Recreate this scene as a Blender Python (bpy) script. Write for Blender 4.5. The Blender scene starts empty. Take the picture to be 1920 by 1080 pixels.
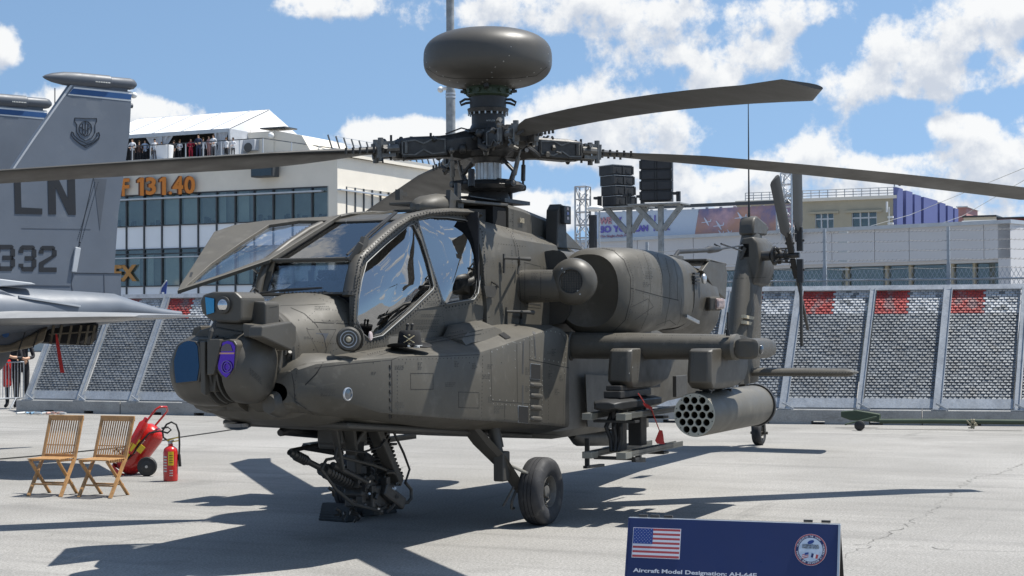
import bpy, bmesh, math, random
from mathutils import Vector, Matrix, geometry
from mathutils.bvhtree import BVHTree
random.seed(7)
R = math.radians
S = bpy.context.scene
COL = S.collection

# ------------------------------------------------------------------ camera
CAM = Vector((14.51, 7.5555, 1.95)); YAW, PIT, ROL, FOC = 3.5815, .0203, -.0056, 3104.0
D_ = Vector((math.cos(PIT)*math.cos(YAW), math.cos(PIT)*math.sin(YAW), math.sin(PIT)))
R0 = D_.cross(Vector((0, 0, 1))).normalized(); U0 = R0.cross(D_)
R_ = math.cos(ROL)*R0 + math.sin(ROL)*U0; U_ = -math.sin(ROL)*R0 + math.cos(ROL)*U0
cd = bpy.data.cameras.new('camera'); cam = bpy.data.objects.new('camera', cd); COL.objects.link(cam)
cd.sensor_width = 36; cd.lens = FOC/1920*36; cd.clip_start = .1; cd.clip_end = 3000
cam.matrix_world = Matrix(((R_.x, U_.x, -D_.x, CAM.x), (R_.y, U_.y, -D_.y, CAM.y), (R_.z, U_.z, -D_.z, CAM.z), (0, 0, 0, 1)))
S.camera = cam
S.view_settings.view_transform = 'Standard'; S.view_settings.look = 'None'
S.view_settings.exposure = .50; S.view_settings.gamma = 1

# ------------------------------------------------------------------ sun and sky
SUNV = Vector((-.30, .355, 1)).normalized()
sl = bpy.data.lights.new('sun', 'SUN'); sl.energy = 5.0; sl.angle = R(.53); sl.color = (1, .965, .90)
so = bpy.data.objects.new('sun', sl); COL.objects.link(so)
so.rotation_euler = SUNV.to_track_quat('Z', 'Y').to_euler()
ELEV = math.asin(SUNV.z); AZ = math.atan2(SUNV.y, SUNV.x)
W = bpy.data.worlds.new('World'); S.world = W; W.use_nodes = True
NT = W.node_tree; NT.nodes.clear()

class N:
    """small node-tree helper"""
    def __init__(s, nt): s.t = nt
    def n(s, ty, **k):
        o = s.t.nodes.new(ty)
        for a, b in k.items(): setattr(o, a, b)
        return o
    def put(s, sock, v):
        if isinstance(v, bpy.types.NodeSocket): s.t.links.new(v, sock)
        elif v is not None: sock.default_value = v
    def m(s, op, a, b=None, c=None, clamp=False):
        o = s.n('ShaderNodeMath', operation=op); o.use_clamp = clamp
        s.put(o.inputs[0], a); s.put(o.inputs[1], b); s.put(o.inputs[2], c); return o.outputs[0]
    def v(s, op, a, b=None, c=None):
        o = s.n('ShaderNodeVectorMath', operation=op)
        s.put(o.inputs[0], a); s.put(o.inputs[1], b)
        return o.outputs['Value'] if op in ('LENGTH', 'DOT_PRODUCT', 'DISTANCE') else o.outputs[0]
    def noise(s, vec, scale, detail=4, rough=.55, dist=0):
        o = s.n('ShaderNodeTexNoise'); s.put(o.inputs['Vector'], vec)
        o.inputs['Scale'].default_value = scale; o.inputs['Detail'].default_value = detail
        o.inputs['Roughness'].default_value = rough; o.inputs['Distortion'].default_value = dist
        return o.outputs[0]
    def ramp(s, x, a, b, lo=0., hi=1., smooth=True):
        o = s.n('ShaderNodeMapRange'); o.interpolation_type = 'SMOOTHSTEP' if smooth else 'LINEAR'
        s.put(o.inputs[0], x); s.put(o.inputs[1], a); s.put(o.inputs[2], b); s.put(o.inputs[3], lo); s.put(o.inputs[4], hi)
        return o.outputs[0]
    def mix(s, f, a, b, blend='MIX'):
        o = s.n('ShaderNodeMix', data_type='RGBA', blend_type=blend)
        s.put(o.inputs[0], f); s.put(o.inputs[6], a); s.put(o.inputs[7], b); return o.outputs[2]
    def col(s, c):
        o = s.n('ShaderNodeRGB'); o.outputs[0].default_value = (*c, 1); return o.outputs[0]

w = N(NT)
sky = w.n('ShaderNodeTexSky', sky_type='NISHITA'); sky.sun_disc = False
sky.sun_elevation = ELEV; sky.sun_rotation = math.pi/2-AZ; sky.air_density = 1.0; sky.dust_density = .3; sky.ozone_density = 1.0
tc = w.n('ShaderNodeTexCoord')
# cloud density as a node group: clouds of the photograph's size and place, further clouds all round
def cloud_group():
    g = bpy.data.node_groups.new('cloud_density', 'ShaderNodeTree')
    g.interface.new_socket('Vector', in_out='INPUT', socket_type='NodeSocketVector')
    g.interface.new_socket('Density', in_out='OUTPUT', socket_type='NodeSocketFloat')
    h = N(g); gi = h.n('NodeGroupInput'); go = h.n('NodeGroupOutput')
    V = gi.outputs[0]
    sx = h.n('ShaderNodeSeparateXYZ'); h.put(sx.inputs[0], V)
    # warp for billowing outlines
    nz = h.n('ShaderNodeTexNoise'); h.put(nz.inputs['Vector'], V); nz.inputs['Scale'].default_value = 32; nz.inputs['Detail'].default_value = 9
    nz.inputs['Roughness'].default_value = .62
    n1 = nz.outputs[0]
    n3 = h.noise(V, 95, 6, .6)
    az = h.m('ARCTAN2', sx.outputs[1], sx.outputs[0]); az = h.m('MODULO', h.m('ADD', az, 2*math.pi), 2*math.pi)
    el = h.m('ARCSINE', sx.outputs[2])
    blobs = [(985,-5,270,52),(1150,35,80,24),(740,246,125,30),(800,262,90,26),(1135,215,120,62),(1225,265,70,50),(1030,262,90,40),
             (125,195,105,42),(312,212,72,30),(10,78,26,28),(560,4,50,20),(650,2,40,14),(1430,85,62,40),(1500,22,100,24),(1255,92,90,26),
             (1585,165,66,40),(1345,156,40,22),(1695,85,50,42),(1740,150,40,30),(1838,74,50,24),(1890,18,100,34),
             (1830,155,80,22),(1798,236,50,22),(1500,300,80,42),(1390,352,120,28),(1600,350,90,28),(1885,300,75,48),
             (1730,318,80,26),(1790,365,150,26),(1150,385,110,24),(1010,395,90,30),(1650,400,300,20),(1900,120,30,20)]
    tot = None
    for px, py, rx, ry in blobs:
        a0 = YAW-math.atan((px-960)/FOC); e0 = math.atan((600-py)/FOC)*math.cos(math.atan((px-960)/FOC))
        da = h.m('MULTIPLY', h.m('SUBTRACT', az, a0), FOC/rx/1.35)
        de = h.m('MULTIPLY', h.m('SUBTRACT', el, e0), FOC/ry/1.35)
        dd = h.m('ADD', h.m('MULTIPLY', da, da), h.m('MULTIPLY', de, de))
        b = h.m('EXPONENT', h.m('MULTIPLY', dd, -1.0))
        tot = b if tot is None else h.m('ADD', tot, b)
    tot = h.m('MINIMUM', tot, .95)
    # the rest of the sky, same kind of cumulus
    V2 = h.v('MULTIPLY', V, (1, 1, 2.6))
    far = h.ramp(h.noise(V2, 6.5, 3, .5), .50, .70, 0, .95)
    off = h.v('DOT_PRODUCT', V, tuple(D_))
    out = h.ramp(off, .955, .93)
    tot = h.m('ADD', tot, h.m('MULTIPLY', far, out))
    dens = h.m('ADD', tot, h.m('ADD', h.m('MULTIPLY', h.m('SUBTRACT', n1, .5), 1.9), h.m('MULTIPLY', h.m('SUBTRACT', n3, .5), .5)))
    h.put(go.inputs[0], dens)
    return g
CG = cloud_group()
def dens(vec):
    o = w.n('ShaderNodeGroup'); o.node_tree = CG; w.put(o.inputs[0], vec); return o.outputs[0]
vn = w.v('NORMALIZE', tc.outputs['Generated'])
sv = w.n('ShaderNodeSeparateXYZ'); w.put(sv.inputs[0], vn); cv = w.n('ShaderNodeCombineXYZ')
w.put(cv.inputs[0], sv.outputs[0]); w.put(cv.inputs[1], sv.outputs[1]); w.put(cv.inputs[2], w.m('ADD', w.m('MULTIPLY', w.m('ABSOLUTE', sv.outputs[2]), .85), .24))
w.put(sky.inputs[0], w.v('NORMALIZE', cv.outputs[0]))
d0 = dens(vn)
d1 = dens(w.v('ADD', vn, tuple(Vector((SUNV.x*.2, SUNV.y*.2, 1)).normalized()*.013)))
mask = w.ramp(d0, .50, .92)
lit = w.ramp(w.m('SUBTRACT', d1, w.m('MULTIPLY', d0, .45)), .78, .10)
cc = w.mix(lit, w.col((5.6, 6.0, 6.7)), w.col((8.8, 8.8, 8.7)))
skycol = w.mix(1, sky.outputs[0], w.col((1.38, 1.46, 1.42)), 'MULTIPLY')
fin_ = w.mix(w.m('MULTIPLY', mask, .93), skycol, cc)
bg = w.n('ShaderNodeBackground'); w.put(bg.inputs[0], fin_); bg.inputs[1].default_value = .08
wo = w.n('ShaderNodeOutputWorld'); NT.links.new(bg.outputs[0], wo.inputs[0])

# ------------------------------------------------------------------ geometry helpers
def ray(px, py): return D_ + (px-960)/FOC*R_ - (py-540)/FOC*U_
def P(px, py, ax, v):                        # point of a pixel's ray on the plane ax = v
    q = ray(px, py); i = 'xyz'.index(ax); return CAM + q*((v-CAM[i])/q[i])
def PL(px, py, o, nrm):
    q = ray(px, py); return CAM + q*((Vector(o)-CAM).dot(nrm)/q.dot(nrm))
def G(px, py): return P(px, py, 'z', 0)
def V3(*a): return Vector(a)
FR = {}                                      # root name -> world-to-root matrix
def frame(o):
    while o is not None and o.name not in FR: o = o.parent
    return FR[o.name] if o is not None else Matrix()

class MB:
    def __init__(s): s.v = []; s.f = []; s.m = []
    def add(s, vs, fs, mi=0):
        b = len(s.v); s.v += [Vector(q) for q in vs]; s.f += [tuple(b+i for i in f) for f in fs]; s.m += [mi]*len(fs); return s
    def box(s, a, b, mi=0):
        x0, y0, z0 = a; x1, y1, z1 = b
        return s.add([(x0,y0,z0),(x1,y0,z0),(x1,y1,z0),(x0,y1,z0),(x0,y0,z1),(x1,y0,z1),(x1,y1,z1),(x0,y1,z1)],
              [(0,3,2,1),(4,5,6,7),(0,1,5,4),(1,2,6,5),(2,3,7,6),(3,0,4,7)], mi)
    def beam(s, p, q, wd, ht, up=(0, 0, 1), mi=0):
        p = Vector(p); q = Vector(q); t = (q-p).normalized(); u = Vector(up)
        if abs(t.dot(u.normalized())) > .98: u = Vector((1, 0, 0))
        a = t.cross(u).normalized(); b = a.cross(t)
        vs = [e+a*i*wd/2+b*j*ht/2 for e in (p, q) for i, j in ((-1,-1),(1,-1),(1,1),(-1,1))]
        return s.add(vs, [(0,3,2,1),(4,5,6,7),(0,1,5,4),(1,2,6,5),(2,3,7,6),(3,0,4,7)], mi)
    def loft(s, rings, c0=True, c1=True, mi=0, closed=True):
        n = len(rings[0]); vs = [p for r in rings for p in r]; fs = []
        for i in range(len(rings)-1):
            for j in range(n if closed else n-1):
                k = (j+1) % n; fs.append((i*n+j, i*n+k, (i+1)*n+k, (i+1)*n+j))
        if c0: fs.append(tuple(range(n))[::-1])
        if c1: fs.append(tuple((len(rings)-1)*n+j for j in range(n)))
        return s.add(vs, fs, mi)
    def tube(s, path, r, n=8, cap=True, mi=0):
        path = [Vector(p) for p in path]; rs = r if isinstance(r, (list, tuple)) else [r]*len(path); rings = []
        a = None
        for i, p in enumerate(path):
            t = (path[min(i+1, len(path)-1)]-path[max(i-1, 0)]).normalized()
            if a is None:
                a = t.cross(Vector((0, 0, 1)));  a = t.cross(Vector((1, 0, 0))) if a.length < .1 else a
            a = (a-t*a.dot(t)).normalized(); b = t.cross(a)
            rings.append([p+(a*math.cos(2*math.pi*k/n)+b*math.sin(2*math.pi*k/n))*rs[i] for k in range(n)])
        return s.loft(rings, cap, cap, mi)
    def lathe(s, o, ax, prof, n=24, mi=0, c0=True, c1=True):
        o = Vector(o); t = Vector(ax).normalized()
        a = t.cross(Vector((0, 0, 1))); a = Vector((1, 0, 0)) if a.length < .1 else a.normalized(); b = t.cross(a)
        return s.loft([[o+t*h+(a*math.cos(2*math.pi*k/n)+b*math.sin(2*math.pi*k/n))*max(r, 1e-4) for k in range(n)] for h, r in prof], c0, c1, mi)
    def prism(s, poly, vec, mi=0):
        vec = Vector(vec); n = len(poly); poly = [Vector(p) for p in poly]
        vs = poly+[p+vec for p in poly]
        fs = [tuple(range(n))[::-1], tuple(range(n, 2*n))]+[(i, (i+1) % n, n+(i+1) % n, n+i) for i in range(n)]
        return s.add(vs, fs, mi)
    def ball(s, c, r, n=16, m=10, mi=0):
        c = Vector(c); r = (r, r, r) if not isinstance(r, (tuple, list)) else r
        rings = [[c+Vector((r[0]*math.sin(math.pi*i/m)*math.cos(2*math.pi*k/n), r[1]*math.sin(math.pi*i/m)*math.sin(2*math.pi*k/n), -r[2]*math.cos(math.pi*i/m))) for k in range(n)] for i in range(m+1)]
        rings[0] = [c+Vector((1e-4*math.cos(k), 1e-4*math.sin(k), -r[2])) for k in range(n)]
        rings[-1] = [c+Vector((1e-4*math.cos(k), 1e-4*math.sin(k), r[2])) for k in range(n)]
        return s.loft(rings, True, True, mi)
    def plate(s, outer, holes=(), th=.02, nrm=None, mi=0):
        """planar-ish plate with holes; polygons of 3D points"""
        loops = [list(outer)]+[list(h) for h in holes]; loops = [[Vector(p) for p in l] for l in loops]
        if nrm is None:
            nrm = Vector((0, 0, 0)); l = loops[0]
            for i in range(len(l)): nrm += l[i].cross(l[(i+1) % len(l)])
        nrm = Vector(nrm).normalized()
        a = nrm.cross(Vector((0, 0, 1))); a = Vector((1, 0, 0)) if a.length < .01 else a.normalized(); b = nrm.cross(a)
        tri = geometry.tessellate_polygon([[Vector((p.dot(a), p.dot(b), 0)) for p in l] for l in loops])
        flat = [p for l in loops for p in l]; n = len(flat); k = 0; fs = []
        for t in tri:
            q = [flat[i] for i in t]
            if (q[1]-q[0]).cross(q[2]-q[0]).dot(nrm) < 0: t = t[::-1]
            fs += [tuple(t), tuple(i+n for i in t[::-1])]
        for l in loops:
            m = len(l); fs += [(k+i, k+(i+1) % m, n+k+(i+1) % m, n+k+i) for i in range(m)]; k += m
        return s.add(flat+[p-nrm*th for p in flat], fs, mi)
    def mirror(s):
        b = len(s.v); s.v += [Vector((p.x, -p.y, p.z)) for p in s.v]; f = list(s.f); s.f += [tuple(b+i for i in q[::-1]) for q in f]; s.m += list(s.m); return s
    def flipy(s):
        o = MB(); o.v = [Vector((p.x, -p.y, p.z)) for p in s.v]; o.f = [q[::-1] for q in s.f]; o.m = list(s.m); return o
    def build(s, name, mats, parent=None, smooth=None, bevel=0, world=True, fix=True, sub=0):
        me = bpy.data.meshes.new(name)
        M = frame(parent) if (parent is not None and world) else Matrix()
        me.from_pydata([tuple(M @ p) for p in s.v], [], s.f)
        for m in (mats if isinstance(mats, (list, tuple)) else [mats]): me.materials.append(m)
        me.polygons.foreach_set('material_index', s.m)
        if fix:
            bm = bmesh.new(); bm.from_mesh(me); bmesh.ops.recalc_face_normals(bm, faces=bm.faces); bm.to_mesh(me); bm.free()
        if smooth is not None:
            me.polygons.foreach_set('use_smooth', [True]*len(me.polygons)); me.set_sharp_from_angle(angle=R(smooth))
        me.update()
        o = bpy.data.objects.new(name, me); COL.objects.link(o)
        if parent is not None: o.parent = parent
        if sub:
            md = o.modifiers.new('sub', 'SUBSURF'); md.levels = md.render_levels = sub
        if bevel:
            md = o.modifiers.new('bevel', 'BEVEL'); md.width = bevel; md.segments = 2; md.limit_method = 'ANGLE'; md.angle_limit = R(35)
        return o

def tag(o, label=None, cat=None, group=None, kind=None):
    if label: o['label'] = label
    if cat: o['category'] = cat
    if group: o['group'] = group
    if kind: o['kind'] = kind
    return o
def thing(name, label, cat, loc=(0, 0, 0), rz=0, group=None):
    o = bpy.data.objects.new(name, None); COL.objects.link(o); o.location = loc; o.rotation_euler = (0, 0, rz); o.empty_display_size = .2
    FR[o.name] = (Matrix.Translation(loc) @ Matrix.Rotation(rz, 4, 'Z')).inverted()
    return tag(o, label, cat, group)
def kids(o): return [c for c in bpy.data.objects if c.parent == o]
def copy_tree(o, parent=None):
    c = o.copy(); COL.objects.link(c)
    if parent is not None: c.parent = parent
    for ch in kids(o): copy_tree(ch, c)
    return c
def text_mb(txt, o, ax, ay, width=None, height=.1, depth=.01, bold=0., mi=0, space=1.0):
    """lettering as a mesh: origin o (lower left), directions ax, ay"""
    cu = bpy.data.curves.new('t', 'FONT'); cu.body = txt; cu.extrude = .5; cu.offset = bold; cu.resolution_u = 3; cu.space_character = space
    ob = bpy.data.objects.new('t', cu); COL.objects.link(ob)
    me = bpy.data.meshes.new_from_object(ob.evaluated_get(bpy.context.evaluated_depsgraph_get()))
    vs = [v.co.copy() for v in me.vertices]; fs = [tuple(p.vertices) for p in me.polygons]
    bpy.data.objects.remove(ob); bpy.data.curves.remove(cu); bpy.data.meshes.remove(me)
    x0 = min(v.x for v in vs); x1 = max(v.x for v in vs); y0 = min(v.y for v in vs); y1 = max(v.y for v in vs)
    sy = height/(y1-y0); sx = (width/(x1-x0)) if width else sy
    ax = Vector(ax).normalized(); ay = Vector(ay).normalized(); az = ax.cross(ay); b = MB()
    b.add([Vector(o)+ax*(v.x-x0)*sx+ay*(v.y-y0)*sy+az*(v.z+.5)*depth for v in vs], fs, mi)
    return b

# ------------------------------------------------------------------ materials
def mat(name, col, rough=.6, metal=0., var=.15, vscale=3., bump=0., bscale=60., spec=.5, coat=0., dirt=None, streak=None, grain=0., gscale=200):
    m = bpy.data.materials.new(name); m.use_nodes = True; t = m.node_tree; h = N(t)
    b = t.nodes['Principled BSDF']; tcn = h.n('ShaderNodeTexCoord'); ob = tcn.outputs['Object']
    base = h.col(col)
    if var:
        f = h.ramp(h.noise(ob, vscale, 6, .6), .3, .7, 1-var, 1+var, False)
        base = h.mix(1, base, h.n('ShaderNodeCombineColor').outputs[0] if False else _grey(h, f), 'MULTIPLY')
    if grain:
        f = h.ramp(h.noise(ob, gscale, 2, .6), .3, .7, 1-grain, 1+grain, False)
        base = h.mix(1, base, _grey(h, f), 'MULTIPLY')
    if dirt:
        f = h.ramp(h.noise(ob, dirt[1], 8, .65), dirt[2], dirt[2]+.12)
        base = h.mix(h.m('MULTIPLY', f, dirt[3]), base, h.col(dirt[0]))
    if streak:
        mp = h.n('ShaderNodeMapping'); h.put(mp.inputs[0], ob); mp.inputs['Scale'].default_value = streak[1]
        f = h.ramp(h.noise(mp.outputs[0], 1, 5, .6), .5, .75)
        base = h.mix(h.m('MULTIPLY', f, streak[2]), base, h.col(streak[0]))
    h.put(b.inputs['Base Color'], base)
    rr = h.ramp(h.noise(ob, vscale*2.3, 5, .6), .3, .7, max(.02, rough-.08), min(1, rough+.08), False); h.put(b.inputs['Roughness'], rr)
    b.inputs['Metallic'].default_value = metal; b.inputs['Specular IOR Level'].default_value = spec; b.inputs['Coat Weight'].default_value = coat
    if bump:
        bp = h.n('ShaderNodeBump'); bp.inputs['Strength'].default_value = bump; bp.inputs['Distance'].default_value = .01
        h.put(bp.inputs['Height'], h.noise(ob, bscale, 4, .6)); h.put(b.inputs['Normal'], bp.outputs[0])
    return m
def _grey(h, f):
    c = h.n('ShaderNodeCombineColor')
    for i in range(3): h.put(c.inputs[i], f)
    return c.outputs[0]
def glass(name, tint=(.75, .8, .85), ior=1.5, boost=.0, wave=0., wscale=3., rough=.0):
    m = bpy.data.materials.new(name); m.use_nodes = True; t = m.node_tree; t.nodes.clear(); h = N(t)
    tr = h.n('ShaderNodeBsdfTransparent'); tr.inputs[0].default_value = (*tint, 1)
    gl = h.n('ShaderNodeBsdfGlossy'); gl.inputs['Roughness'].default_value = rough
    fr = h.n('ShaderNodeFresnel'); fr.inputs[0].default_value = ior
    if wave:
        tcn = h.n('ShaderNodeTexCoord'); bp = h.n('ShaderNodeBump'); bp.inputs['Strength'].default_value = wave; bp.inputs['Distance'].default_value = .1
        h.put(bp.inputs['Height'], h.noise(tcn.outputs['Object'], wscale, 2, .5)); h.put(gl.inputs['Normal'], bp.outputs[0])
    f = h.m('ADD', fr.outputs[0], boost, clamp=True)
    mx = h.n('ShaderNodeMixShader'); h.put(mx.inputs[0], f); h.put(mx.inputs[1], tr.outputs[0]); h.put(mx.inputs[2], gl.outputs[0])
    o = h.n('ShaderNodeOutputMaterial'); h.put(o.inputs[0], mx.outputs[0]); return m

OD = (.074, .067, .053)
M = {
 'od': mat('olive_paint', OD, .55, var=.10, vscale=1.6, bump=.12, bscale=9, dirt=((.110,.101,.084), 5, .54, .6), streak=((.05,.046,.04), (2.5, 9, .8), .35), grain=.06, gscale=90),
 'od2': mat('olive_paint_smooth', (.064,.058,.047), .5, var=.10, vscale=3, bump=.05, bscale=12, dirt=((.10,.092,.08), 9, .58, .5)),
 'odd': mat('olive_paint_dark', (.05,.047,.041), .55, var=.12, vscale=5),
 'seam': mat('seam_dark', (.018,.017,.015), .9, var=0),  # dark strips marking the joints between skin panels
 'rivet': mat('rivet_dark', (.022,.020,.018), .5, var=0),
 'rivetl': mat('rivet_bright', (.35,.34,.31), .4, metal=.6, var=0),
 'sten': mat('stencil_ink', (.045,.043,.038), .8, var=0),
 'tan': mat('tan_marking', (.42,.37,.27), .7, var=.1),
 'blade': mat('rotor_blade_paint', (.048,.046,.042), .5, var=.12, vscale=1.2, grain=.05, dirt=((.10,.095,.085), 4, .6, .3)),
 'black': mat('black_paint', (.022,.022,.022), .5, var=.1),
 'mech': mat('dark_machined_metal', (.045,.043,.040), .45, metal=.3, var=.3, vscale=14),
 'mechl': mat('worn_machined_metal', (.13,.125,.115), .4, metal=.5, var=.4, vscale=18),
 'steel': mat('bare_steel', (.42,.42,.41), .35, metal=.9, var=.2, vscale=10),
 'green': mat('dark_green_metal', (.035,.055,.03), .5, var=.15),
 'hole': mat('opening_shade', (.006,.006,.006), .9, var=0),  # near-black, puts the shade inside openings into the colour
 'tyre': mat('tyre_rubber', (.028,.028,.03), .72, var=.2, vscale=10, bump=.15, bscale=40, dirt=((.10,.095,.088), 7, .55, .6)),
 'rubber': mat('black_rubber', (.018,.018,.018), .6, var=.1),
 'wood': mat('teak_wood', (.42,.235,.095), .5, var=.25, vscale=9, streak=((.23,.11,.04), (60, 60, 3), .7)),
 'red': mat('red_enamel', (.50,.018,.014), .28, var=.06, coat=.4),
 'ribbon': mat('red_cloth', (.42,.02,.02), .8, var=.15, vscale=12),
 'yellow': mat('yellow_label', (.70,.50,.02), .5, var=.05),
 'white': mat('white_paint', (.72,.72,.70), .5, var=.05),
 'ink': mat('black_ink', (.02,.02,.02), .7, var=0),
 'jet': mat('jet_grey_paint', (.122,.141,.170), .48, var=.10, vscale=1.3, bump=.04, bscale=6, grain=.05, dirt=((.18,.195,.21), 2.5, .56, .35)),
 'jetd': mat('jet_grey_dark', (.082,.092,.108), .5, var=.1, vscale=2),
 'jetl': mat('jet_pale_edge', (.42,.44,.46), .5, var=.08),
 'jblk': mat('jet_black_code', (.012,.014,.018), .6, var=.1),
 'jblue': mat('jet_blue_stripe', (.015,.07,.20), .45, var=.08),
 'jtan': mat('heat_tanned_metal', (.15,.125,.09), .4, metal=.5, var=.3, vscale=8),
 'galv': mat('galvanised_steel', (.36,.38,.40), .45, metal=.35, var=.16, vscale=2.5, grain=.12, gscale=25, dirt=((.24,.25,.26), 4, .55, .5)),
 'louv': mat('weathered_louvre_steel', (.175,.188,.20), .5, metal=.3, var=.25, vscale=1.7, grain=.22, gscale=22, dirt=((.16,.16,.155), 3, .52, .6)),
 'conc': mat('kerb_concrete', (.30,.30,.29), .85, var=.15, vscale=2, grain=.15, gscale=40, bump=.3, bscale=30, streak=((.16,.155,.145), (3, 3, 8), .6)),
 'stucco': mat('beige_render', (.72,.665,.57), .85, var=.05, vscale=.6, bump=.1, bscale=5),
 'stucco2': mat('tan_render', (.40,.36,.27), .85, var=.07, vscale=.5),
 'spand': mat('white_spandrel', (.78,.80,.82), .35, var=.04, vscale=.4),
 'frame': mat('dark_window_frame', (.05,.055,.06), .5, var=.05),
 'alu': mat('aluminium_trim', (.50,.51,.52), .4, metal=.5, var=.08),
 'room': mat('dim_interior', (.28,.30,.285), .9, var=.35, vscale=.35),
 'blind': mat('pale_window_blind', (.52,.57,.55), .8, var=.15, vscale=.4),
 'orange': mat('orange_sign', (.62,.20,.02), .5, var=.04),
 'orange_d': mat('orange_sign_edge', (.12,.035,.008), .6, var=0),
 'tent': mat('white_tent_fabric', (.80,.80,.80), .7, var=.03, vscale=.5),
 'tentg': mat('pale_grey_fabric', (.45,.47,.50), .8, var=.1, vscale=2),
 'dark': mat('dark_interior', (.02,.02,.022), .9, var=.2),
 'greyb': mat('grey_cladding', (.60,.59,.59), .6, var=.04, vscale=.3),
 'skin': mat('skin', (.50,.30,.20), .6, var=.05),
 'hair': mat('hair_brown', (.05,.03,.02), .7, var=.1),
 'navy': mat('navy_sign_face', (.016,.028,.105), .35, var=.06, vscale=3),
 'silver': mat('silver_frame', (.55,.56,.57), .35, metal=.8, var=.05),
 'fins': mat('lavender_blue_panel', (.13,.15,.33), .55, var=.06, vscale=.3),
 'brick': mat('dark_red_brick', (.20,.05,.035), .8, var=.15),
 'spk': mat('speaker_black', (.018,.019,.021), .6, var=.15, vscale=4),
 'pwhite': mat('pale_marking', (.55,.55,.52), .6, var=0),
 'pink': mat('pink_facade', (.55,.28,.26), .8, var=.05),
}
M['canopy'] = glass('canopy_side_glass', (.34,.37,.40), 1.8, .30, .028, 1.5)
M['wind'] = glass('windscreen_glass', (.90,.93,.94), 1.5, .14, .012, 3)
M['door'] = glass('open_door_glass', (.80,.84,.88), 1.7, .24, .16, 4)
M['bglass'] = glass('office_window_glass', (.80,.84,.82), 1.42, .07, .03, .35)
M['lens'] = mat('blue_lens', (.012,.02,.03), .2, var=0, spec=1.0, coat=1)
def lensmat(name, c1, c2):
    m = bpy.data.materials.new(name); m.use_nodes = True; h = N(m.node_tree); b = m.node_tree.nodes['Principled BSDF']
    b.inputs['Metallic'].default_value = .9; b.inputs['Roughness'].default_value = .08
    lw = h.n('ShaderNodeLayerWeight'); lw.inputs[0].default_value = .35
    h.put(b.inputs['Base Color'], h.mix(lw.outputs['Facing'], h.col(c1), h.col(c2))); return m
M['nightlens'] = lensmat('night_sensor_window', (.022,.065,.15), (.01,.03,.08))
M['violet'] = lensmat('violet_coated_lens', (.05,.03,.42), (.30,.12,.40))
M['cyan'] = lensmat('cyan_coated_lens', (.05,.22,.36), (.05,.12,.3))

# ------------------------------------------------------------------ apron
def ground_material():
    m = bpy.data.materials.new('apron_concrete'); m.use_nodes = True; h = N(m.node_tree); b = m.node_tree.nodes['Principled BSDF']
    tcn = h.n('ShaderNodeTexCoord'); ob = tcn.outputs['Object']
    c = h.mix(h.ramp(h.noise(ob, .35, 5, .6), .35, .7), h.col((.25,.242,.226)), h.col((.315,.305,.287)))
    mp = h.n('ShaderNodeMapping'); h.put(mp.inputs[0], ob); mp.inputs['Rotation'].default_value = (0, 0, R(26)); mp.inputs['Scale'].default_value = (1.5, .16, 1)
    c = h.mix(h.m('MULTIPLY', h.ramp(h.noise(mp.outputs[0], 1.1, 8, .68), .46, .70), .60), c, h.col((.175,.17,.16)))
    c = h.mix(h.m('MULTIPLY', h.ramp(h.noise(ob, 1.7, 9, .7), .58, .74), .30), c, h.col((.17,.162,.15)))
    c = h.mix(h.m('MULTIPLY', h.ramp(h.noise(ob, 5.5, 5, .6), .66, .74), .5), c, h.col((.15,.145,.135)))
    brk = h.n('ShaderNodeMapping'); h.put(brk.inputs[0], ob); brk.inputs['Rotation'].default_value = (0, 0, R(24)); brk.inputs['Scale'].default_value = (.12, 1.6, 1)
    c = h.mix(h.m('MULTIPLY', h.ramp(h.noise(brk.outputs[0], .9, 6, .7, .6), .60, .70), .38), c, h.col((.13,.128,.12)))
    vs_ = h.noise(ob, .8, 3, .5); c = h.mix(h.m('MULTIPLY', h.ramp(vs_, .62, .70), .25), c, h.col((.15,.145,.135)))
    # exposed aggregate: fine speckle that fades into the average far away
    sp = h.noise(ob, 48, 4, .85)
    c = h.mix(1, c, _grey(h, h.ramp(sp, .34, .66, .55, 1.38, False)), 'MULTIPLY')
    sp2 = h.noise(ob, 26, 3, .7)
    c = h.mix(1, c, _grey(h, h.ramp(sp2, .3, .7, .90, 1.10, False)), 'MULTIPLY')
    vo = h.n('ShaderNodeTexVoronoi'); vo.feature = 'F1'; h.put(vo.inputs['Vector'], ob); vo.inputs['Scale'].default_value = 55
    c = h.mix(h.m('MULTIPLY', h.ramp(vo.outputs['Distance'], .16, .10), .35), c, h.col((.10,.10,.095)))
    h.put(b.inputs['Base Color'], c); b.inputs['Roughness'].default_value = .88; b.inputs['Specular IOR Level'].default_value = .3
    bp = h.n('ShaderNodeBump'); bp.inputs['Strength'].default_value = .5; bp.inputs['Distance'].default_value = .006
    h.put(bp.inputs['Height'], sp); h.put(b.inputs['Normal'], bp.outputs[0]); return m
g = MB(); g.add([(-1500,-1500,0),(900,-1500,0),(900,1500,0),(-1500,1500,0)], [(0,1,2,3)])
tag(g.build('apron_ground', ground_material()), kind='structure')
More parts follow.
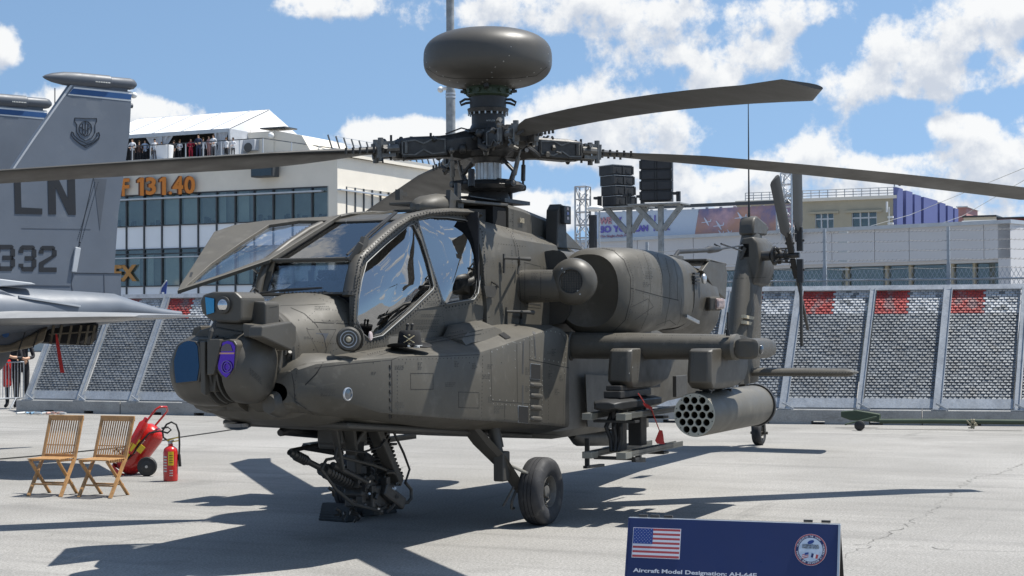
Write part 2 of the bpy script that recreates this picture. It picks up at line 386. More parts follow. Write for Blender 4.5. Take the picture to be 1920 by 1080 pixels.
# cracks in the surfacing
ck = MB()
def crack(pts, wd=.012, seg=14):
    pts = [G(*p) for p in pts]
    for a, b in zip(pts, pts[1:]):
        prev = a; n = max(3, int((b-a).length/.09)); side = (b-a).cross(Vector((0,0,1))).normalized()
        for i in range(1, n+1):
            q = a.lerp(b, i/n)+side*random.uniform(-.05, .05) if i < n else b
            if random.random() < .8:
                s = (q-prev).cross(Vector((0,0,1))).normalized()*wd*random.uniform(.3, 1.1)
                ck.add([prev-s+V3(0,0,.003), q-s*.6+V3(0,0,.003), q+s*.6+V3(0,0,.003), prev+s+V3(0,0,.003)], [(0,1,2,3)])
            prev = q
crack([(1585,1046),(1650,1010),(1700,985),(1735,965),(1785,930),(1790,918),(1830,895),(1885,885),(1920,868)], .007)
crack([(1600,1022),(1690,1022),(1800,1032),(1920,1035)], .006)
crack([(640,905),(720,885),(790,868)], .006)
crack([(30,1012),(120,1000)], .006)
tag(ck.build('pavement_crack', mat('crack_dark', (.15,.145,.135), .95, var=.2)), kind='structure')  # crack strips in a darker tone than the apron

# ------------------------------------------------------------------ helicopter
HELI = thing('attack_helicopter', 'olive drab attack helicopter with dome radar above the rotor, parked in the foreground', 'helicopter')
SURF = []                                             # surfaces that rivets and seams are laid on
def surf(mb): SURF.append((list(mb.v), list(mb.f))); return mb
def sup(x, yc, zc, wy, wz, e=2.5, n=28, zmax=None, zmin=None):
    out = []
    for k in range(n):
        t = 2*math.pi*k/n; c, s_ = math.cos(t), math.sin(t)
        y = yc+wy*math.copysign(abs(c)**(2/e), c); z = zc+wz*math.copysign(abs(s_)**(2/e), s_)
        if zmax is not None: z = min(z, zmax)
        if zmin is not None: z = max(z, zmin)
        out.append(Vector((x, y, z)))
    return out

# nose and lower cockpit body
b = MB()
st = [(3.30,.34,.34,1.70,2.0,None),(3.28,.40,.385,1.69,2.0,None),(3.12,.425,.41,1.68,2.1,None),(2.9,.455,.47,1.67,2.3,None),(2.68,.49,.53,1.67,2.6,None),
      (2.50,.52,.57,1.64,3.0,None),(2.49,.52,.57,1.64,3.2,1.84),(2.0,.55,.56,1.60,3.6,1.84),(1.2,.565,.55,1.55,4,1.84),(.3,.58,.55,1.50,4,1.84)]
b.loft([sup(x, 0, zc, wy, wz, e, 32, zm) for x, wy, wz, zc, e, zm in st])
surf(b).build('nose_body', M['od'], HELI, 40)
# rear fuselage (behind the cockpit) as explicit half profiles
def half(x, pts):
    r = [Vector((x, y, z)) for y, z in pts]; return r+[Vector((x, -y, z)) for y, z in pts[::-1]]
prof = [
 (.30, [(.50,.95),(.58,1.05),(.60,1.6),(.60,2.1),(.56,2.55),(.49,2.86),(.36,3.00),(.10,3.05)]),
 (-.05,[(.50,.92),(.58,1.02),(.62,1.6),(.63,2.1),(.61,2.5),(.56,2.78),(.42,2.93),(.10,2.96)]),
 (-.6, [(.54,.78),(.62,.86),(.66,1.6),(.67,2.1),(.66,2.5),(.60,2.76),(.40,2.90),(.10,2.93)]),
 (-1.35,[(.54,.72),(.62,.80),(.67,1.6),(.69,2.1),(.68,2.5),(.61,2.74),(.40,2.86),(.10,2.90)]),
 (-1.40,[(.54,.72),(.62,.80),(.60,1.6),(.60,2.1),(.56,2.5),(.50,2.70),(.40,2.80),(.10,2.84)]),
 (-3.0,[(.48,.70),(.54,.80),(.54,1.5),(.52,2.0),(.48,2.3),(.42,2.55),(.34,2.66),(.10,2.70)]),
 (-4.4,[(.32,.80),(.40,.92),(.42,1.3),(.42,1.7),(.38,1.95),(.32,2.12),(.22,2.20),(.08,2.24)]),
 (-6.0,[(.14,.90),(.24,1.0),(.31,1.25),(.31,1.5),(.28,1.68),(.22,1.80),(.14,1.86),(.05,1.88)]),
 (-8.6,[(.10,.98),(.17,1.05),(.22,1.22),(.22,1.40),(.20,1.54),(.16,1.62),(.10,1.68),(.04,1.70)]),
 (-9.9,[(.08,1.0),(.13,1.05),(.16,1.2),(.16,1.35),(.14,1.48),(.10,1.55),(.07,1.60),(.03,1.62)])]
b = MB(); b.loft([half(x, p) for x, p in prof])
surf(b).build('rear_fuselage', M['od'], HELI, 38)

# side cockpit walls with two window openings each side
def wy(x, z):
    base = .56+(.02 if x < 1.2 else 0)-max(0, x-1.6)*.035
    return base if z < 2.12 else base-(z-2.12)*.20
def PW(px, py):
    y = .5
    for _ in range(12):
        p = P(px, py, 'y', y); y = wy(p.x, p.z)
    return P(px, py, 'y', y)
outer = [(664,552),(672,520),(677,490),(690,463),(712,443),(740,421),(765,404),(790,396),(830,392),(870,396),(892,404),(905,420),(915,470),(912,540),(905,600),(902,648),(800,672),(700,690),(668,690),(664,620)]
w1 = [(668,600),(671,560),(677,525),(686,492),(722,458),(768,420),(775,421),(790,452),(802,490),(813,536),(811,543),(770,583),(716,630),(691,636),(681,628),(673,612)]
w2 = [(782,412),(806,406),(838,407),(872,412),(889,421),(898,436),(902,474),(900,520),(896,550),(888,562),(862,566),(836,571),(829,562),(812,510),(795,455)]
wo_, w1_, w2_ = [[PW(*p) for p in l] for l in (outer, w1, w2)]
b = MB().plate(wo_, (w1_, w2_), .045, (0, 1, 0)); surf(b); b.build('cockpit_side_wall', M['od'], HELI, 20)
b.flipy().build('cockpit_side_wall', M['od'], HELI, 20)
# starboard forward window is the open door; cover of its own below
def bulged(loop, amt, side=1, steps=5):
    """pane that bulges outwards between its edges"""
    c = sum(loop, Vector())/len(loop); b = MB(); rings = []
    n0 = Vector((0, 1, .15)).normalized()
    dense = []
    for i in range(len(loop)):
        a, d = loop[i], loop[(i+1) % len(loop)]
        k = max(1, int((d-a).length/.09))
        dense += [a.lerp(d, j/k) for j in range(k)]
    for i in range(steps+1):
        t = 1-i/steps*.96; rings.append([c+(p-c)*t+n0*amt*(1-t**2.6) for p in dense])
    b.loft(rings, False, True)
    return b
for lp, am in ((w1_, .075), (w2_, .065)):
    q = [p-V3(0,.012,0) for p in lp]
    b = bulged(q, am); b.build('side_window', M['canopy'], HELI, 60)
    if lp is w2_: b.flipy().build('side_window', M['canopy'], HELI, 60)
def rim(loop, off=.022, th=.012, closed=True, r=.0055, nm='window_seal', m='alu'):
    b = MB(); L = loop+[loop[0], loop[1]] if closed else loop
    b.tube([p+V3(0, .006, 0) for p in L], r, 6, not closed); return b
for lp in (w1_, w2_):
    for fl in (0, 1):
        b = rim([p+(p-sum(lp, Vector())/len(lp)).normalized()*-.004 for p in lp])
        (b.flipy() if fl else b).build('window_seal', mat('seal', (.20,.205,.20), .5) if 'seal' not in bpy.data.materials else bpy.data.materials['seal'], HELI, 60)

# windscreen: lower pane, upper pane, roof panes, side beams
A0 = [V3(2.60, s*.43, 2.19) for s in (-1, 1)]; A1 = [V3(2.46, s*.42, 2.49) for s in (-1, 1)]
A2 = [V3(1.52, s*.36, 2.885) for s in (-1, 1)]; A3 = [V3(.35, s*.36, 3.05) for s in (-1, 1)]
def inset(q, d):
    c = sum(q, Vector())/len(q)
    return [p+(c-p).normalized()*d for p in q]
lowq = [A0[0], A0[1], A1[1], A1[0]]; upq = [A1[0], A1[1], A2[1], A2[0]]
mid = [V3(1.15, -.36, 2.95), V3(1.15, .36, 2.95)]
rf1 = [A2[0], A2[1], mid[1], mid[0]]; rf2 = [mid[0], mid[1], A3[1], A3[0]]
for q, nm in ((lowq, 'windscreen_frame'), (upq, 'windscreen_frame'), (rf2, 'roof_frame')):
    i_ = inset(q, .05); nr = (q[1]-q[0]).cross(q[2]-q[1]); nr = nr if nr.x+nr.z > 0 else -nr
    b = MB().plate(q, (i_,), .03, nr); surf(b); b.build(nm, M['od2'], HELI)
    gb = MB().plate([p-nr.normalized()*.012 for p in i_], (), .008, nr); gb.build('windscreen_pane' if nm[0] == 'w' else 'roof_pane', M['wind'], HELI)
nr = V3(.2, 0, 1); b = MB().plate(rf1, (), .03, nr); surf(b); b.build('roof_frame', M['od2'], HELI)
# wide rounded side beams running from the nose to the roof
path = [V3(2.62,.455,2.17), V3(2.56,.455,2.33), V3(2.47,.45,2.49), V3(2.15,.44,2.645), V3(1.85,.425,2.775), V3(1.52,.405,2.885), V3(1.15,.40,2.945), V3(.75,.40,2.985), V3(.35,.40,3.00), V3(.1,.40,2.99)]
for s in (1, -1):
    b = MB(); rings = []
    for i, p in enumerate(path):
        t = (path[min(i+1, len(path)-1)]-path[max(i-1, 0)]).normalized(); u = Vector((0,1,0)); nn = t.cross(u); nn = nn if nn.z > 0 or nn.x > 0 else -nn
        hw_ = .062 if s > 0 else .036
        rings.append([p+u*hw_*math.cos(a)*s*1.0+nn*.034*math.sin(a) for a in [2*math.pi*k/12 for k in range(12)]])
        rings[-1] = [V3(q.x, q.y if s > 0 else q.y-2*p.y, q.z) for q in rings[-1]]
    b.loft(rings); surf(b); b.build('canopy_side_beam', M['od2'], HELI, 50)
# cross tube with the rear-view mirror block, wire deflectors, wipers
b = MB(); b.tube([A1[0]+V3(.03,0,.0), A1[1]+V3(.03,0,.0)], .014, 8); b.build('cross_tube', M['od2'], HELI, 50)
for s in (1,):
    b = MB().prism([V3(2.46,s*.47,2.50), V3(2.36,s*.47,2.68), V3(2.30,s*.47,2.66), V3(2.36,s*.47,2.50)], (0,-s*.05,0)); b.build('wire_deflector', M['odd'], HELI, bevel=.005)
    b = MB().beam(V3(2.50,s*.40,2.46), V3(2.43,s*.465,2.62), .05, .05); b.build('mirror_mount', M['odd'], HELI, bevel=.01)
for a, c in (((478,551),(600,540)), ((655,487),(742,412))):
    q0 = P(*a, 'x', 2.66) if a[0] < 600 else A1[1]+V3(.04,-.05,.03)
    q1 = P(*c, 'x', 2.60) if a[0] < 600 else A2[1]+V3(.03,-.06,.05)
    b = MB().tube([q0, q0.lerp(q1, .5)+V3(.01,0,.012), q1], .010, 6); b.beam(q0.lerp(q1,.35)+V3(.0,.02,.0), q1+V3(0,.02,0), .018, .012); b.build('wiper', M['black'], HELI)
# top canopy hump light and roof fairing
b = MB(); b.loft([sup(x, yc, zc, w_, h_, 2.2, 16) for x, yc, zc, w_, h_ in ((.86,.16,3.03,.03,.03),(.80,.16,3.04,.12,.07),(.70,.16,3.05,.16,.10),(.50,.16,3.06,.18,.12),(.34,.16,3.06,.18,.12))]); surf(b).build('roof_sensor_fairing', M['od'], HELI, 40)
b = MB(); b.prism([P(845,355,'y',.34), P(868,380,'y',.34), P(868,402,'y',.34), P(842,398,'y',.34)], (0,-.05,0)); b.box((.42,.30,3.03),(.30,.36,3.10)); b.build('cable_cutter', M['odd'], HELI, bevel=.006)
b = MB().box((.9,-.06,3.10),(.84,-.01,3.20)).box((.84,-.03,3.14),(.74,-.02,3.18)); b.build('air_data_probe', M['odd'], HELI)

# open starboard cockpit door, hinged along the roof beam
y_ = -1.15
dO = [(333,552),(338,542),(365,500),(402,441),(440,428),(495,420),(560,415),(622,412),(640,409)]
def door_pt(px, py):                              # plane through the hinge line, swung up and out
    h0 = V3(2.47,-.45,2.50); h1 = V3(1.52,-.40,2.90)
    return PL(px, py, h0, (h1-h0).cross(V3(.28,-1,.10)))
db = [door_pt(*p) for p in dO+[(505,494),(420,523)]]
dw = [door_pt(*p) for p in [(350,543),(398,500),(452,462),(505,428),(560,420),(612,420),(600,430),(500,489),(420,519)]]
b = MB().plate(db, (dw,), .035); b.build('open_cockpit_door', M['od'], HELI, bevel=.004)
dc = sum(dw, Vector())/len(dw); ddn = (dw[2]-dw[0]).cross(dw[5]-dw[2]).normalized()
b = MB(); b.loft([[dc+(p-dc)*(1-i*.24)+ddn*(-.06*(1-(1-i*.24)**2.4)) for p in dw] for i in range(5)], False, True); b.build('door_window', M['door'], HELI, 60)
b = MB().tube([V3(2.35,-.47,2.28), door_pt(470,500)], .010, 6); b.build('door_stay', M['steel'], HELI)
b = MB().beam(door_pt(352,540)+V3(0,0,.01), door_pt(360,520)+V3(0,0,.03), .02, .03); b.build('door_handle', M['black'], HELI)

# cockpit interior: tub, seats, instrument hoods, grips, crew sight
b = MB().box((2.48,-.5,1.80),(.30,.5,1.86)); b.build('cockpit_floor', M['dark'], HELI)
b = MB().box((.36,-.54,1.8),(.33,.54,3.0)); b.build('rear_bulkhead', M['dark'], HELI)
def seat(x, z):
    b = MB().box((x+.42,-.22,z),(x,.22,z+.12)); b.prism([V3(x+.06,-.23,z+.1),V3(x-.08,-.23,z+.80),V3(x-.20,-.23,z+.80),V3(x-.06,-.23,z+.1)], (0,.46,0)); b.box((x-.06,-.13,z+.72),(x-.16,.13,z+.95)); b.build('crew_seat', mat('seat_'+str(x), (.035,.04,.035), .8, var=.3, vscale=12), HELI, bevel=.03)
seat(1.72, 1.86); seat(.62, 2.05)
b = MB().box((2.42,-.34,2.0),(2.15,.34,2.22)); b.prism([V3(2.46,-.36,2.20),V3(2.2,-.34,2.32),V3(2.1,-.34,2.30),V3(2.15,-.36,2.18)], (0,.72,0)); b.build('instrument_hood', M['dark'], HELI, bevel=.02)
b = MB().box((1.30,-.36,2.1),(1.12,.36,2.55)); b.build('instrument_hood', M['dark'], HELI, bevel=.03)
c0 = P(612,525,'x',2.1); b = MB().lathe(c0, (1,0,0), [(0,.05),(.05,.07),(.08,.06),(.1,.03)], 14); b.box(c0+V3(-.12,-.10,-.14), c0+V3(-.01,.12,.09)); b.build('gunner_sight', M['black'], HELI, 50, bevel=.01)
b = MB()
for k in range(3):
    a = k*2.09+.5; b.beam(c0+V3(.103,0,0), c0+V3(.103,.038*math.cos(a),.038*math.sin(a)), .008, .008)
b.build('sight_cross', M['pwhite'], HELI)
b = MB().tube([P(583,520,'x',2.2), P(588,495,'x',2.2), P(590,480,'x',2.15)], .022, 8); b.beam(P(583,538,'x',2.3), P(583,510,'x',2.2), .05, .04); b.build('hand_grip', M['black'], HELI)
b = MB().tube([P(700,600,'y',.30), P(735,540,'y',.28), P(760,500,'y',.25)], .018, 8); b.build('inner_brace', M['odd'], HELI)
b = MB().tube([V3(1.9,.30,1.86),V3(1.9,.30,2.3)], .02, 6); b.box((2.1,.32,2.0),(1.3,.48,2.12)); b.box((1.1,.34,2.05),(.45,.5,2.2)); b.build('side_console', M['dark'], HELI, bevel=.01)

# side sponsons (avionics bays)
spz = [ # x, y out, z top out, z chine, z top in, z belly, y belly
 (3.50,.44,1.50,1.42,1.50,1.32,.38),(3.47,.52,1.57,1.40,1.57,1.29,.40),(3.38,.62,1.612,1.37,1.63,1.25,.44),(3.15,.76,1.63,1.31,1.65,1.20,.50),(2.85,.90,1.645,1.22,1.68,1.165,.55),(2.3,.97,1.655,1.165,1.73,1.105,.6),
 (1.6,.995,1.66,1.10,1.77,1.02,.62),(1.25,1.0,1.665,1.07,1.81,.985,.62),(.8,1.0,1.715,1.035,1.86,.95,.62),(.41,1.0,1.77,1.0,1.90,.92,.62),(.1,1.0,1.805,.97,1.925,.89,.62),(-.2,1.0,1.85,.945,1.935,.865,.62),(-.4,1.0,1.885,.925,1.93,.85,.62),(-.60,1.0,1.86,.905,1.91,.83,.62),(-.78,.985,1.80,.89,1.90,.815,.62)]
b = MB(); rings = []
for x, yo, zt, zc, zi, zb, yb in spz:
    k = .035 if x < 3.2 else .02
    rings.append([V3(x,.05,zi+.01), V3(x,min(.56,yo-.13),zi), V3(x,min(.63,yo-.09),zi-.004), V3(x,yo-.045,zt+.028), V3(x,yo-.012,zt+.012), V3(x,yo,zt-.02), V3(x,yo,(zt+zc)/2), V3(x,yo,zc+.03), V3(x,yo-.012,zc), V3(x,yb+.1,zb+.01), V3(x,yb,zb), V3(x,.05,zb-.005)])
b.loft(rings); surf(b); sp = b.build('port_avionics_bay', M['od'], HELI, 28)
b.flipy().build('starboard_avionics_bay', M['od'], HELI, 28)
# starboard underside lobe under the nose turret
b = MB(); b.loft([sup(x, 0, zc, w_, h_, 2.6, 24) for x, zc, w_, h_ in ((3.36,1.34,.35,.08),(3.30,1.30,.50,.13),(3.1,1.27,.60,.15),(2.5,1.2,.66,.16),(.3,1.0,.60,.14))]); b.build('chin_fairing', M['od'], HELI, 40)
b = MB(); b.loft([sup(x, yc, zc, w_, h_, 2.3, 20) for x, yc, zc, w_, h_ in ((3.50,.30,1.40,.12,.08),(3.47,.31,1.42,.22,.16),(3.38,.33,1.45,.29,.21),(3.25,.36,1.47,.34,.24),(3.05,.38,1.45,.42,.26))]); b.build('cheek_fairing', M['od'], HELI, 50); b.flipy().build('cheek_fairing', M['od'], HELI, 50)
# sealing mound between wall and bay, louvre notch, stirrup pads
b = MB(); b.loft([[V3(x,.60,z0), V3(x,.60,z1), V3(x,.66,z1), V3(x,.80,(z0+z1)/2+.02), V3(x,.84,z0)] for x, z0, z1 in ((1.22,1.74,1.80),(1.10,1.76,1.92),(.55,1.80,1.96),(.42,1.82,1.90))]); surf(b); b.build('step_fairing', M['od'], HELI, 40); b.flipy().build('step_fairing', M['od'], HELI, 40)
# position light pod on port side of nose (round lamp with ring)
pc = P(652,636,'y',.74)
b = MB(); b.loft([sup(pc.x-.26+i*.055, .58+.055*min(i,2)+.01*(i), pc.z, .07+.014*i, .075+.008*i, 2.6, 18) for i in range(4)]); b.build('light_pod_arm', M['od2'], HELI, 40)
b = MB().lathe(pc+V3(-.10,-.05,0), (.86,.5,.0), [(0,.085),(.02,.10),(.10,.10),(.125,.085)], 28); b.build('light_pod', M['od2'], HELI, 40)
ax_ = Vector((.86,.5,0)).normalized()
for r0, r1, mm, hh in ((.068,.061,'galv',.130),(.042,.037,'galv',.133)):
    b = MB(); b.loft([[pc+V3(-.10,-.05,0)+ax_*h_+(Vector((-.5,.86,0)).normalized()*math.cos(a)+V3(0,0,1)*math.sin(a))*r for a in [2*math.pi*k/24 for k in range(24)]] for h_, r in ((hh-.01,r0),(hh,r0),(hh,r1),(hh-.01,r1))], False, False); b.build('lamp_ring', M[mm], HELI)
b = MB().lathe(pc+V3(-.10,-.05,0), ax_, [(.12,.022),(.14,.020),(.145,.01)], 16); b.build('lamp_lens', M['tan'], HELI, 40)

# ---- nose sensor turret
TX = 3.62
def drumside(s, prof, name, m='od2', zc=1.60, xc=TX):
    b = MB().lathe(V3(xc,0,zc), (0,s,0), prof, 36); return b
pd = [( .065,.245),(.075,.28),(.15,.285),(.215,.275),(.265,.245),(.30,.20),(.32,.14),(.33,.07),(.332,.0)]
b = drumside(1, pd, 'x'); surf(b); b.build('day_sensor_drum', M['od2'], HELI, 35)
sd = [(.085,.26),(.10,.285),(.26,.29),(.36,.28),(.43,.25),(.47,.20),(.48,.0)]
b = drumside(-1, sd, 'x', zc=1.58); 
b.build('night_sensor_drum', M['od2'], HELI, 35)
# forward windows: built as shaped hoods standing proud of the drums
def panel_x(pts, x, th, y=None): return MB().prism([P(px, py, 'x', x) for px, py in pts], (-th,0,0))
nx = TX+.30
npoly = [(329,658),(333,648),(342,641),(354,638),(366,640),(372,648),(375,690),(371,716),(328,720),(325,700),(324,676)]
b = panel_x([(x-2 if x < 345 else x+2, y) for x, y in npoly], nx, .16); b.build('night_window_hood', M['od2'], HELI, bevel=.01)
b = panel_x([(x+(2 if x < 345 else -2), y+(1 if y < 680 else -2)) for x, y in npoly], nx+.006, .01); b.build('night_sensor_window', M['nightlens'], HELI)
dx = TX+.285
dpoly = [(408,662),(411,650),(418,642),(427,639),(436,642),(441,650),(438,690),(430,702),(424,708),(416,702),(409,692)]
b = panel_x([(x-3 if x < 424 else x+3, y+(-3 if y < 660 else 3)) for x, y in dpoly], dx, .20); b.build('day_window_hood', M['tan'] if False else M['od2'], HELI, bevel=.01)
b = panel_x(dpoly, dx+.005, .01); b.build('day_sensor_window', M['violet'], HELI)
for r0_, r1_ in ((.050,.044),(.030,.026)):
    lc_ = P(425,688,'x',dx+.012); b = MB(); b.loft([[lc_+V3(h_, r*math.cos(a), r*math.sin(a)) for a in [2*math.pi*k/20 for k in range(20)]] for h_, r in ((0,r0_),(.004,r0_),(.004,r1_),(0,r1_))], False, False); b.build('lens_ring', mat('lens_ring_violet', (.07,.045,.26), .2, coat=1, var=0) if 'lens_ring_violet' not in bpy.data.materials else bpy.data.materials['lens_ring_violet'], HELI)
b = panel_x([(409,664),(438,664),(439,661),(410,661)], dx+.010, .008); b.build('window_bar', mat('copper_edge', (.55,.30,.22), .4), HELI)
b = panel_x([(412,659),(415,650),(424,644),(432,646),(436,658)], dx+.009, .004); b.build('upper_window', mat('dark_reflective_glass', (.03,.02,.06), .08, coat=1), HELI)
# centre bracket plates between the drums
for pts, x0, th in (([(371,634),(409,634),(407,690),(402,735),(384,735),(372,700)], TX+.24, .30), ([(374,640),(384,640),(384,742),(376,736)], TX+.30, .08), ([(388,636),(412,636),(412,650),(400,702),(388,704)], TX+.31, .2)):
    b = panel_x(pts, x0, th); b.build('turret_bracket', M['od2'], HELI, bevel=.008)
b = MB().lathe(V3(TX,-.09,1.59), (0,1,0), [(0,.20),(.18,.20)], 30); b.build('turret_core', M['odd'], HELI, 40)
for k in range(3):
    b = MB().lathe(V3(TX,-.10+k*.055,1.59), (0,1,0), [(0,.285-.012*k),(.018,.285-.012*k)], 40); b.build('turret_ring', M['odd'], HELI, 40)
# lower cradle and yoke arm to the nose
b = MB(); b.loft([sup(x, 0.0, z, w_, h_, 2.4, 20) for x, z, w_, h_ in ((3.62,1.56,.14,.16),(3.45,1.58,.20,.20),(3.34,1.62,.24,.24))]); b.build('turret_mount', M['odd'], HELI, 40)
b = MB().lathe(V3(3.335,0,1.67), (1,0,0), [(0,.385),(.006,.0)], 40); b.build('nose_gap_shade', M['hole'], HELI)  # black disc, its colour paints the shade in the gap behind the turret
rq = random.Random(21)
for k in range(16):
    a_ = rq.uniform(-1.1, 1.25); r_ = rq.uniform(.26,.36); o_ = V3(3.36, r_*math.cos(a_), 1.66+r_*math.sin(a_)); e_ = o_+V3(rq.uniform(.03,.10), rq.uniform(-.05,.05), rq.uniform(-.07,.07))
    b = MB()
    if k % 2: b.tube([o_, e_], rq.uniform(.012,.03), 8)
    else: b.box(o_-V3(.01,.03,.03), e_+V3(.02,.02,.03))
    b.build('turret_gear_part', M['mech' if k % 3 else 'mechl'], HELI, 40, bevel=.004)
b = MB().lathe(V3(3.26,0,1.69), (1,0,0), [(0,.40),(.05,.415),(.11,.41),(.125,.395),(.06,.385)], 40, c0=False, c1=False); surf(b); b.build('nose_ring', M['od2'], HELI, 40)
# armoured side arm (port), angular box linking nose and turret
arm = [(492,612),(547,603),(556,612),(556,640),(548,658),(500,636),(490,632)]
b = MB().prism([P(x, y, 'y', .47) for x, y in arm], (0,-.12,0)); surf(b); b.build('turret_side_arm', M['od2'], HELI, bevel=.012)
b = MB().prism([P(x, y, 'y', -.36) for x, y in arm], (0,-.12,0)); b.build('turret_side_arm', M['od2'], HELI, bevel=.012)
b = MB().prism([P(x, y, 'y', .34) for x, y in [(530,655),(550,655),(545,690),(540,720),(541,768),(530,768),(530,720),(524,690)]], (0,-.06,0)); b.build('lower_turret_arm', M['od2'], HELI, bevel=.012)
b = MB(); b.loft([sup(3.36+.0*i, .30, 1.33, .13-.02*abs(i), .10, 2.2, 16) for i in range(1)]+[sup(3.44,.30,1.33,.12,.13,2.2,16), sup(3.55,.28,1.31,.06,.07,2.2,16)]); b.build('turret_foot_fairing', M['od2'], HELI, 40)
# pilot night sensor on top
b = MB()
ft = [P(x, y, 'x', 3.80) for x, y in [(374,566),(380,552),(398,547),(440,547),(452,558),(452,600),(446,606),(398,604),(378,588)]]
b.prism(ft, (-.34,0,0)); surf(b); b.build('pilot_sensor_head', M['od2'], HELI, bevel=.02)
b = MB(); b.prism([P(x, y, 'x', 3.62) for x, y in [(454,562),(496,566),(498,572),(498,610),(494,614),(456,608)]], (-.20,0,0)); surf(b); b.build('pilot_sensor_box', M['od2'], HELI, bevel=.02)
b = MB().prism([P(x, y, 'x', 3.80) for x, y in [(386,557),(403,560),(403,586),(389,590)]], (-.01,0,0)); b.v = [p+V3(.012,0,0) for p in b.v]; b.build('pilot_sensor_window', M['cyan'], HELI)
wc = P(418,572,'x',3.815); b = MB().lathe(wc-V3(.05,0,0), (1,0,0), [(0,.068),(.055,.068),(.06,.060),(.06,0)], 24); b.build('pilot_sensor_lens_ring', M['odd'], HELI, 40)
b = MB().ball(wc+V3(-.02,0,0), (.05,.058,.058), 20, 12); b.build('pilot_sensor_lens', mat('mirror_lens', (.6,.6,.6), .04, metal=1, var=0), HELI, 60)
for pts, x0, th, nm in (([(404,604),(456,606),(458,622),(448,628),(400,622)], 3.70, .35, 'sensor_base'), ([(372,620),(398,612),(452,622),(470,634),(452,645),(404,640),(366,640),(362,632)], 3.72, .40, 'sensor_base'),
                    ([(454,606),(492,612),(492,634),(456,632)], 3.78, .22, 'sensor_bracket'), ([(362,614),(376,610),(380,630),(362,640),(358,628)], 3.66, .2, 'sensor_bracket')):
    b = panel_x(pts, x0, th); surf(b); b.build(nm, M['od2'], HELI, bevel=.012)
b = MB().tube([P(404,602,'x',3.84), P(396,622,'x',3.90), P(392,640,'x',3.92)], [.014,.02,.014], 6); b.build('sensor_strut', M['odd'], HELI)
# dark recess with boxes behind the sensor head
b = MB().prism([P(x, y, 'y', .20) for x, y in [(496,582),(520,580),(532,600),(520,612),(496,612)]], (0,-.3,0)); b.build('gimbal_block', M['dark'], HELI, bevel=.01)
for yy in (0, 1):
    b = MB().prism([P(x, y, 'y', .24) for x, y in [(500,596+yy*8),(516,596+yy*8),(516,601+yy*8),(500,601+yy*8)]], (0,-.1,0)); b.build('connector_plate', M['mech'], HELI)
b = MB().tube([P(470,548,'y',.0), P(476,540,'y',.0), P(484,546,'y',0), P(482,556,'y',0)], .010, 6); b.build('cable_loop', M['black'], HELI)

# ---- dog house, intake, aerial boxes behind the cockpit
dh = [P(860,385,'y',.40), P(958,388,'y',.40), P(1022,408,'y',.40)]
x0, x1, x2 = .35, -.62, -1.62
b = MB()
b.loft([[V3(x,yy,z0), V3(x,yy,z1-.04), V3(x,yy-.03,z1), V3(x,-yy+.03,z1), V3(x,-yy,z1-.04), V3(x,-yy,z0)] for x, yy, z0, z1 in ((x1,.40,2.80,3.14),(x1-.3,.41,2.78,3.12),(x2,.42,2.72,3.04))]); surf(b); b.build('transmission_cowling', M['od'], HELI, 30)
b = MB(); b.prism([V3(.42,.40,3.12),V3(x1,.40,3.145),V3(x1,-.40,3.145),V3(.42,-.40,3.12)], (0,0,-.03)); b.build('intake_lip', M['od2'], HELI, bevel=.008)
b = MB().box((-.30,-.38,2.9),(-.60,.38,3.10)); b.build('intake_duct', M['hole'], HELI)
b = MB(); b.prism([V3(-.05,.16,2.95),V3(-.30,.30,2.95),V3(-.30,.30,3.07),V3(-.05,.16,3.07)], (-.02,-.02,0)); b.build('oil_cooler_box', M['mech'], HELI)
rb = MB(); rb.loft([[V3(x,.16+.0,z0), V3(x,yy,z0+.02), V3(x,yy-.05,z1-.05), V3(x,yy-.14,z1), V3(x,.0,z1+.02),V3(x,-.1,z0)] for x, yy, z0, z1 in ((-1.60,.50,2.6,2.9),(-2.0,.46,2.6,2.84),(-3.0,.36,2.4,2.66))]); rb.mirror(); rb.build('spine_fairing', M['od'], HELI, 40)
bx = MB().prism([V3(-1.38,.60,2.72),V3(-1.42,.60,3.12),V3(-1.50,.60,3.19),V3(-1.62,.60,3.17),V3(-1.66,.60,2.72)], (0,-.14,0)); surf(bx); bx.build('missile_warning_mast', M['odd'], HELI, bevel=.012)
bx = MB().box((-1.48,.60,2.98),(-1.66,.645,3.17)); bx.build('missile_warning_box', M['black'], HELI, bevel=.008)
for k, cc_ in enumerate(((.50,.40,.36),(.20,.22,.40),(.45,.40,.40))):
    bx = MB().box((-1.54,.645,3.125-k*.05),(-1.59,.650,3.155-k*.05)); bx.build('indicator_label', mat('indicator_%d' % k, cc_, .5, var=.3, vscale=60), HELI)
bx = MB().prism([V3(-1.66,.52,2.74),V3(-1.68,.50,2.98),V3(-2.45,.46,2.74)], (0,-.04,0)); bx.build('aft_deck_fin', M['od2'], HELI, bevel=.006)
nt = text_mb('DANGER', P(975,417,'y',.425), (-1,0,-.05), (0,0,1), .105, .05, .002, .02); nt.build('cowling_lettering', M['tan'], HELI)

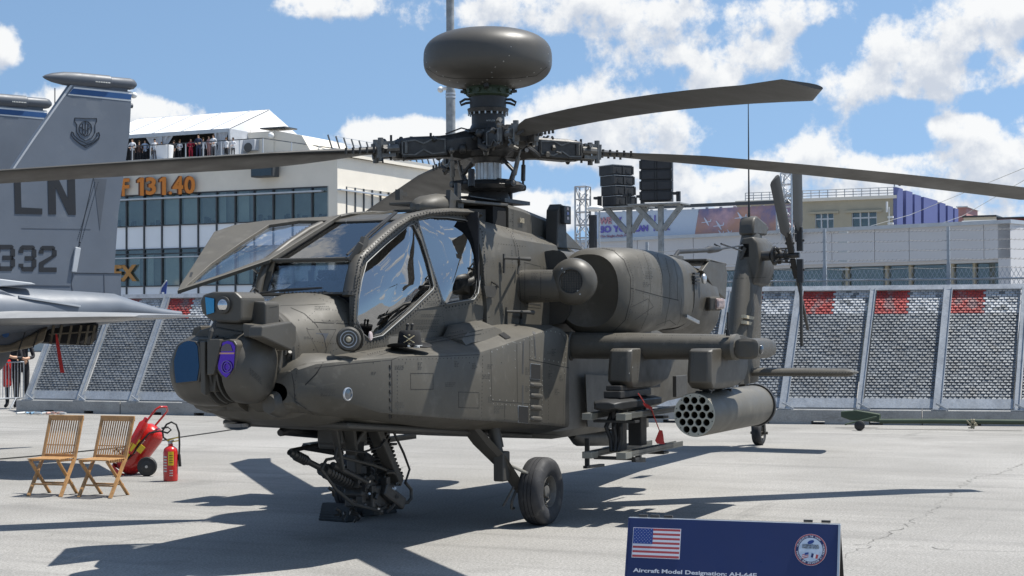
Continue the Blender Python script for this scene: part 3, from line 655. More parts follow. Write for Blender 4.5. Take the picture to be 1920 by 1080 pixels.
# ---- mast, swashplate, rotor head, radar dome
HX = -.98; HZ = 3.80
def cyl(nm, z0, z1, r0, r1=None, m='mech', n=24, ox=0, sm=40, parent=None):
    b = MB().lathe(V3(HX+ox,0,z0), (0,0,1), [(0,r0),(z1-z0,r1 if r1 is not None else r0)], n); return b.build(nm, M[m], parent or HELI, sm, bevel=.004)
cyl('mast_base', 2.90, 3.22, .20, .18); cyl('swashplate_base', 3.20, 3.30, .24, .20, 'mech')
b = MB().lathe(V3(HX,0,3.30), (0,0,1), [(0,.30),(.02,.36),(.06,.38),(.10,.34),(.12,.20)], 30); b.build('swashplate', M['mech'], HELI, 40)
b = MB()
for a in (60, 150, 240, 330):
    a = R(a); b.tube([V3(HX,0,3.36)+V3(math.cos(a),math.sin(a),0)*.2, V3(HX,0,3.365)+V3(math.cos(a),math.sin(a),0)*.46], [.075,.035], 10)
b.build('swashplate_arm', M['mech'], HELI, 40)
b = MB(); n = 40
b.loft([[V3(HX+(.125+.012*(k%2))*math.cos(2*math.pi*k/n), (.125+.012*(k%2))*math.sin(2*math.pi*k/n), z) for k in range(n)] for z in (3.40,3.62)]); b.build('fluted_mast', M['steel'], HELI)
cyl('drive_collar', 3.60, 3.66, .17, .19); cyl('hub_lower_plate', 3.66, 3.72, .26, .30)
cyl('hub_body', 3.72, 3.90, .22, .24); cyl('hub_upper_plate', 3.90, 3.95, .30, .24); cyl('hub_cone', 3.95, 4.02, .20, .165)
angs = [44, 134, 224, 314]
droop = {44: (3.80,-.000,-.0083), 134: (3.79,-.036,-.0040), 224: (3.82,-.085,-.0015), 314: (3.80,-.082,-.0010)}
def bl(a, r):
    q = droop[a]; return V3(HX+r*math.cos(R(a)), r*math.sin(R(a)), q[0]+q[1]*r+q[2]*r*r)
PITCH = {44: -2, 134: -1, 224: 24, 314: 13}
for a in angs:
    t = V3(math.cos(R(a)), math.sin(R(a)), 0); s_ = V3(-t.y, t.x, 0)
    def Q(r, dy, dz): return bl(a, r)+s_*dy+V3(0,0,dz)
    # pitch housing, grip, lead-lag damper, straps
    b = MB(); b.loft([[Q(r, w_*cx, h_*cz) for cx, cz in ((-1,-.5),(-.6,-1),(.6,-1),(1,-.5),(1,.5),(.6,1),(-.6,1),(-1,.5))] for r, w_, h_ in ((.14,.17,.12),(.30,.18,.145),(.42,.17,.12),(.55,.15,.11),(.85,.15,.115),(1.0,.15,.10),(1.05,.10,.07))]); b.build('pitch_housing', M['mech'], HELI, 40, bevel=.008)
    gp = MB()
    for sd_ in (-1, 1):
        gp.box((0,0,0),(0,0,0)) if False else None
        gp.beam(Q(.50, sd_*.165, -.01), Q(.98, sd_*.165, -.01), .02, .18)
    gp.build('grip_side_plate', M['mech'], HELI, bevel=.006)
    fr_ = MB()
    for sd_ in (-1, 1):
        pts = [Q(.52,sd_*.18,.06), Q(.66,sd_*.18,.07), Q(.75,sd_*.18,.03), Q(.84,sd_*.18,.07), Q(.97,sd_*.18,.06), Q(.97,sd_*.18,-.07), Q(.84,sd_*.18,-.08), Q(.75,sd_*.18,-.03), Q(.66,sd_*.18,-.08), Q(.52,sd_*.18,-.07)]
        for i in range(10): fr_.beam(pts[i], pts[(i+1) % 10], .014, .014)
        fr_.tube([Q(1.0, sd_*.12, .0), Q(1.16, sd_*.12, .0)], .045, 10); fr_.beam(Q(.93,sd_*.19,-.06), Q(.93,sd_*.19,.06), .03, .03)
    fr_.build('damper_frame', M['mechl'], HELI)
    cl_ = MB(); rq = random.Random(a)
    for k in range(26):
        o_ = Q(rq.uniform(.14,1.22), rq.choice((-1,1))*rq.uniform(.10,.20), rq.uniform(-.13,.13)); cl_.tube([o_, o_+V3(rq.uniform(-.06,.06), rq.uniform(-.06,.06), rq.uniform(-.04,.04))], rq.uniform(.01,.03), 6)
    cl_.build('hub_fittings', M['mechl' if a in (44,134) else 'mech'], HELI, 40)
    bo = MB()
    for k in range(9):
        r = .22+k*.105; bo.tube([Q(r, .06*(-1)**k, .08), Q(r, .06*(-1)**k, .115+.03*(k % 4 == 0))], .014, 6)
        bo.tube([Q(r, .05*(-1)**k, -.08), Q(r, .05*(-1)**k, -.11)], .014, 6)
    bo.build('bolt_row', M['mech'], HELI)
    lg = MB(); lg.beam(Q(1.03,-.10,0), Q(1.22,-.10,0), .05, .16); lg.beam(Q(1.03,.10,0), Q(1.22,.10,0), .05, .16); lg.tube([Q(1.18,-.1,-.12), Q(1.18,-.1,.12)], .03, 8); lg.tube([Q(1.18,.1,-.12), Q(1.18,.1,.12)], .03, 8); lg.build('blade_fork', M['mechl'], HELI)
    st_ = MB().box((0,0,0),(0,0,0)) if False else MB()
    for sd_ in (-1,1): st_.beam(Q(1.10,sd_*.135,-.05), Q(1.10,sd_*.135,.05), .03, .012, up=tuple(t))
    st_.build('bright_clamp', M['steel'], HELI)
    # the blade: cambered strip with swept tip and set pitch
    rings = []; ph = R(PITCH[a])
    rs = [1.14,1.22,1.32,1.45,1.62,1.9,2.3,2.8,3.4,4.0,4.6,5.2,5.8,6.3,6.62,6.75,7.0,7.22,7.31]
    for r in rs:
        ch = .12 if r < 1.2 else .12+min(1, (r-1.2)/.45)*.21 if r < 1.65 else .53 if r > 2.2 else .33+(r-1.65)/.55*.20
        ch = max(ch, .16); th = (.075 if r < 1.4 else .058 if r < 2 else .048)*(1 if r < 6.8 else .6)
        sweep = 0
        if r > 6.62: sweep = -(r-6.62)*.38; ch *= 1-(r-6.62)/.69*.45
        tw = ph-R(7)*(r-1.1)/6.2
        c_ = bl(a, r); lead = s_*math.cos(tw)+V3(0,0,1)*math.sin(tw); upn = -s_*math.sin(tw)+V3(0,0,1)*math.cos(tw)
        af = [(.25,.0),(.235,.42),(.18,.78),(.08,1.0),(-.1,.95),(-.35,.6),(-.60,.25),(-.75,.05),(-.75,-.05),(-.60,-.2),(-.35,-.45),(-.1,-.65),(.08,-.7),(.18,-.6),(.235,-.35)]
        rings.append([c_+lead*(u*ch+sweep)+upn*(v*th/2*1.1) for u, v in af])
    b = MB().loft(rings); b.build('rotor_blade', M['blade'], HELI, 50)
    # root cuff studs
    cs = MB()
    for k in range(5):
        for sd_ in (-1, 1): cs.tube([Q(1.25+k*.075, sd_*(.10+.012*k), -.03), Q(1.25+k*.075, sd_*(.10+.012*k), .034)], .014, 6)
    cs.build('root_bolts', M['mech'], HELI)
    # pitch link
    pr = MB(); p0 = V3(HX+.44*math.cos(R(a+16)), .44*math.sin(R(a+16)), 3.37); p1 = Q(.46, .20, -.06)
    pr.tube([p0, p0.lerp(p1,.2), p0.lerp(p1,.21), p0.lerp(p1,.7), p0.lerp(p1,.71), p1], [.013,.013,.024,.024,.013,.013], 8); pr.ball(p0, .03, 8, 6); pr.ball(p1, .035, 8, 6); pr.build('pitch_link', M['mechl'], HELI, 40)
    sh = MB(); sh.tube([Q(.30,-.18,.02), Q(.42,-.22,-.06), Q(.50,-.16,-.10)], .03, 8); sh.tube([Q(.2,.1,.14), Q(.34,.16,.17), Q(.5,.12,.12)], .008, 5); sh.ball(Q(.34,-.20,.07), .045, 10, 8); sh.ball(Q(.34,.20,-.05), .05, 10, 8); sh.build('hinge_fitting', M['mech'], HELI, 40)
for a in (80, 260):
    sc = MB(); t = V3(math.cos(R(a)), math.sin(R(a)), 0); sc.beam(V3(HX,0,3.66)+t*.16, V3(HX,0,3.50)+t*.33, .05, .03); sc.beam(V3(HX,0,3.50)+t*.33, V3(HX,0,3.38)+t*.28, .06, .03); sc.build('scissor_link', M['mech'], HELI, bevel=.006)
ac = MB()
for px, py0, py1 in ((858,345,378),(884,318,350),(936,345,382),(955,350,385)):
    ac.tube([P(px,py0,'y',.1), P(px,py1,'y',.12)], .035, 8)
ac.box(P(865,362,'y',.1)+V3(0,-.1,-.04), P(935,385,'y',.1)+V3(0,.1,.04)); ac.box(P(930,368,'y',.15)+V3(0,-.1,-.06), P(978,386,'y',.15)+V3(0,.1,.04)); ac.build('control_actuator', M['mech'], HELI, 40)
rd = [('radar_shaft', 3.92, 3.98, .155, .155, 'mech'), ('radar_drum', 3.98, 4.12, .172, .172, 'black'), ('radar_flange', 4.12, 4.17, .205, .218, 'mech'), ('radar_collar', 4.17, 4.30, .19, .19, 'black')]
for nm, z0, z1, r0, r1, mm in rd: cyl(nm, z0, z1, r0, r1, mm, 28)
b = MB()
for k in range(20):
    a = 2*math.pi*k/20; b.tube([V3(HX+.205*math.cos(a), .205*math.sin(a), 4.10), V3(HX+.205*math.cos(a), .205*math.sin(a), 4.125)], .009, 6)
b.build('flange_bolts', M['steel'], HELI)
b = text_mb('AUTO LOCK', V3(HX+.165,.06,4.02), (-.43,.9,0), (0,0,1), .09, .016, .002); b.build('drum_label', M['pwhite'], HELI)
b = MB()
for sgn in (-1, 1):
    o = V3(HX,0,4.24)+R_*sgn*.16; b.tube([o, o+R_*sgn*.07+V3(0,0,-.01), o+R_*sgn*.12+V3(0,0,-.03), o+R_*sgn*.13+V3(0,0,.0), o+R_*sgn*.08+V3(0,0,.03), o+V3(0,0,.03)], .014, 7)
b.build('lifting_handle', M['mech'], HELI, 40)
b = MB().lathe(V3(HX,0,4.29), (0,0,1), [(0,.20),(.02,.225),(.11,.225),(.13,.21)], 28); b.build('radar_mount', M['green'], HELI, 40)
b = MB()
for k in range(12):
    a = 2*math.pi*k/12; b.tube([V3(HX+.20*math.cos(a), .20*math.sin(a), 4.345), V3(HX+.25*math.cos(a), .25*math.sin(a), 4.345)], .024, 8)
b.build('mount_bolts', M['green'], HELI, 40)
b = MB()
for k in range(3):
    a = 2*math.pi*k/3+.4; b.tube([V3(HX+.30*math.cos(a), .30*math.sin(a), 4.36), V3(HX+.30*math.cos(a), .30*math.sin(a), 4.42)], .02, 6); b.beam(V3(HX+.16*math.cos(a), .16*math.sin(a), 4.35), V3(HX+.33*math.cos(a), .33*math.sin(a), 4.375), .05, .03)
b.build('radome_bracket', M['mech'], HELI)
pr_ = []
for k in range(33):
    t = -math.pi/2+math.pi*k/32; c, s_ = math.cos(t), math.sin(t)
    hz = .312 if s_ > 0 else .30
    pr_.append((4.685+hz*math.copysign(abs(s_)**(2/2.7), s_), .672*abs(c)**(2/2.7)))
pr_ = [(z-4.5, r) for z, r in pr_]
b = MB().lathe(V3(HX,0,4.5), (0,0,1), pr_, 56); surf(b); b.build('radar_dome', mat('radome_paint', (.070,.064,.054), .45, var=.07, vscale=2, bump=.03, bscale=5, dirt=((.12,.11,.09), 22, .66, .6)), HELI, 60)
SM = MB().lathe(V3(HX,0,4.5), (0,0,1), [(.128,.600),(.122,.612),(.122,.60)], 56)

# ---- engines with nose gearbox domes, both sides
def engine(s):
    q = (lambda b: b) if s > 0 else (lambda b: b.flipy())
    st = [(-1.06,1.10,2.26,.26,.30,2.4),(-1.02,1.10,2.26,.33,.37,2.4),(-1.08,1.11,2.25,.375,.425,2.5),(-1.22,1.13,2.25,.40,.455,3.0),(-1.60,1.14,2.26,.41,.46,3.3),(-2.2,1.15,2.27,.40,.445,3.3),(-2.8,1.15,2.27,.385,.415,3.2),(-3.15,1.14,2.26,.37,.395,3.0)]
    b = MB().loft([sup(x, yc, zc, a_, b_, e, 40) for x, yc, zc, a_, b_, e in st]); 
    if s > 0: surf(b)
    q(b).build('engine_nacelle', M['od'], HELI, 40)
    b = MB().loft([sup(x, yc, zc, a_, b_, e, 40) for x, yc, zc, a_, b_, e in ((-1.035,1.10,2.26,.335,.375,2.4),(-1.10,1.10,2.26,.20,.24,2.2),(-1.12,1.10,2.26,.05,.05,2))], False, True); q(b).build('intake_recess', M['hole'], HELI, 40)
    b = MB().lathe(V3(-.50,1.16,2.34), (1,0.25,0), [(-.36,.12),(-.22,.19),(-.10,.225),(0,.235),(.07,.225),(.12,.195),(.15,.155),(.165,.13),(.165,.118),(.12,.112),(.12,0)], 36)
    if s > 0: surf(b)
    q(b).build('nose_gearbox_dome', M['od2'], HELI, 35)
    g_ = MB(); o = V3(-.38,1.19,2.34); t = Vector((1,.25,0)).normalized(); u = Vector((-.25,1,0)).normalized()
    for k in range(-4, 5):
        w_ = math.sqrt(max(0, .112**2-(k*.024)**2)); g_.beam(o+V3(0,0,k*.024)-u*w_, o+V3(0,0,k*.024)+u*w_, .006, .006); g_.beam(o+u*k*.024-V3(0,0,w_), o+u*k*.024+V3(0,0,w_), .006, .006)
    q(g_).build('intake_grille', M['mech'], HELI)
    g_ = MB()
    for a in (35, 215): d2 = u*math.cos(R(a+90))*.145+V3(0,0,1)*math.sin(R(a+90))*.145; g_.beam(o+t*.02+d2*.75, o+t*.02+d2*1.1, .02, .015)
    q(g_).build('grille_latch', M['steel'], HELI)
    b = MB().loft([[V3(x0_, y0_, 2.30)+V3(math.cos(a)*.0,0,0)+V3(0,0,1)*r*math.sin(a)+V3(r*.85*math.cos(a),0,0) for a in [2*math.pi*k/20 for k in range(20)]] for x0_, y0_, r in ((-.42,.60,.165),(-.42,.72,.165),(-.43,.95,.16),(-.45,1.10,.15))])
    if s > 0: surf(b)
    q(b).build('gearbox_arm', M['od2'], HELI, 40)
    b = MB().loft([sup(x, yc, zc, a_, b_, 3, 24) for x, yc, zc, a_, b_ in ((-1.0,.72,2.3,.2,.38),(-3.0,.72,2.3,.2,.36),(-3.3,.60,2.2,.12,.25))]); q(b).build('engine_pylon', M['odd'], HELI, 40)
    # exhaust suppressor: barrel band, flared tail, scoop
    st = [(-3.10,1.14,2.26,.385,.415,2.6),(-3.30,1.14,2.25,.38,.41,2.6)]
    b = MB().loft([sup(x, yc, zc, a_, b_, e, 32) for x, yc, zc, a_, b_, e in st]); q(b).build('exhaust_band', M['odd'], HELI, 40)
    st = [(-3.28,1.14,2.24,.36,.40,2.6),(-3.6,1.16,2.18,.36,.42,2.4),(-3.95,1.2,2.14,.33,.42,2.3),(-4.15,1.22,2.15,.26,.38,2.2),(-4.22,1.23,2.18,.16,.30,2.2)]
    b = MB().loft([sup(x, yc, zc, a_, b_, e, 32) for x, yc, zc, a_, b_, e in st])
    if s > 0: surf(b)
    q(b).build('exhaust_suppressor', M['od2'], HELI, 40)
    b = MB().prism([V3(-3.45,1.50,2.52),V3(-3.75,1.50,2.66),V3(-4.30,1.50,2.62),V3(-4.38,1.50,2.50),V3(-4.30,1.50,2.2),V3(-3.9,1.50,2.3)], (0,-.06,0)); q(b).build('exhaust_plate', M['od2'], HELI, bevel=.01)
    b = MB().prism([V3(-3.6,1.50,2.66),V3(-4.35,1.50,2.63),V3(-4.35,.95,2.63),V3(-3.6,.95,2.66)], (0,0,-.03)); q(b).build('exhaust_plate', M['od2'], HELI, bevel=.01)
    v_ = MB()
    for k in range(4): v_.box((-3.05,1.515,2.36+k*.035),(-3.22,1.545,2.38+k*.035))
    q(v_).build('side_vent', M['black'], HELI)
    b = MB().ball(V3(-3.32,1.56,2.42), (.05,.03,.06), 12, 8); q(b).build('navigation_light', M['silver'], HELI, 60)
    b = MB().beam(V3(-3.52,1.52,2.14), V3(-3.66,1.62,2.14), .13, .16); q(b).build('formation_light_base', M['od2'], HELI, bevel=.02)
    b = MB().beam(V3(-3.55,1.60,2.14), V3(-3.68,1.66,2.14), .10, .13); q(b).build('formation_light', mat('lamp_glass_%d' % s, (.34,.25,.22), .12, coat=1, var=.5, vscale=30), HELI, bevel=.03)
    b = MB(); b.box((-1.9,1.0,1.80),(-2.3,1.3,1.86)); b.beam(V3(-1.9,1.25,1.82), V3(-2.15,1.35,1.72), .10, .02); b.build('cowl_scoop', M['mech'], HELI) if s > 0 else None
    hd = MB().beam(V3(-2.75,1.545,2.0), V3(-3.2,1.535,1.93), .02, .035); q(hd).build('cowl_handrail', M['steel'], HELI)
engine(1); engine(-1)

# ---- HF aerial rail on the tail boom
b = MB().tube([P(1266,515,'y',.9), P(1266,480,'y',.9), P(1272,472,'y',.9), P(1330,469,'y',.88)], .028, 8); b.tube([P(1322,468,'y',.88), P(1330,468,'y',.88), P(1345,467,'y',.86), P(1352,467,'y',.85)], [.02,.05,.04,.02], 10)
b.tube([P(1350,467,'y',.85), P(1392,460,'y',.5)], .014, 6); b.tube([P(1340,458,'y',.85), P(1350,463,'y',.85)], .012, 6); b.tube([P(1352,457,'y',.85), P(1390,470,'y',.5)], .012, 6); b.build('rail_aerial', M['black'], HELI, 40)
b = MB().box(P(1262,500,'y',.93), P(1272,480,'y',.86)); b.build('aerial_foot', M['od2'], HELI, bevel=.01)

# ---- stub wings with tip lights and pylons
def wing(s):
    q = (lambda b: b) if s > 0 else (lambda b: b.flipy())
    af = [(0,0),(-.012,.06),(-.05,.105),(-.14,.135),(-.35,.14),(-.65,.10),(-1.02,.02),(-1.02,0),(-.65,-.07),(-.35,-.12),(-.14,-.13),(-.05,-.10),(-.012,-.06)]
    b = MB().loft([[V3(-.86-.05*(y-.95)+u*k, y, 1.70-.012*(y-.95)+v*h_) for u, v in af] for y, k, h_ in ((.6,1.0,1.0),(.98,1,1),(1.5,.98,.98),(2.0,.97,.95),(2.58,.95,.92),(2.65,.93,.88))])
    if s > 0: surf(b)
    q(b).build('stub_wing', M['od'], HELI, 40)
    b = MB().tube([V3(-.83,.965,1.70)+V3(0.02+.02*math.sin(a)*0-.1+.105*math.cos(a),0,.135*math.sin(a)) for a in [math.pi/2-math.pi*k/10 for k in range(11)]], .016, 6); q(b).build('wing_root_seal', M['od2'], HELI, 50)
    b = MB().lathe(V3(-.96,2.65,1.69), (0,1,0), [(0,.125),(.04,.13)], 24); q(b).build('wingtip_ring', mat('tip_ring_%d' % s, (.16,.15,.13), .5), HELI, 40)
    b = MB(); b.loft([sup(x, 2.82, 1.675, a_, b_, 3.5, 20) for x, a_, b_ in ((-.80,.09,.075),(-.82,.12,.10),(-1.3,.12,.10),(-1.5,.10,.08))]); b2 = MB()
    q(b).build('wingtip_light_housing', M['od2'], HELI, 35)
    b = MB().ball(V3(-.90,2.945,1.67), (.04,.02,.045), 12, 8); q(b).build('wingtip_lamp', M['lens'], HELI, 60)
    b = MB().tube([V3(-1.0,2.58,1.82), V3(-1.0,2.58,2.03)], .010, 6); b.tube([V3(-1.0,2.58,1.80), V3(-1.0,2.58,1.86)], .022, 8); q(b).build('wing_whip_aerial', M['black'], HELI)
    for yy in (1.60, 2.42):
        b = MB(); b.loft([[V3(x+dx_, yy+sy*w_, z) for x, z in ((.0,.0),)  for sy, dx_ in ((-1,-.02),(-.75,.03),(.75,.03),(1,-.02),(1,-L),(-1,-L))] for z, x, w_, L in ((1.62,-.50,.105,1.2),(1.60,-.47,.115,1.2),(1.42,-.44,.115,1.15),(1.34,-.46,.11,1.05),(1.28,-.60,.095,.8))])
        b = MB(); rings = []
        for z, xf, w_, L in ((1.68,-.66,.11,1.15),(1.655,-.61,.118,1.2),(1.45,-.57,.122,1.2),(1.36,-.57,.122,1.1),(1.30,-.66,.115,.75),(1.285,-.80,.10,.45)):
            rings.append([V3(xf-.03, yy-w_, z), V3(xf, yy-w_*.72, z), V3(xf, yy+w_*.72, z), V3(xf-.03, yy+w_, z), V3(xf-L, yy+w_, z), V3(xf-L, yy-w_, z)])
        b.loft(rings)
        if s > 0: surf(b)
        q(b).build('weapon_pylon', M['od2'], HELI, 40, bevel=.012)
wing(1); wing(-1)
# steps and grips on the port side behind the cockpit
for px, py, w_ in ((945,484,42), (950,584,44)):
    a_ = P(px,py,'y',.64); c_ = P(px+w_,py+2,'y',.80)
    b = MB().tube([a_, a_.lerp(c_,.5)+V3(0,.06,0), c_+V3(0,.04,0)], [.012,.016,.022], 8); b.beam(P(px,py-8,'y',.635), P(px,py+28,'y',.635), .015, .03); b.build('fold_out_step', M['odd'], HELI, 40)
    b = MB().tube([P(px+28,py,'y',.80), P(px+28,py+12,'y',.66), P(px+26,py+30,'y',.66)], .012, 6); b.build('step_bracket', M['odd'], HELI, 40)
b = MB().tube([PW(903,532)+V3(0,.02,0), PW(912,528)+V3(0,.05,0), P(930,533,'y',.66), P(935,538,'y',.66)], .010, 6); b.build('grab_handle', M['odd'], HELI, 40)
b = MB().plate([P(x,y,'y',.635) for x, y in ((904,536),(930,536),(926,552),(922,558),(908,556))], (), .02); b.build('recessed_step', M['odd'], HELI)

# ---- tail: fin, tip cap, gearbox, stabilator, tail rotor, tail wheel
finp = [ # z, x front, x back, thickness
 (1.0,-9.1,-10.5,.34),(1.30,-9.15,-10.6,.33),(1.62,-9.25,-10.65,.32),(2.1,-9.42,-10.7,.30),(2.6,-9.62,-10.8,.27),(3.0,-9.85,-10.8,.24),(3.35,-10.05,-10.8,.20)]
b = MB(); rings = []
for z, xf, xb, th in finp+[(3.52,-10.12,-10.72,.17)]:
    L = xf-xb; rings.append([V3(xf-L*u, v*th*.5*2.0*.5, z) for u, v in ((0,0),(.02,.55),(.07,.9),(.18,1.15),(.4,1.1),(.75,.6),(1,.12),(1,-.12),(.75,-.6),(.4,-1.1),(.18,-1.15),(.07,-.9),(.02,-.55))])
b.loft(rings); surf(b); b.build('tail_fin', M['od'], HELI, 45)
b = MB(); b.prism([V3(x_, .12, z_) for x_, z_ in ((-9.98,3.26),(-10.02,3.46),(-10.08,3.53),(-10.2,3.56),(-10.4,3.52),(-10.72,3.46),(-10.78,3.38),(-10.72,3.28))], (0,-.24,0)); surf(b); b.build('fin_tip_cap', M['od2'], HELI, 40, bevel=.03)
b = MB().lathe(V3(-10.75,0,3.40), (-1,.0,.0), [(0,.05),(.28,.05),(.30,.035)], 12); b.build('tail_light_housing', M['odd'], HELI, 40)
b = MB(); b.loft([[V3(x, y*k+.09, z) for y, z in ((-.19,2.55),(-.22,2.75),(-.22,3.05),(-.14,3.20),(.10,3.22),(.20,3.12),(.23,2.9),(.22,2.7),(.12,2.5),(-.1,2.46))] for x, k in ((-9.80,.64),(-9.85,.80),(-9.97,.88),(-10.5,.88),(-10.65,.6))]); surf(b); b.build('tail_gearbox_fairing', M['od2'], HELI, 40, bevel=.02)
b = MB().box(P(1389,482,'x',-9.80), P(1406,457,'x',-9.85)); b.build('gearbox_inlet', M['hole'], HELI)
b = MB().prism([P(1386,484,'x',-9.77), P(1394,462,'x',-9.77), P(1399,466,'x',-9.77), P(1391,486,'x',-9.77)], (-.03,0,0)); b.build('inlet_bracket', M['odd'], HELI)
b = MB().tube([V3(-10.15,0,3.52), V3(-10.15,0,3.80), V3(-10.16,0,5.3)], [.022,.014,.007], 6); b.build('whip_aerial', M['black'], HELI)
for k in range(2):
    b = MB().prism([P(1396,590+k*11,'y',.19), P(1414,594+k*11,'y',.17), P(1414,600+k*11,'y',.17), P(1396,596+k*11,'y',.19)], (0,-.05,0)); b.build('fin_stripe', M['tan'], HELI)
b = MB().loft([[V3(-9.55-.42*.0+u*ch, y, 1.165+v*.14*ch) for u, v in ((.0,0),(-.02,.32),(-.09,.52),(-.3,.58),(-.7,.3),(-1,.04),(-1,-.04),(-.7,-.25),(-.3,-.5),(-.09,-.48),(-.02,-.3))] for y, ch in ((-1.68,.55),(-1.6,.78),(-.2,.84),(.2,.84),(1.60,.78),(1.68,.62),(1.74,.30))]); surf(b); b.build('stabilator', M['od'], HELI, 45)
b = MB().loft([sup(x, 0, z, a_, b_, 2.3, 16) for x, z, a_, b_ in ((-9.35,1.18,.12,.10),(-9.8,1.14,.14,.14),(-10.4,1.12,.06,.07))]); b.build('tail_cone', M['od'], HELI, 40)
TR = V3(-9.93, .78, 2.93)
b = MB().tube([V3(TR.x,.15,TR.z), V3(TR.x,.40,TR.z)], .075, 12); b.tube([V3(TR.x,.38,TR.z), V3(TR.x,.60,TR.z), V3(TR.x,.85,TR.z)], [.05,.05,.04], 12); b.build('tail_rotor_shaft', M['mech'], HELI, 40)
b = MB().lathe(V3(TR.x,.42,TR.z), (0,1,0), [(0,.10),(.03,.15),(.06,.15),(.08,.09)], 16); b.lathe(V3(TR.x,.62,TR.z), (0,1,0), [(0,.07),(.03,.12),(.05,.07)], 14)
for k in range(4):
    a = R(45+90*k); b.tube([V3(TR.x+.13*math.cos(a),.46,TR.z+.13*math.sin(a)), V3(TR.x+.10*math.cos(a+.3),.72,TR.z+.12*math.sin(a+.3))], .014, 6); b.ball(V3(TR.x+.14*math.cos(a),.50,TR.z+.14*math.sin(a)), .03, 8, 6); b.beam(V3(TR.x,.56,TR.z), V3(TR.x+.16*math.cos(a),.52,TR.z+.16*math.sin(a)), .03, .03)
b.build('tail_rotor_linkage', M['mech'], HELI, 40)
for dirn, yy, len_ in (((0.03,0,1), .86, 1.37), ((-.02,0,-1), .86, 1.37), ((.60,0,.80), .74, 1.40), ((-.60,0,-.80), .74, 1.38)):
    d3 = Vector(dirn).normalized(); s3 = d3.cross(V3(0,1,0)).normalized(); o = V3(TR.x, yy, TR.z)
    b = MB().beam(o+d3*.06, o+d3*.42, .07, .09, up=(0,1,0)); b.tube([o+d3*.22-V3(0,.07,0), o+d3*.22+V3(0,.07,0)], .022, 8); b.tube([o+d3*.36-V3(0,.05,0), o+d3*.36+V3(0,.05,0)], .02, 8); b.build('tail_rotor_grip', M['black'], HELI, bevel=.01)
    rings = []
    for r, ch in ((.36,.08),(.44,.16),(.52,.24),(len_-.03,.25),(len_,.20)):
        tw = R(18); le = s3*math.cos(tw)+V3(0,1,0)*math.sin(tw); up_ = -s3*math.sin(tw)+V3(0,1,0)*math.cos(tw)
        rings.append([o+d3*r+le*u*ch+up_*v*.028 for u, v in ((.3,0),(.27,.6),(.1,1),(-.3,.6),(-.7,.1),(-.7,-.1),(-.3,-.5),(.1,-.8),(.27,-.5))])
    b = MB().loft(rings); b.build('tail_rotor_blade', M['blade'], HELI, 50)
tw_ = V3(-10.57,0,.19)
def wheel(nm_t, c, r, w_, s=1, rimr=.42):
    """tyre lathe about the y axis with grooves, rim and hub"""
    hw = w_/2; pr = [(-hw*.72, r*.46),(-hw*.92, r*.58),(-hw, r*.72),(-hw*.95, r*.86),(-hw*.80, r*.95),(-hw*.55, r*.992),(-hw*.36,r),(-hw*.34,r*.975),(-hw*.29,r*.975),(-hw*.27,r),(-hw*.03,r),(-hw*.02,r*.975),(hw*.02,r*.975),(hw*.03,r),(hw*.27,r),(hw*.29,r*.975),(hw*.34,r*.975),(hw*.36,r),(hw*.55, r*.992),(hw*.80, r*.95),(hw*.95, r*.86),(hw, r*.72),(hw*.92, r*.58),(hw*.72, r*.46)]
    ty = MB().lathe(c, (0,1,0), pr, 44, c0=False, c1=False).build(nm_t, M['tyre'], HELI, 40)
    rm = MB()
    for sg in (-1, 1): rm.lathe(c, (0,sg,0), [(hw*.70, r*.475),(hw*.80,r*.465),(hw*.72,r*.43),(hw*.15,r*.38),(hw*.08,r*.20),(hw*.55,r*.17),(hw*.60,r*.10),(hw*.60,0)], 30, c0=False)
    for k in range(8):
        a = 2*math.pi*k/8; 
        for sg in (-1, 1): rm.tube([c+V3(.28*r*math.cos(a), sg*hw*.2, .28*r*math.sin(a)), c+V3(.28*r*math.cos(a), sg*hw*.42, .28*r*math.sin(a))], r*.035, 6)
    rm.build('wheel_rim', mat('rim_paint', (.10,.095,.085), .5, var=.3, vscale=20) if 'rim_paint' not in bpy.data.materials else bpy.data.materials['rim_paint'], ty, 40)
    return ty
wheel('main_tyre', V3(0,1.02,.325), .325, .24); wheel('main_tyre', V3(0,-1.02,.325), .325, .24); wheel('tail_tyre', tw_, .19, .15)
b = MB()
for sg in (-1, 1): b.beam(tw_+V3(0,sg*.095,-.01), tw_+V3(.05,sg*.095,.30), .03, .07); 
b.beam(tw_+V3(.05,-.11,.29), tw_+V3(.05,.11,.29), .07, .05); b.tube([tw_+V3(.05,0,.28), tw_+V3(.18,0,.62)], .045, 10); b.beam(tw_+V3(.12,0,.33), V3(-9.7,0,.98), .10, .08); b.tube([tw_+V3(-.02,-.14,0), tw_+V3(-.02,.14,0)], .025, 8); b.build('tail_wheel_fork', M['odd'], HELI, bevel=.008)
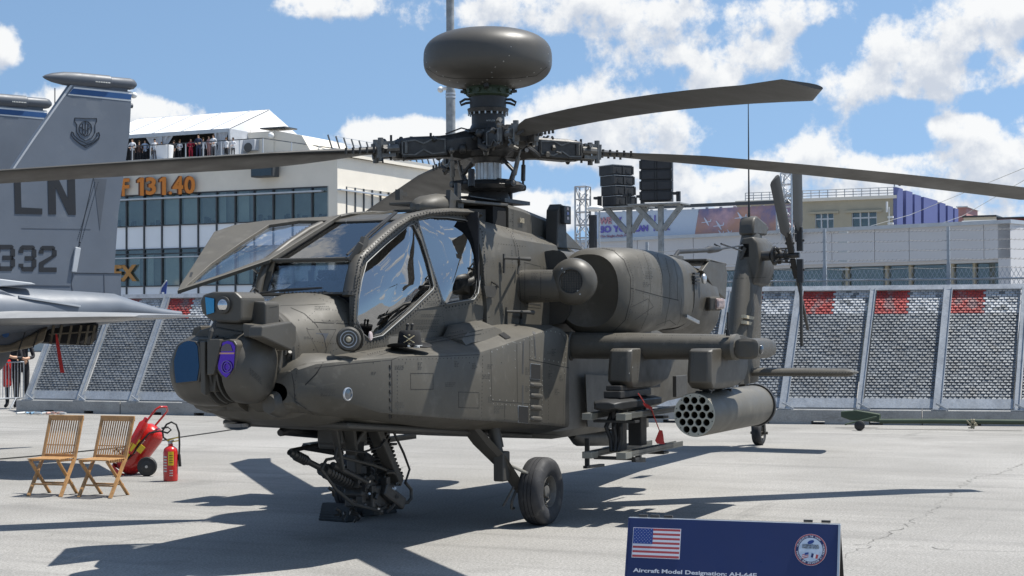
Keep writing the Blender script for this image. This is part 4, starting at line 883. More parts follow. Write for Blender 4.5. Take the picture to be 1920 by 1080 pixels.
for s in (1, -1):
    b = MB(); top = V3(1.12, s*.52, .98); kn = V3(.22, s*.78, .50)
    top = P(875,800,'y',.60) if s > 0 else V3(P(875,800,'y',.60).x, -.60, P(875,800,'y',.60).z)
    k1 = P(942,868,'y',.80); k2 = P(975,915,'y',.90)
    if s < 0: k1 = V3(k1.x,-k1.y,k1.z); k2 = V3(k2.x,-k2.y,k2.z)
    b.loft([[p+V3(.0,dy*w_,dz*h_)+V3(dz*h_*.7,0,0) for dy, dz in ((-1,-1),(1,-1),(1,1),(-1,1))] for p, w_, h_ in ((top+V3(.08,0,.08),.07,.07),(top.lerp(k1,.3),.075,.075),(k1,.065,.075),(k2,.055,.06),(V3(0,s*.96,.325),.045,.045))]); b.build('main_gear_leg', M['odd'], HELI, bevel=.012)
    c0_ = P(922,805,'y',.72) if s > 0 else None
    c0_ = c0_ or V3(P(922,805,'y',.72).x, -.72, P(922,805,'y',.72).z)
    b = MB().tube([c0_+V3(0,0,.1), c0_.lerp(k1,.55), c0_.lerp(k1,.56), k1+V3(.02,0,.0)], [.062,.062,.045,.045], 12); b.build('shock_strut', M['odd'], HELI, 40)
    kb = k1+V3(.03,s*.0,-.05); b = MB().box(kb+V3(-.10,-.06,-.12), kb+V3(.05,.05,.16)); b.build('gear_bracket', M['odd'], HELI, bevel=.015)
    b = MB().lathe(V3(0,s*.84,.325), (0,s,0), [(0,.10),(.06,.14),(.10,.14)], 20); b.build('brake_housing', M['odd'], HELI, 40)
    b = MB().tube([k1+V3(.0,s*.03,.0), V3(.24,s*.98,.515), V3(.27,s*1.0,.525)], [.014,.016,.012], 8); b.build('tow_spigot', mat('spigot_%d' % s, (.22,.21,.18), .5), HELI, 40)
    b = MB().tube([k2+V3(.05,-s*.02,-.02), k2+V3(.10,-s*.04,-.12), k2+V3(.09,-s*.05,-.19), k2+V3(.03,-s*.05,-.19)], .013, 6); b.beam(k2+V3(.10,-s*.02,.02), k2+V3(.17,-s*.1,-.16), .03, .012); b.build('tie_down_hook', M['odd'], HELI)

# ---- chain gun under the belly
mz = P(543,848,'y',0); gd = (P(620,887,'y',0)-mz).normalized()
b = MB().tube([mz, mz+gd*.05, mz+gd*.051, mz+gd*.30], [.026,.026,.034,.034], 12)
for k in range(5): b.lathe(mz+gd*(.10+k*.035), gd, [(0,.040),(.014,.046),(.02,.040)], 12)
b.tube([mz+gd*.30, mz+gd*.75, mz+gd*.9], [.026,.030,.034], 12); b.build('gun_barrel', M['mech'], HELI, 40)
b = MB().tube([mz-gd*.004, mz+gd*.02], .018, 10); b.build('gun_muzzle_bore', M['hole'], HELI)
b = MB(); b.tube([mz+gd*.55, mz+gd*1.05], .060, 12); b.tube([mz+gd*.60+V3(0,.07,.05), mz+gd*1.15+V3(0,.09,.04)], .03, 10)
for k in range(8): b.lathe(mz+gd*(.62+k*.05)+V3(0,.0,0), gd, [(0,.066),(.015,.07),(.02,.066)], 12)
b.build('recoil_housing', M['mech'], HELI, 40)
g0 = mz+gd*1.1
b = MB().beam(g0, g0+gd*.55, .20, .20); b.box(g0+V3(-.10,-.16,-.22), g0+V3(-.50,.14,-.02)); b.beam(g0+V3(-.25,.12,-.05), g0+V3(-.55,.16,-.22), .14, .12); b.build('gun_receiver', M['mech'], HELI, bevel=.02)
b = MB(); rnd = random.Random(4)
for k in range(46):
    o = g0+V3(rnd.uniform(-.65,.15), rnd.uniform(-.16,.20), rnd.uniform(-.30,.10)); e = o+V3(rnd.uniform(-.12,.12), rnd.uniform(-.08,.08), rnd.uniform(-.08,.08))
    if k % 3: b.tube([o, o.lerp(e,.5)+V3(0,.02,.01), e], rnd.uniform(.008,.022), 6)
    else: b.box(o-V3(.04,.03,.03), o+V3(.03,.03,.035))
b.build('gun_fittings', M['mech'], HELI, 40)
b = MB()
for k in range(14):
    o = g0+V3(rnd.uniform(-.6,.1), rnd.uniform(.05,.20), rnd.uniform(-.28,.08)); b.tube([o, o+V3(rnd.uniform(-.03,.03),.02,rnd.uniform(-.02,.02))], .012, 7)
b.build('bright_fitting', M['steel'], HELI)
b = MB().tube([P(602,880,'y',.12), P(612,862,'y',.12), P(640,857,'y',.12), P(700,872,'y',.12), P(755,893,'y',.12)], .014, 7)
b.tube([P(602,880,'y',.12), P(630,918,'y',.12), P(662,945,'y',.12), P(710,957,'y',.12), P(722,950,'y',.12), P(722,935,'y',.12)], .014, 7)
b.tube([P(745,944,'y',.12), P(765,942,'y',.12), P(771,934,'y',.12), P(771,918,'y',.12), P(760,905,'y',.12)], .016, 7); b.build('gun_guard_rail', M['odd'], HELI, 50)
for (a_, c_, w_) in (((655,800),(660,850),.10), ((625,795),(640,880),.06), ((700,800),(745,905),.11), ((690,795),(655,848),.05)):
    b = MB().beam(P(*a_,'y',.15), P(*c_,'y',.10), w_, w_*.8); b.build('gun_mount_arm', M['odd'], HELI, bevel=.012)
b = MB().tube([P(738,810,'y',.2), P(757,850,'y',.2), P(768,880,'y',.2), P(760,905,'y',.2)], .012, 6); b.tube([P(640,842,'y',.2), P(680,848,'y',.2), P(712,838,'y',.2), P(722,825,'y',.2)], .010, 6); b.tube([P(632,838,'y',.2), P(628,858,'y',.2), P(634,865,'y',.2)], .014, 6); b.build('gun_hose', M['rubber'], HELI, 50)
# flexible ammunition chute: separate links
for ox, cnt in ((0, 13), (1, 13)):
    pa = [P(688+ox*26,812,'y',.05), P(702+ox*22,830,'y',.05), P(708+ox*22,850,'y',.05), P(712+ox*24,872,'y',.05), P(722+ox*24,892,'y',.05)]
    for k in range(cnt):
        t = k/(cnt-1)*3.999; i = int(t); p = pa[i].lerp(pa[i+1], t-i); dd_ = (pa[i+1]-pa[i]).normalized(); sd3 = dd_.cross(V3(0,1,0)).normalized()
        b = MB().beam(p-sd3*.045, p+sd3*.045, .07, .017, up=tuple(dd_)); b.build('chute_link', M['mech'], HELI)
b = MB().tube([P(525,812,'y',-.3), P(535,806,'y',-.3), P(600,812,'y',-.3)], [.03,.05,.05], 12); b.tube([P(545,845,'y',-.5), P(620,830,'y',-.5)], .02, 8); b.tube([P(570,838,'y',-.6), P(640,850,'y',-.6)], .03, 8); b.build('belly_tube', M['black'], HELI, 40)
b = MB().box(P(640,795,'y',.1)+V3(0,-.25,0), P(690,828,'y',.1)); b.box(P(632,812,'y',0)+V3(0,-.2,0), P(668,838,'y',0)); b.build('gun_turret_base', M['odd'], HELI, bevel=.02)
b = MB().box((2.9,-.62,1.03),(-.7,.62,1.08)); b.v = [V3(p.x,p.y,p.z+(p.x-1.2)*.088-.09) for p in b.v]; b.build('belly_panel', M['odd'], HELI, bevel=.02)
b = MB().tube([P(1072,815,'y',.35), P(1085,820,'y',.35), P(1160,820,'y',.35)], [.05,.10,.10], 14); b.build('belly_fairing', M['odd'], HELI, 40)
# lamps and lettering on the bay side
lc = P(651,739,'y',.955); 
b = MB().lathe(P(651,739,'y',.93), (.15,1,0), [(0,.052),(.012,.052),(.014,.046),(.004,.044)], 26); b.build('side_lamp_rim', M['silver'], HELI, 40)
b = MB().lathe(P(651,739,'y',.93), (.15,1,0), [(0,.044),(.007,.042),(.010,.0)], 24); b.build('side_lamp', M['lens'], HELI, 40)

# ------------------------------------------------------------------ fasteners, seams and markings laid on the airframe
_v, _f = [], []
for vs, fs in SURF:
    n0 = len(_v); _v += vs; _f += [tuple(n0+i for i in f) for f in fs]
BVH = BVHTree.FromPolygons(_v, _f, all_triangles=False)
def hit(px, py):
    q = ray(px, py).normalized(); loc, nr, i, d = BVH.ray_cast(CAM, q)
    if loc is None: return None
    return loc, (nr if nr.dot(q) < 0 else -nr)
def walk(pts, step, closed=False):
    if closed: pts = list(pts)+[pts[0]]
    out = []; carry = 0
    for (x0, y0), (x1, y1) in zip(pts, pts[1:]):
        L = math.hypot(x1-x0, y1-y0); d = carry
        while d < L: out.append((x0+(x1-x0)*d/L, y0+(y1-y0)*d/L)); d += step
        carry = d-L
    return out
def mir(p): return V3(p.x, -p.y, p.z)
def both(b, both_sides):
    if both_sides: b.mirror()
    return b
RV, RL = MB(), MB()
def rivets(pts, step=6, r=.0062, closed=False, bright=False, h=.0025, B=None, n=6):
    B = B or (RL if bright else RV)
    for p in walk(pts, step, closed):
        q = hit(*p)
        if q is None: continue
        lo, nr = q; a = nr.cross(V3(0,0,1)); a = V3(1,0,0) if a.length < .1 else a.normalized(); c = nr.cross(a)
        r0 = [lo+(a*math.cos(2*math.pi*k/n)+c*math.sin(2*math.pi*k/n))*r-nr*.002 for k in range(n)]
        r1 = [lo+(a*math.cos(2*math.pi*k/n)+c*math.sin(2*math.pi*k/n))*r*.75+nr*h for k in range(n)]
        B.loft([r0, r1], False, True)
        B.loft([[mir(x) for x in r0], [mir(x) for x in r1]], False, True)
SE = MB()
def seam(pts, wd=.0075, closed=False, B=None, off=.0015, mirror=True, step=5):
    B = B or SE; prev = None
    if closed: pts = list(pts)+[pts[0]]
    for seg in zip(pts, pts[1:]):
        L = math.hypot(seg[1][0]-seg[0][0], seg[1][1]-seg[0][1]); n = max(1, int(L/step)); prev = None
        for i in range(n+1):
            q = hit(seg[0][0]+(seg[1][0]-seg[0][0])*i/n, seg[0][1]+(seg[1][1]-seg[0][1])*i/n)
            if q is None: prev = None; continue
            if prev is not None and (q[0]-prev[0]).length < .25:
                dd = (q[0]-prev[0]); s_ = q[1].cross(dd)
                if s_.length > 1e-6:
                    s_ = s_.normalized()*wd/2; o1 = prev[1]*off; o2 = q[1]*off
                    vs = [prev[0]-s_+o1, q[0]-s_+o2, q[0]+s_+o2, prev[0]+s_+o1]
                    B.add(vs, [(0,1,2,3)])
                    if mirror: B.add([mir(x) for x in vs], [(3,2,1,0)])
            prev = q
def off_loop(loop, d):
    cx = sum(p[0] for p in loop)/len(loop); cy = sum(p[1] for p in loop)/len(loop); o = []
    n = len(loop)
    for i in range(n):
        x0, y0 = loop[i-1]; x1, y1 = loop[(i+1) % n]; tx, ty = x1-x0, y1-y0; L = math.hypot(tx, ty) or 1; nx_, ny_ = ty/L, -tx/L
        if (loop[i][0]+nx_-cx)**2+(loop[i][1]+ny_-cy)**2 < (loop[i][0]-cx)**2+(loop[i][1]-cy)**2: nx_, ny_ = -nx_, -ny_
        o.append((loop[i][0]+nx_*d, loop[i][1]+ny_*d))
    return o
# canopy fasteners (dark, close set) round both side windows and along the frames
TE = MB()
for lp in (w1, w2):
    rivets(off_loop(lp, 6), 6.2, .0095, True, B=TE, h=.006)
    rivets(off_loop(lp, 12), 5, .0045, True)
rivets([(672,548),(676,500),(690,468),(735,428),(768,406),(800,398),(860,398)], 6, .008, B=TE, h=.005)
rivets([(664,552),(667,520),(672,490),(684,468)], 6, .008, B=TE, h=.005)
rivets([(508,486),(560,483),(610,481),(655,479)], 6, .009, bright=True)
rivets([(516,480),(580,440),(636,408)], 7, .007, bright=True)
rivets([(478,549),(560,549),(660,546)], 7, .008, B=TE, h=.005)
rivets([(645,470),(700,428),(735,405)], 6, .007, bright=True)
rivets([(640,404),(700,396),(740,394)], 7, .007, bright=True)
TE.build('canopy_fasteners', M['black'], HELI)['kind'] = 'stuff'
# nose skin
seam([(545,577),(570,588),(592,608),(607,632),(612,655),(606,680),(592,702),(572,722)], .010)
seam([(585,604),(640,607),(670,608)], .010); rivets([(590,600),(664,602)], 14, .006)
seam([(505,577),(530,573),(570,572),(610,570)], .004)
rivets([(600,560),(640,575),(665,600)], 7, .004); rivets([(590,640),(600,642),(640,645)], 5, .004); rivets([(652,560),(660,600),(664,640)], 5, .004)
rivets([(560,600),(580,620),(590,645),(586,670),(574,692)], 22, .007); rivets([(560,548),(610,556),(655,570)], 30, .008)
seam([(575,618),(630,618)], .003); seam([(575,618),(602,672)], .003); seam([(630,618),(602,672)], .003)
FB = MB(); 
for pts in ([(592,625),(616,625),(604,649)],):
    q = [hit(*p) for p in pts]
    FB.add([a[0]+a[1]*.002 for a in q], [(0,1,2)])
FB.build('warning_triangle', mat('blue_grey_marking', (.045,.052,.065), .6, var=0), HELI)
# cockpit wall lower skin
rivets([(700,640),(820,545)], 4.5, .0045); rivets([(690,652),(760,643),(830,628),(900,612)], 4.5, .0045); rivets([(690,664),(800,640),(900,620)], 4.5, .0045)
seam([(690,657),(760,648),(830,634),(905,618)], .007); seam([(690,667),(800,644),(902,626)], .008)
rivets([(828,575),(832,600),(836,632)], 5, .004); rivets([(905,420),(913,470),(912,540)], 4.5, .0045)
# aft fuselage side
for x in (935, 960, 972): rivets([(x,470),(x+2,540),(x+4,600)], 4.5, .0042)
rivets([(915,450),(925,490),(932,540)], 5, .004); rivets([(915,455),(985,462)], 5, .004); rivets([(912,500),(970,502)], 5, .004)
seam([(940,425),(958,440),(966,460),(972,500),(976,560),(974,606)], .006); rivets([(946,425),(962,440),(971,462),(977,500),(981,560),(980,606)], 5, .0042)
rivets([(962,437),(1000,448),(1028,462)], 12, .007, bright=True); seam([(960,434),(1000,443),(1030,458)], .005)
seam([(984,492),(984,575),(1014,578),(1014,500)], .004, closed=True); rivets([(984,492),(984,575),(1014,578),(1014,500)], 9, .004, True)
seam([(986,568),(1013,572)], .016); seam([(930,545),(938,592),(946,545)], .004)
rivets([(906,625),(935,612),(965,604)], 6, .004); seam([(895,600),(930,592),(945,590)], .006)
rivets([(960,395),(962,440)], 7, .005); seam([(962,392),(962,432)], .005)
# avionics bay skin
seam([(734,674),(735,735),(734,784)], .010); seam([(590,690),(640,684),(734,675),(748,669),(832,668),(899,665)], .005)
LA = MB()
for k in range(7):
    y = 684+k*15.5; q0, q1 = hit(730, y), hit(732, y+8)
    if q0 and q1: LA.beam(q0[0]+q0[1]*.003, q1[0]+q1[1]*.003, .012, .008, up=tuple(q0[1]))
LA.build('latch_row', M['black'], HELI)
seam([(920,656),(922,752),(995,757)], .005); seam([(969,645),(970,755)], .008); seam([(993,630),(994,745)], .005); seam([(992,674),(1030,682),(1066,690)], .007)
seam([(1015,688),(1016,798)], .004); seam([(946,757),(946,787)], .008); seam([(1050,622),(1060,640),(1055,805)], .004)
TPM = mat('tape_grey', (.050,.050,.050), .6, var=.1)
for l_ in ([(981,640),(980,700)], [(980,722),(980,765)], [(1001,622),(1004,672)]): TP = MB(); seam(l_, .030, B=TP, off=.002, mirror=False); TP.build('grey_tape_strip', TPM, HELI, fix=False)
rivets([(922,660),(965,640)], 11, .008, bright=True); rivets([(924,749),(968,752)], 13, .008, bright=True); rivets([(994,668),(1064,682)], 9, .008, bright=True)
rivets([(965,642),(966,690)], 16, .007, bright=True); rivets([(997,636),(998,672)], 12, .007, bright=True); rivets([(975,642),(1000,626),(1036,620),(1064,632)], 9, .007, bright=True); rivets([(1062,640),(1058,700)], 10, .007, bright=True)
rivets([(1017,705),(1016,795)], 9, .006, bright=True); rivets([(993,705),(993,795)], 9, .006, bright=True); rivets([(925,757),(990,762)], 8, .006, bright=True); rivets([(916,700),(918,720),(920,742)], 14, .007, bright=True)
rivets([(556,700),(552,730),(556,756)], 7, .005); rivets([(640,792),(740,797),(860,804),(1045,815)], 4, .005); rivets([(560,772),(640,786),(730,796)], 4.5, .005)
seam([(553,752),(600,785),(640,791),(700,793)], .005); seam([(545,690),(551,720),(553,752)], .005); seam([(556,790),(700,796),(900,806),(1050,816)], .006)
for k in range(5): rivets([(700+k*60,680),(701+k*60,681)], 6, .006)
HO = MB()
HOL = []
def quad_on(B, pts, off):
    q = [hit(*p) for p in pts]
    if all(q): B.add([a[0]+a[1]*off for a in q], [tuple(range(len(q)))])
for sq in ([(994,682),(1012,684),(1012,711),(994,710)], [(971,761),(989,763),(989,793),(971,791)], [(934,627),(944,624),(958,634),(948,637)]):
    HO = MB(); quad_on(HO, sq, .009); HO.build('vent_shade_sheet', M['hole'], HELI, fix=False)  # black sheets on closed skin, painted as the shade inside vents
for sq in ([(994,682),(1012,684),(1012,711),(994,710)], [(971,761),(989,763),(989,793),(971,791)]):
    b = MB(); q = [hit(*p) for p in sq]
    for i in range(4): b.beam(q[i][0]+q[i][1]*.003, q[(i+1) % 4][0]+q[(i+1) % 4][1]*.003, .008, .008, up=tuple(q[0][1]))
    b.build('vent_frame', M['galv'], HELI)
for y in (722,742,764,785):
    q0, q1 = hit(996,y), hit(1011,y+1); b = MB().tube([q0[0]-q0[1]*.004, q0[0]+q0[1]*.008, q1[0]+q1[1]*.008, q1[0]-q1[1]*.004], .026, 10); b.build('recessed_handle', M['od2'], HELI, 50, bevel=.004)
# nacelle skin
seam([(1122,464),(1150,470),(1170,488),(1182,520),(1182,560),(1172,600),(1150,622)], .009); rivets([(1128,464),(1156,470),(1176,488),(1187,520),(1187,560),(1177,600)], 5, .005)
seam([(1182,540),(1240,556),(1272,563)], .009); seam([(1205,470),(1216,500),(1220,540),(1214,590),(1200,620)], .006); seam([(1248,484),(1256,520),(1256,560),(1246,610)], .008); seam([(1262,486),(1270,520),(1270,562)], .007)
rivets([(1208,470),(1219,500),(1223,540)], 5, .004); rivets([(1250,500),(1259,520),(1259,560)], 5, .0042); rivets([(1188,546),(1250,562)], 6, .004); seam([(1190,600),(1225,575),(1215,560),(1185,575)], .004)
seam([(1278,560),(1275,600),(1262,622)], .006); seam([(1230,610),(1255,600),(1280,618)], .005)
for k in range(4): rivets([(1118+k*6,467),(1119+k*6,468)], 6, .005)
# wing, fin, stabilator, dome
for x in (1095,1150,1200,1255,1310,1352): rivets([(x+6,629),(x,640),(x,650)], 5, .0042)
rivets([(1080,627),(1350,630)], 4.5, .0042); rivets([(1072,634),(1068,648),(1066,662)], 6, .006)
rivets([(1180,700),(1181,701)], 5, .008, bright=True); rivets([(1186,689),(1187,690)], 5, .010, bright=True)
rivets([(1392,462),(1386,520),(1378,580),(1372,620)], 5, .005); rivets([(1408,540),(1400,600)], 5, .005); seam([(1384,522),(1436,520)], .006); seam([(1424,525),(1404,600),(1398,640)], .006)
rivets([(1412,690),(1590,689)], 6, .004); rivets([(1412,702),(1600,697)], 6, .004); seam([(1592,687),(1596,700)], .005)
rivets([(806,126),(845,152),(900,160),(960,160),(1015,128)], 15, .009, bright=True); rivets([(1014,62),(1026,85),(1030,120)], 14, .007, bright=True); rivets([(797,85),(800,120)], 16, .007, bright=True)
seam([(800,128),(822,142),(850,147),(965,147),(1005,142),(1025,126)], .008, mirror=False)
for ln in ([(745,690),(745,778)], [(748,674),(900,670)], [(738,780),(864,786)], [(864,786),(1046,800)], [(1030,688),(1028,795)], [(905,668),(903,780)]): rivets(ln, 7, .0055)
seam([(770,700),(812,700),(812,730),(770,730)], .004, closed=True); seam([(860,735),(898,736),(898,765),(860,764)], .004, closed=True)
rivets([(770,700),(812,700),(812,730),(770,730)], 7, .004, True); rivets([(860,735),(898,736),(898,765),(860,764)], 7, .004, True)
for ln in ([(1110,640),(1350,646)], [(1120,655),(1340,662)], [(1160,668),(1158,715)], [(1300,665),(1298,712)], [(1196,665),(1196,715)]): rivets(ln, 6, .0045)
for ln in ([(1196,480),(1208,520),(1206,580)], [(1230,478),(1240,520),(1238,585)], [(1190,500),(1250,506)], [(1186,585),(1240,592)]): rivets(ln, 6, .0045)
seam([(1232,476),(1242,515),(1240,552)], .006)
for ln in ([(560,648),(556,700)], [(612,580),(650,584)], [(620,660),(640,650)], [(572,600),(600,575)]): rivets(ln, 6, .0045)
# small illegible stencils: rows of fine dashes
ST = MB()
def stencil(x, y, w_, rows, gap=3.0, slope=0):
    for r in range(rows):
        xx = x
        while xx < x+w_:
            L = random.uniform(1.5, 4.5); a, c = (xx, y+r*gap+slope*(xx-x)), (xx+L, y+r*gap+slope*(xx+L-x)); xx += L+1.2
            seam([a, c], .0065, B=ST, step=3, mirror=False)
for a in ((601,730,28,5),(696,698,8,2),(740,686,14,3),(741,755,14,4),(783,680,6,5),(852,678,6,4),(885,682,6,4),(914,684,7,3),(905,703,12,3),(915,745,6,4),(926,762,20,2),(926,768,8,3),(835,718,16,3),(800,565,20,3,3.2),(790,590,34,2,3.4),(775,600,46,3,3.4),(780,612,38,4,3.2),
          (996,510,10,6),(1018,500,14,5),(992,556,14,2),(1022,560,10,3),(985,690,5,5),(985,725,5,4),(1034,655,6,5),(1026,660,12,2),(1028,700,5,3),(1049,705,4,4),(1040,730,5,4),(468,690,22,4,3.4,.9),(605,602,34,2),(570,632,10,2),(940,412,20,2),(1210,510,12,5),(1205,530,10,3),(590,575,26,3)):
    stencil(*a)
ST.build('stencil_marks', M['sten'], HELI)['kind'] = 'stuff'
SE.build('panel_seams', M['seam'], HELI, fix=False)['kind'] = 'stuff'
RV.build('rivet_rows', M['rivet'], HELI, fix=False)['kind'] = 'stuff'
RL.build('bright_rivets', M['rivetl'], HELI, fix=False)['kind'] = 'stuff'
b = MB().lathe(P(694,630,'y',.63), (.2,1,0), [(0,.022),(.012,.020),(.014,.0)], 14); b.v = [V3(p.x,p.y,P(694,630,'y',.63).z+(p.z-P(694,630,'y',.63).z)*1.8) for p in b.v]; b.build('round_badge', mat('badge_white', (.6,.5,.48), .4, var=.4, vscale=60), HELI)

# ------------------------------------------------------------------ stores under the wing
def pod(s, cat_label):
    c0 = V3(-.62, s*2.36, 1.045); c1 = V3(-2.45, s*2.36, 1.045); ax = (c1-c0).normalized()
    t = thing('rocket_pod', cat_label, 'rocket pod', (c0.x, c0.y, c0.z), group='rocket pods under the wings')
    ax = V3(-1,0,0)
    b = MB().lathe(c0, ax, [(0,.205),(.02,.212),(1.9,.212),(2.0,.205),(2.05,.19)], 48, c0=False, c1=True); b.build('pod_shell', mat('pod_olive_%d' % s, (.108,.100,.082), .5, var=.1, vscale=3, dirt=((.17,.16,.135), 6, .55, .4)), t, 40)
    b = MB(); cents = []
    for row, n in ((-2,3),(-1,4),(0,5),(1,4),(2,3)):
        for i in range(n): cents.append(((i-(n-1)/2)*.0805, row*.0700))
    hol = [[c0+V3(.002, y+.0335*math.cos(a), z+.0335*math.sin(a)) for a in [2*math.pi*k/20 for k in range(20)]] for y, z in cents]
    b.plate([c0+V3(.002, .207*math.cos(a), .207*math.sin(a)) for a in [2*math.pi*k/48 for k in range(48)]], hol, .02, (1,0,0)); b.build('pod_face', mat('pod_face_%d' % s, (.34,.34,.29), .5, var=.06), t)
    for y, z in cents:
        b = MB(); rr = .0345; o = c0+V3(-.004,y,z)
        b.loft([[o+V3(-h_, r*math.cos(2*math.pi*k/18), r*math.sin(2*math.pi*k/18)) for k in range(18)] for h_, r in ((0,rr),(.75,rr),(.751,.001))], False, False); b.build('launch_tube', mat('tube_bore', (.06,.052,.035), .5, var=.2) if 'tube_bore' not in bpy.data.materials else bpy.data.materials['tube_bore'], t, 40)
    b = MB()
    for k in range(12):
        a = 2*math.pi*(k+.4)/12; b.lathe(c0+V3(.002,.188*math.cos(a),.188*math.sin(a)), (1,0,0), [(0,.006),(.003,.005)], 7)
    b.build('face_screws', M['black'], t)
    b = MB().lathe(c0+V3(-1.97,0,0), ax, [(0,.225),(.03,.23),(.06,.20)], 36); b.build('rear_band', M['black'], t, 40)
    b = MB().box(c0+V3(-.35,-.04,.19), c0+V3(-.45,.04,.26)).box(c0+V3(-.75,-.04,.19), c0+V3(-.85,.04,.26)).box(c0+V3(-.30,-.05,.225), c0+V3(-.95,.05,.27)).tube([c0+V3(-.28,-.08,.20), c0+V3(-.28,.08,.20)], .02, 8).tube([c0+V3(-.9,-.09,.20), c0+V3(-.9,.09,.20)], .02, 8); b.build('suspension_lugs', M['mech'], t, 40, bevel=.005)
    return t
pod(1, 'olive rocket pod with a pale honeycomb face under the near wing tip')
pod(-1, 'olive rocket pod under the far wing, hidden behind the fuselage')
def rack(s, lab):
    y0 = s*1.58; t = thing('missile_rack', lab, 'missile launcher', (-.6, y0, .8), group='missile racks under the wings')
    def X(px, py, y=1.58): p = P(px, py, 'y', y); return V3(p.x, p.y*s, p.z)
    def bb(a, c, hw=.1): a, c = V3(*a), V3(*c); return (V3(a.x, y0-hw, a.z), V3(c.x, y0+hw, c.z))
    b = MB().beam(X(1150,728), X(1225,722), .16, .05); b.box(V3(-.45,y0-.09,1.20), V3(-1.3,y0+.09,1.27)); b.build('pylon_adapter', M['mech'], t, bevel=.01)
    b = MB(); b.loft([[V3(x, y0+dy*w_, 1.135+dz*h_) for dy, dz in ((-1,-.6),(-.4,-1),(.4,-1),(1,-.6),(1,.6),(.4,1),(-.4,1),(-1,.6))] for x, w_, h_ in ((-.25,.10,.035),(-.35,.15,.06),(-.9,.15,.065),(-1.5,.13,.05))]); b.build('rack_housing', M['black'], t, 30, bevel=.01)
    MB().box(V3(-.55,y0-.05,.68), V3(-.72,y0+.05,1.08)).build('rack_post', M['black'], t, bevel=.01); MB().box(V3(-1.05,y0-.07,.70), V3(-1.22,y0+.07,1.10)).build('rack_post', M['black'], t, bevel=.01)
    for yy, zz in ((-.17,1.03),(.17,1.03),(-.17,.66),(.17,.66)):
        b = MB(); x0_ = -.22+(.0 if yy < 0 else -.03)
        b.box(V3(x0_,y0+yy-.045,zz-.02), V3(-1.9,y0+yy+.045,zz+.0)).box(V3(x0_,y0+yy-.045,zz), V3(-1.9,y0+yy-.03,zz+.035)).box(V3(x0_,y0+yy+.03,zz), V3(-1.9,y0+yy+.045,zz+.035))
        b.build('launch_rail', mat('rail_%d%d' % (s, int(zz*100+yy*10)), (.10,.10,.09), .4, metal=.3, var=.15), t, bevel=.003)
        b = MB().box(V3(x0_+.01,y0+yy-.05,zz-.03), V3(x0_-.16,y0+yy+.05,zz+.035)); b.build('rail_end', mat('rail_end_%d%d' % (s, int(zz*100+yy*10)), (.20,.20,.175), .4, metal=.2, var=.15), t, bevel=.006)
    b = MB()
    for zz in (1.00, .64): b.box(V3(-.5,y0-.22,zz-.04), V3(-.62,y0+.22,zz-.015)).box(V3(-1.3,y0-.22,zz-.04), V3(-1.45,y0+.22,zz-.015))
    b.build('cross_arm', M['black'], t, bevel=.004)
    b = MB(); rr = random.Random(9)
    for k in range(16):
        o = V3(rr.uniform(-.3,-1.2), y0+rr.uniform(-.12,.12), rr.uniform(1.06,1.22)); b.tube([o, o+V3(rr.uniform(-.15,.15), rr.uniform(-.08,.08), rr.uniform(-.04,.04))], rr.uniform(.008,.02), 6)
    b.build('rack_fittings', M['rubber'], t, 50)
    for dy in (-.06, 0, .05): MB().tube([V3(-.60,y0+dy,1.05), V3(-.50,y0+dy*1.4,.92), V3(-.56,y0+dy,.80), V3(-.52,y0+dy*.6,.68)], .022, 8).build('cable', M['rubber'], t, 50)
    return t
rack(1, 'black four-rail missile rack with pale rail ends, empty, under the near wing')
rack(-1, 'black four-rail missile rack under the far wing, hidden behind the fuselage')
t = thing('safety_ribbon', 'red safety streamer dangling on a thin chain beside the missile rack', 'ribbon', tuple(P(1200,745,'y',1.8)))
b = MB().tube([P(1197,738,'y',1.8), P(1215,765,'y',1.8), P(1222,768,'y',1.8), P(1228,785,'y',1.8), P(1236,806,'y',1.8)], .006, 6); b.build('chain', M['red'], t)
b = MB().loft([[P(x0,y0_,'y',1.8+dy) for dy in (0,.012)]+[P(x1_,y0_+1,'y',1.8+dy) for dy in (.02,.0)] for x0, x1_, y0_ in ((1236,1242,806),(1232,1244,816),(1228,1245,826),(1232,1247,832))]); b.build('streamer', M['ribbon'], t, 40)
b = MB().loft([[P(x0,y0_,'y',1.8+dy) for dy in (0,.012)]+[P(x1_,y0_+1,'y',1.8+dy) for dy in (.02,.0)] for x0, x1_, y0_ in ((1205,1212,756),(1209,1222,762),(1214,1224,766))]); b.build('upper_tab', M['ribbon'], t, 40)
# stirrup steps hanging from the belly
b = MB().beam(P(1101,822,'y',.9), P(1101,876,'y',.9), .05, .03, up=(1,0,0)).beam(P(1097,876,'y',.9), P(1130,872,'y',.9), .05, .03); b.build('belly_step', M['odd'], HELI, bevel=.006)
b = MB().beam(P(1197,838,'y',1.3), P(1197,862,'y',1.3), .06, .05, up=(1,0,0)).beam(P(1188,862,'y',1.3), P(1207,862,'y',1.3), .05, .05); b.build('jacking_foot', M['odd'], HELI, bevel=.006)
b = MB().plate([P(x,y,'y',.64) for x, y in ((1096,702),(1140,704),(1210,708),(1215,800),(1196,808),(1100,800))], (), .012); b.build('storage_door', M['od2'], HELI, bevel=.006)
b = MB().box(P(1268,705,'y',.60), P(1282,742,'y',.55)); b.build('side_aerial', M['odd'], HELI, bevel=.006)

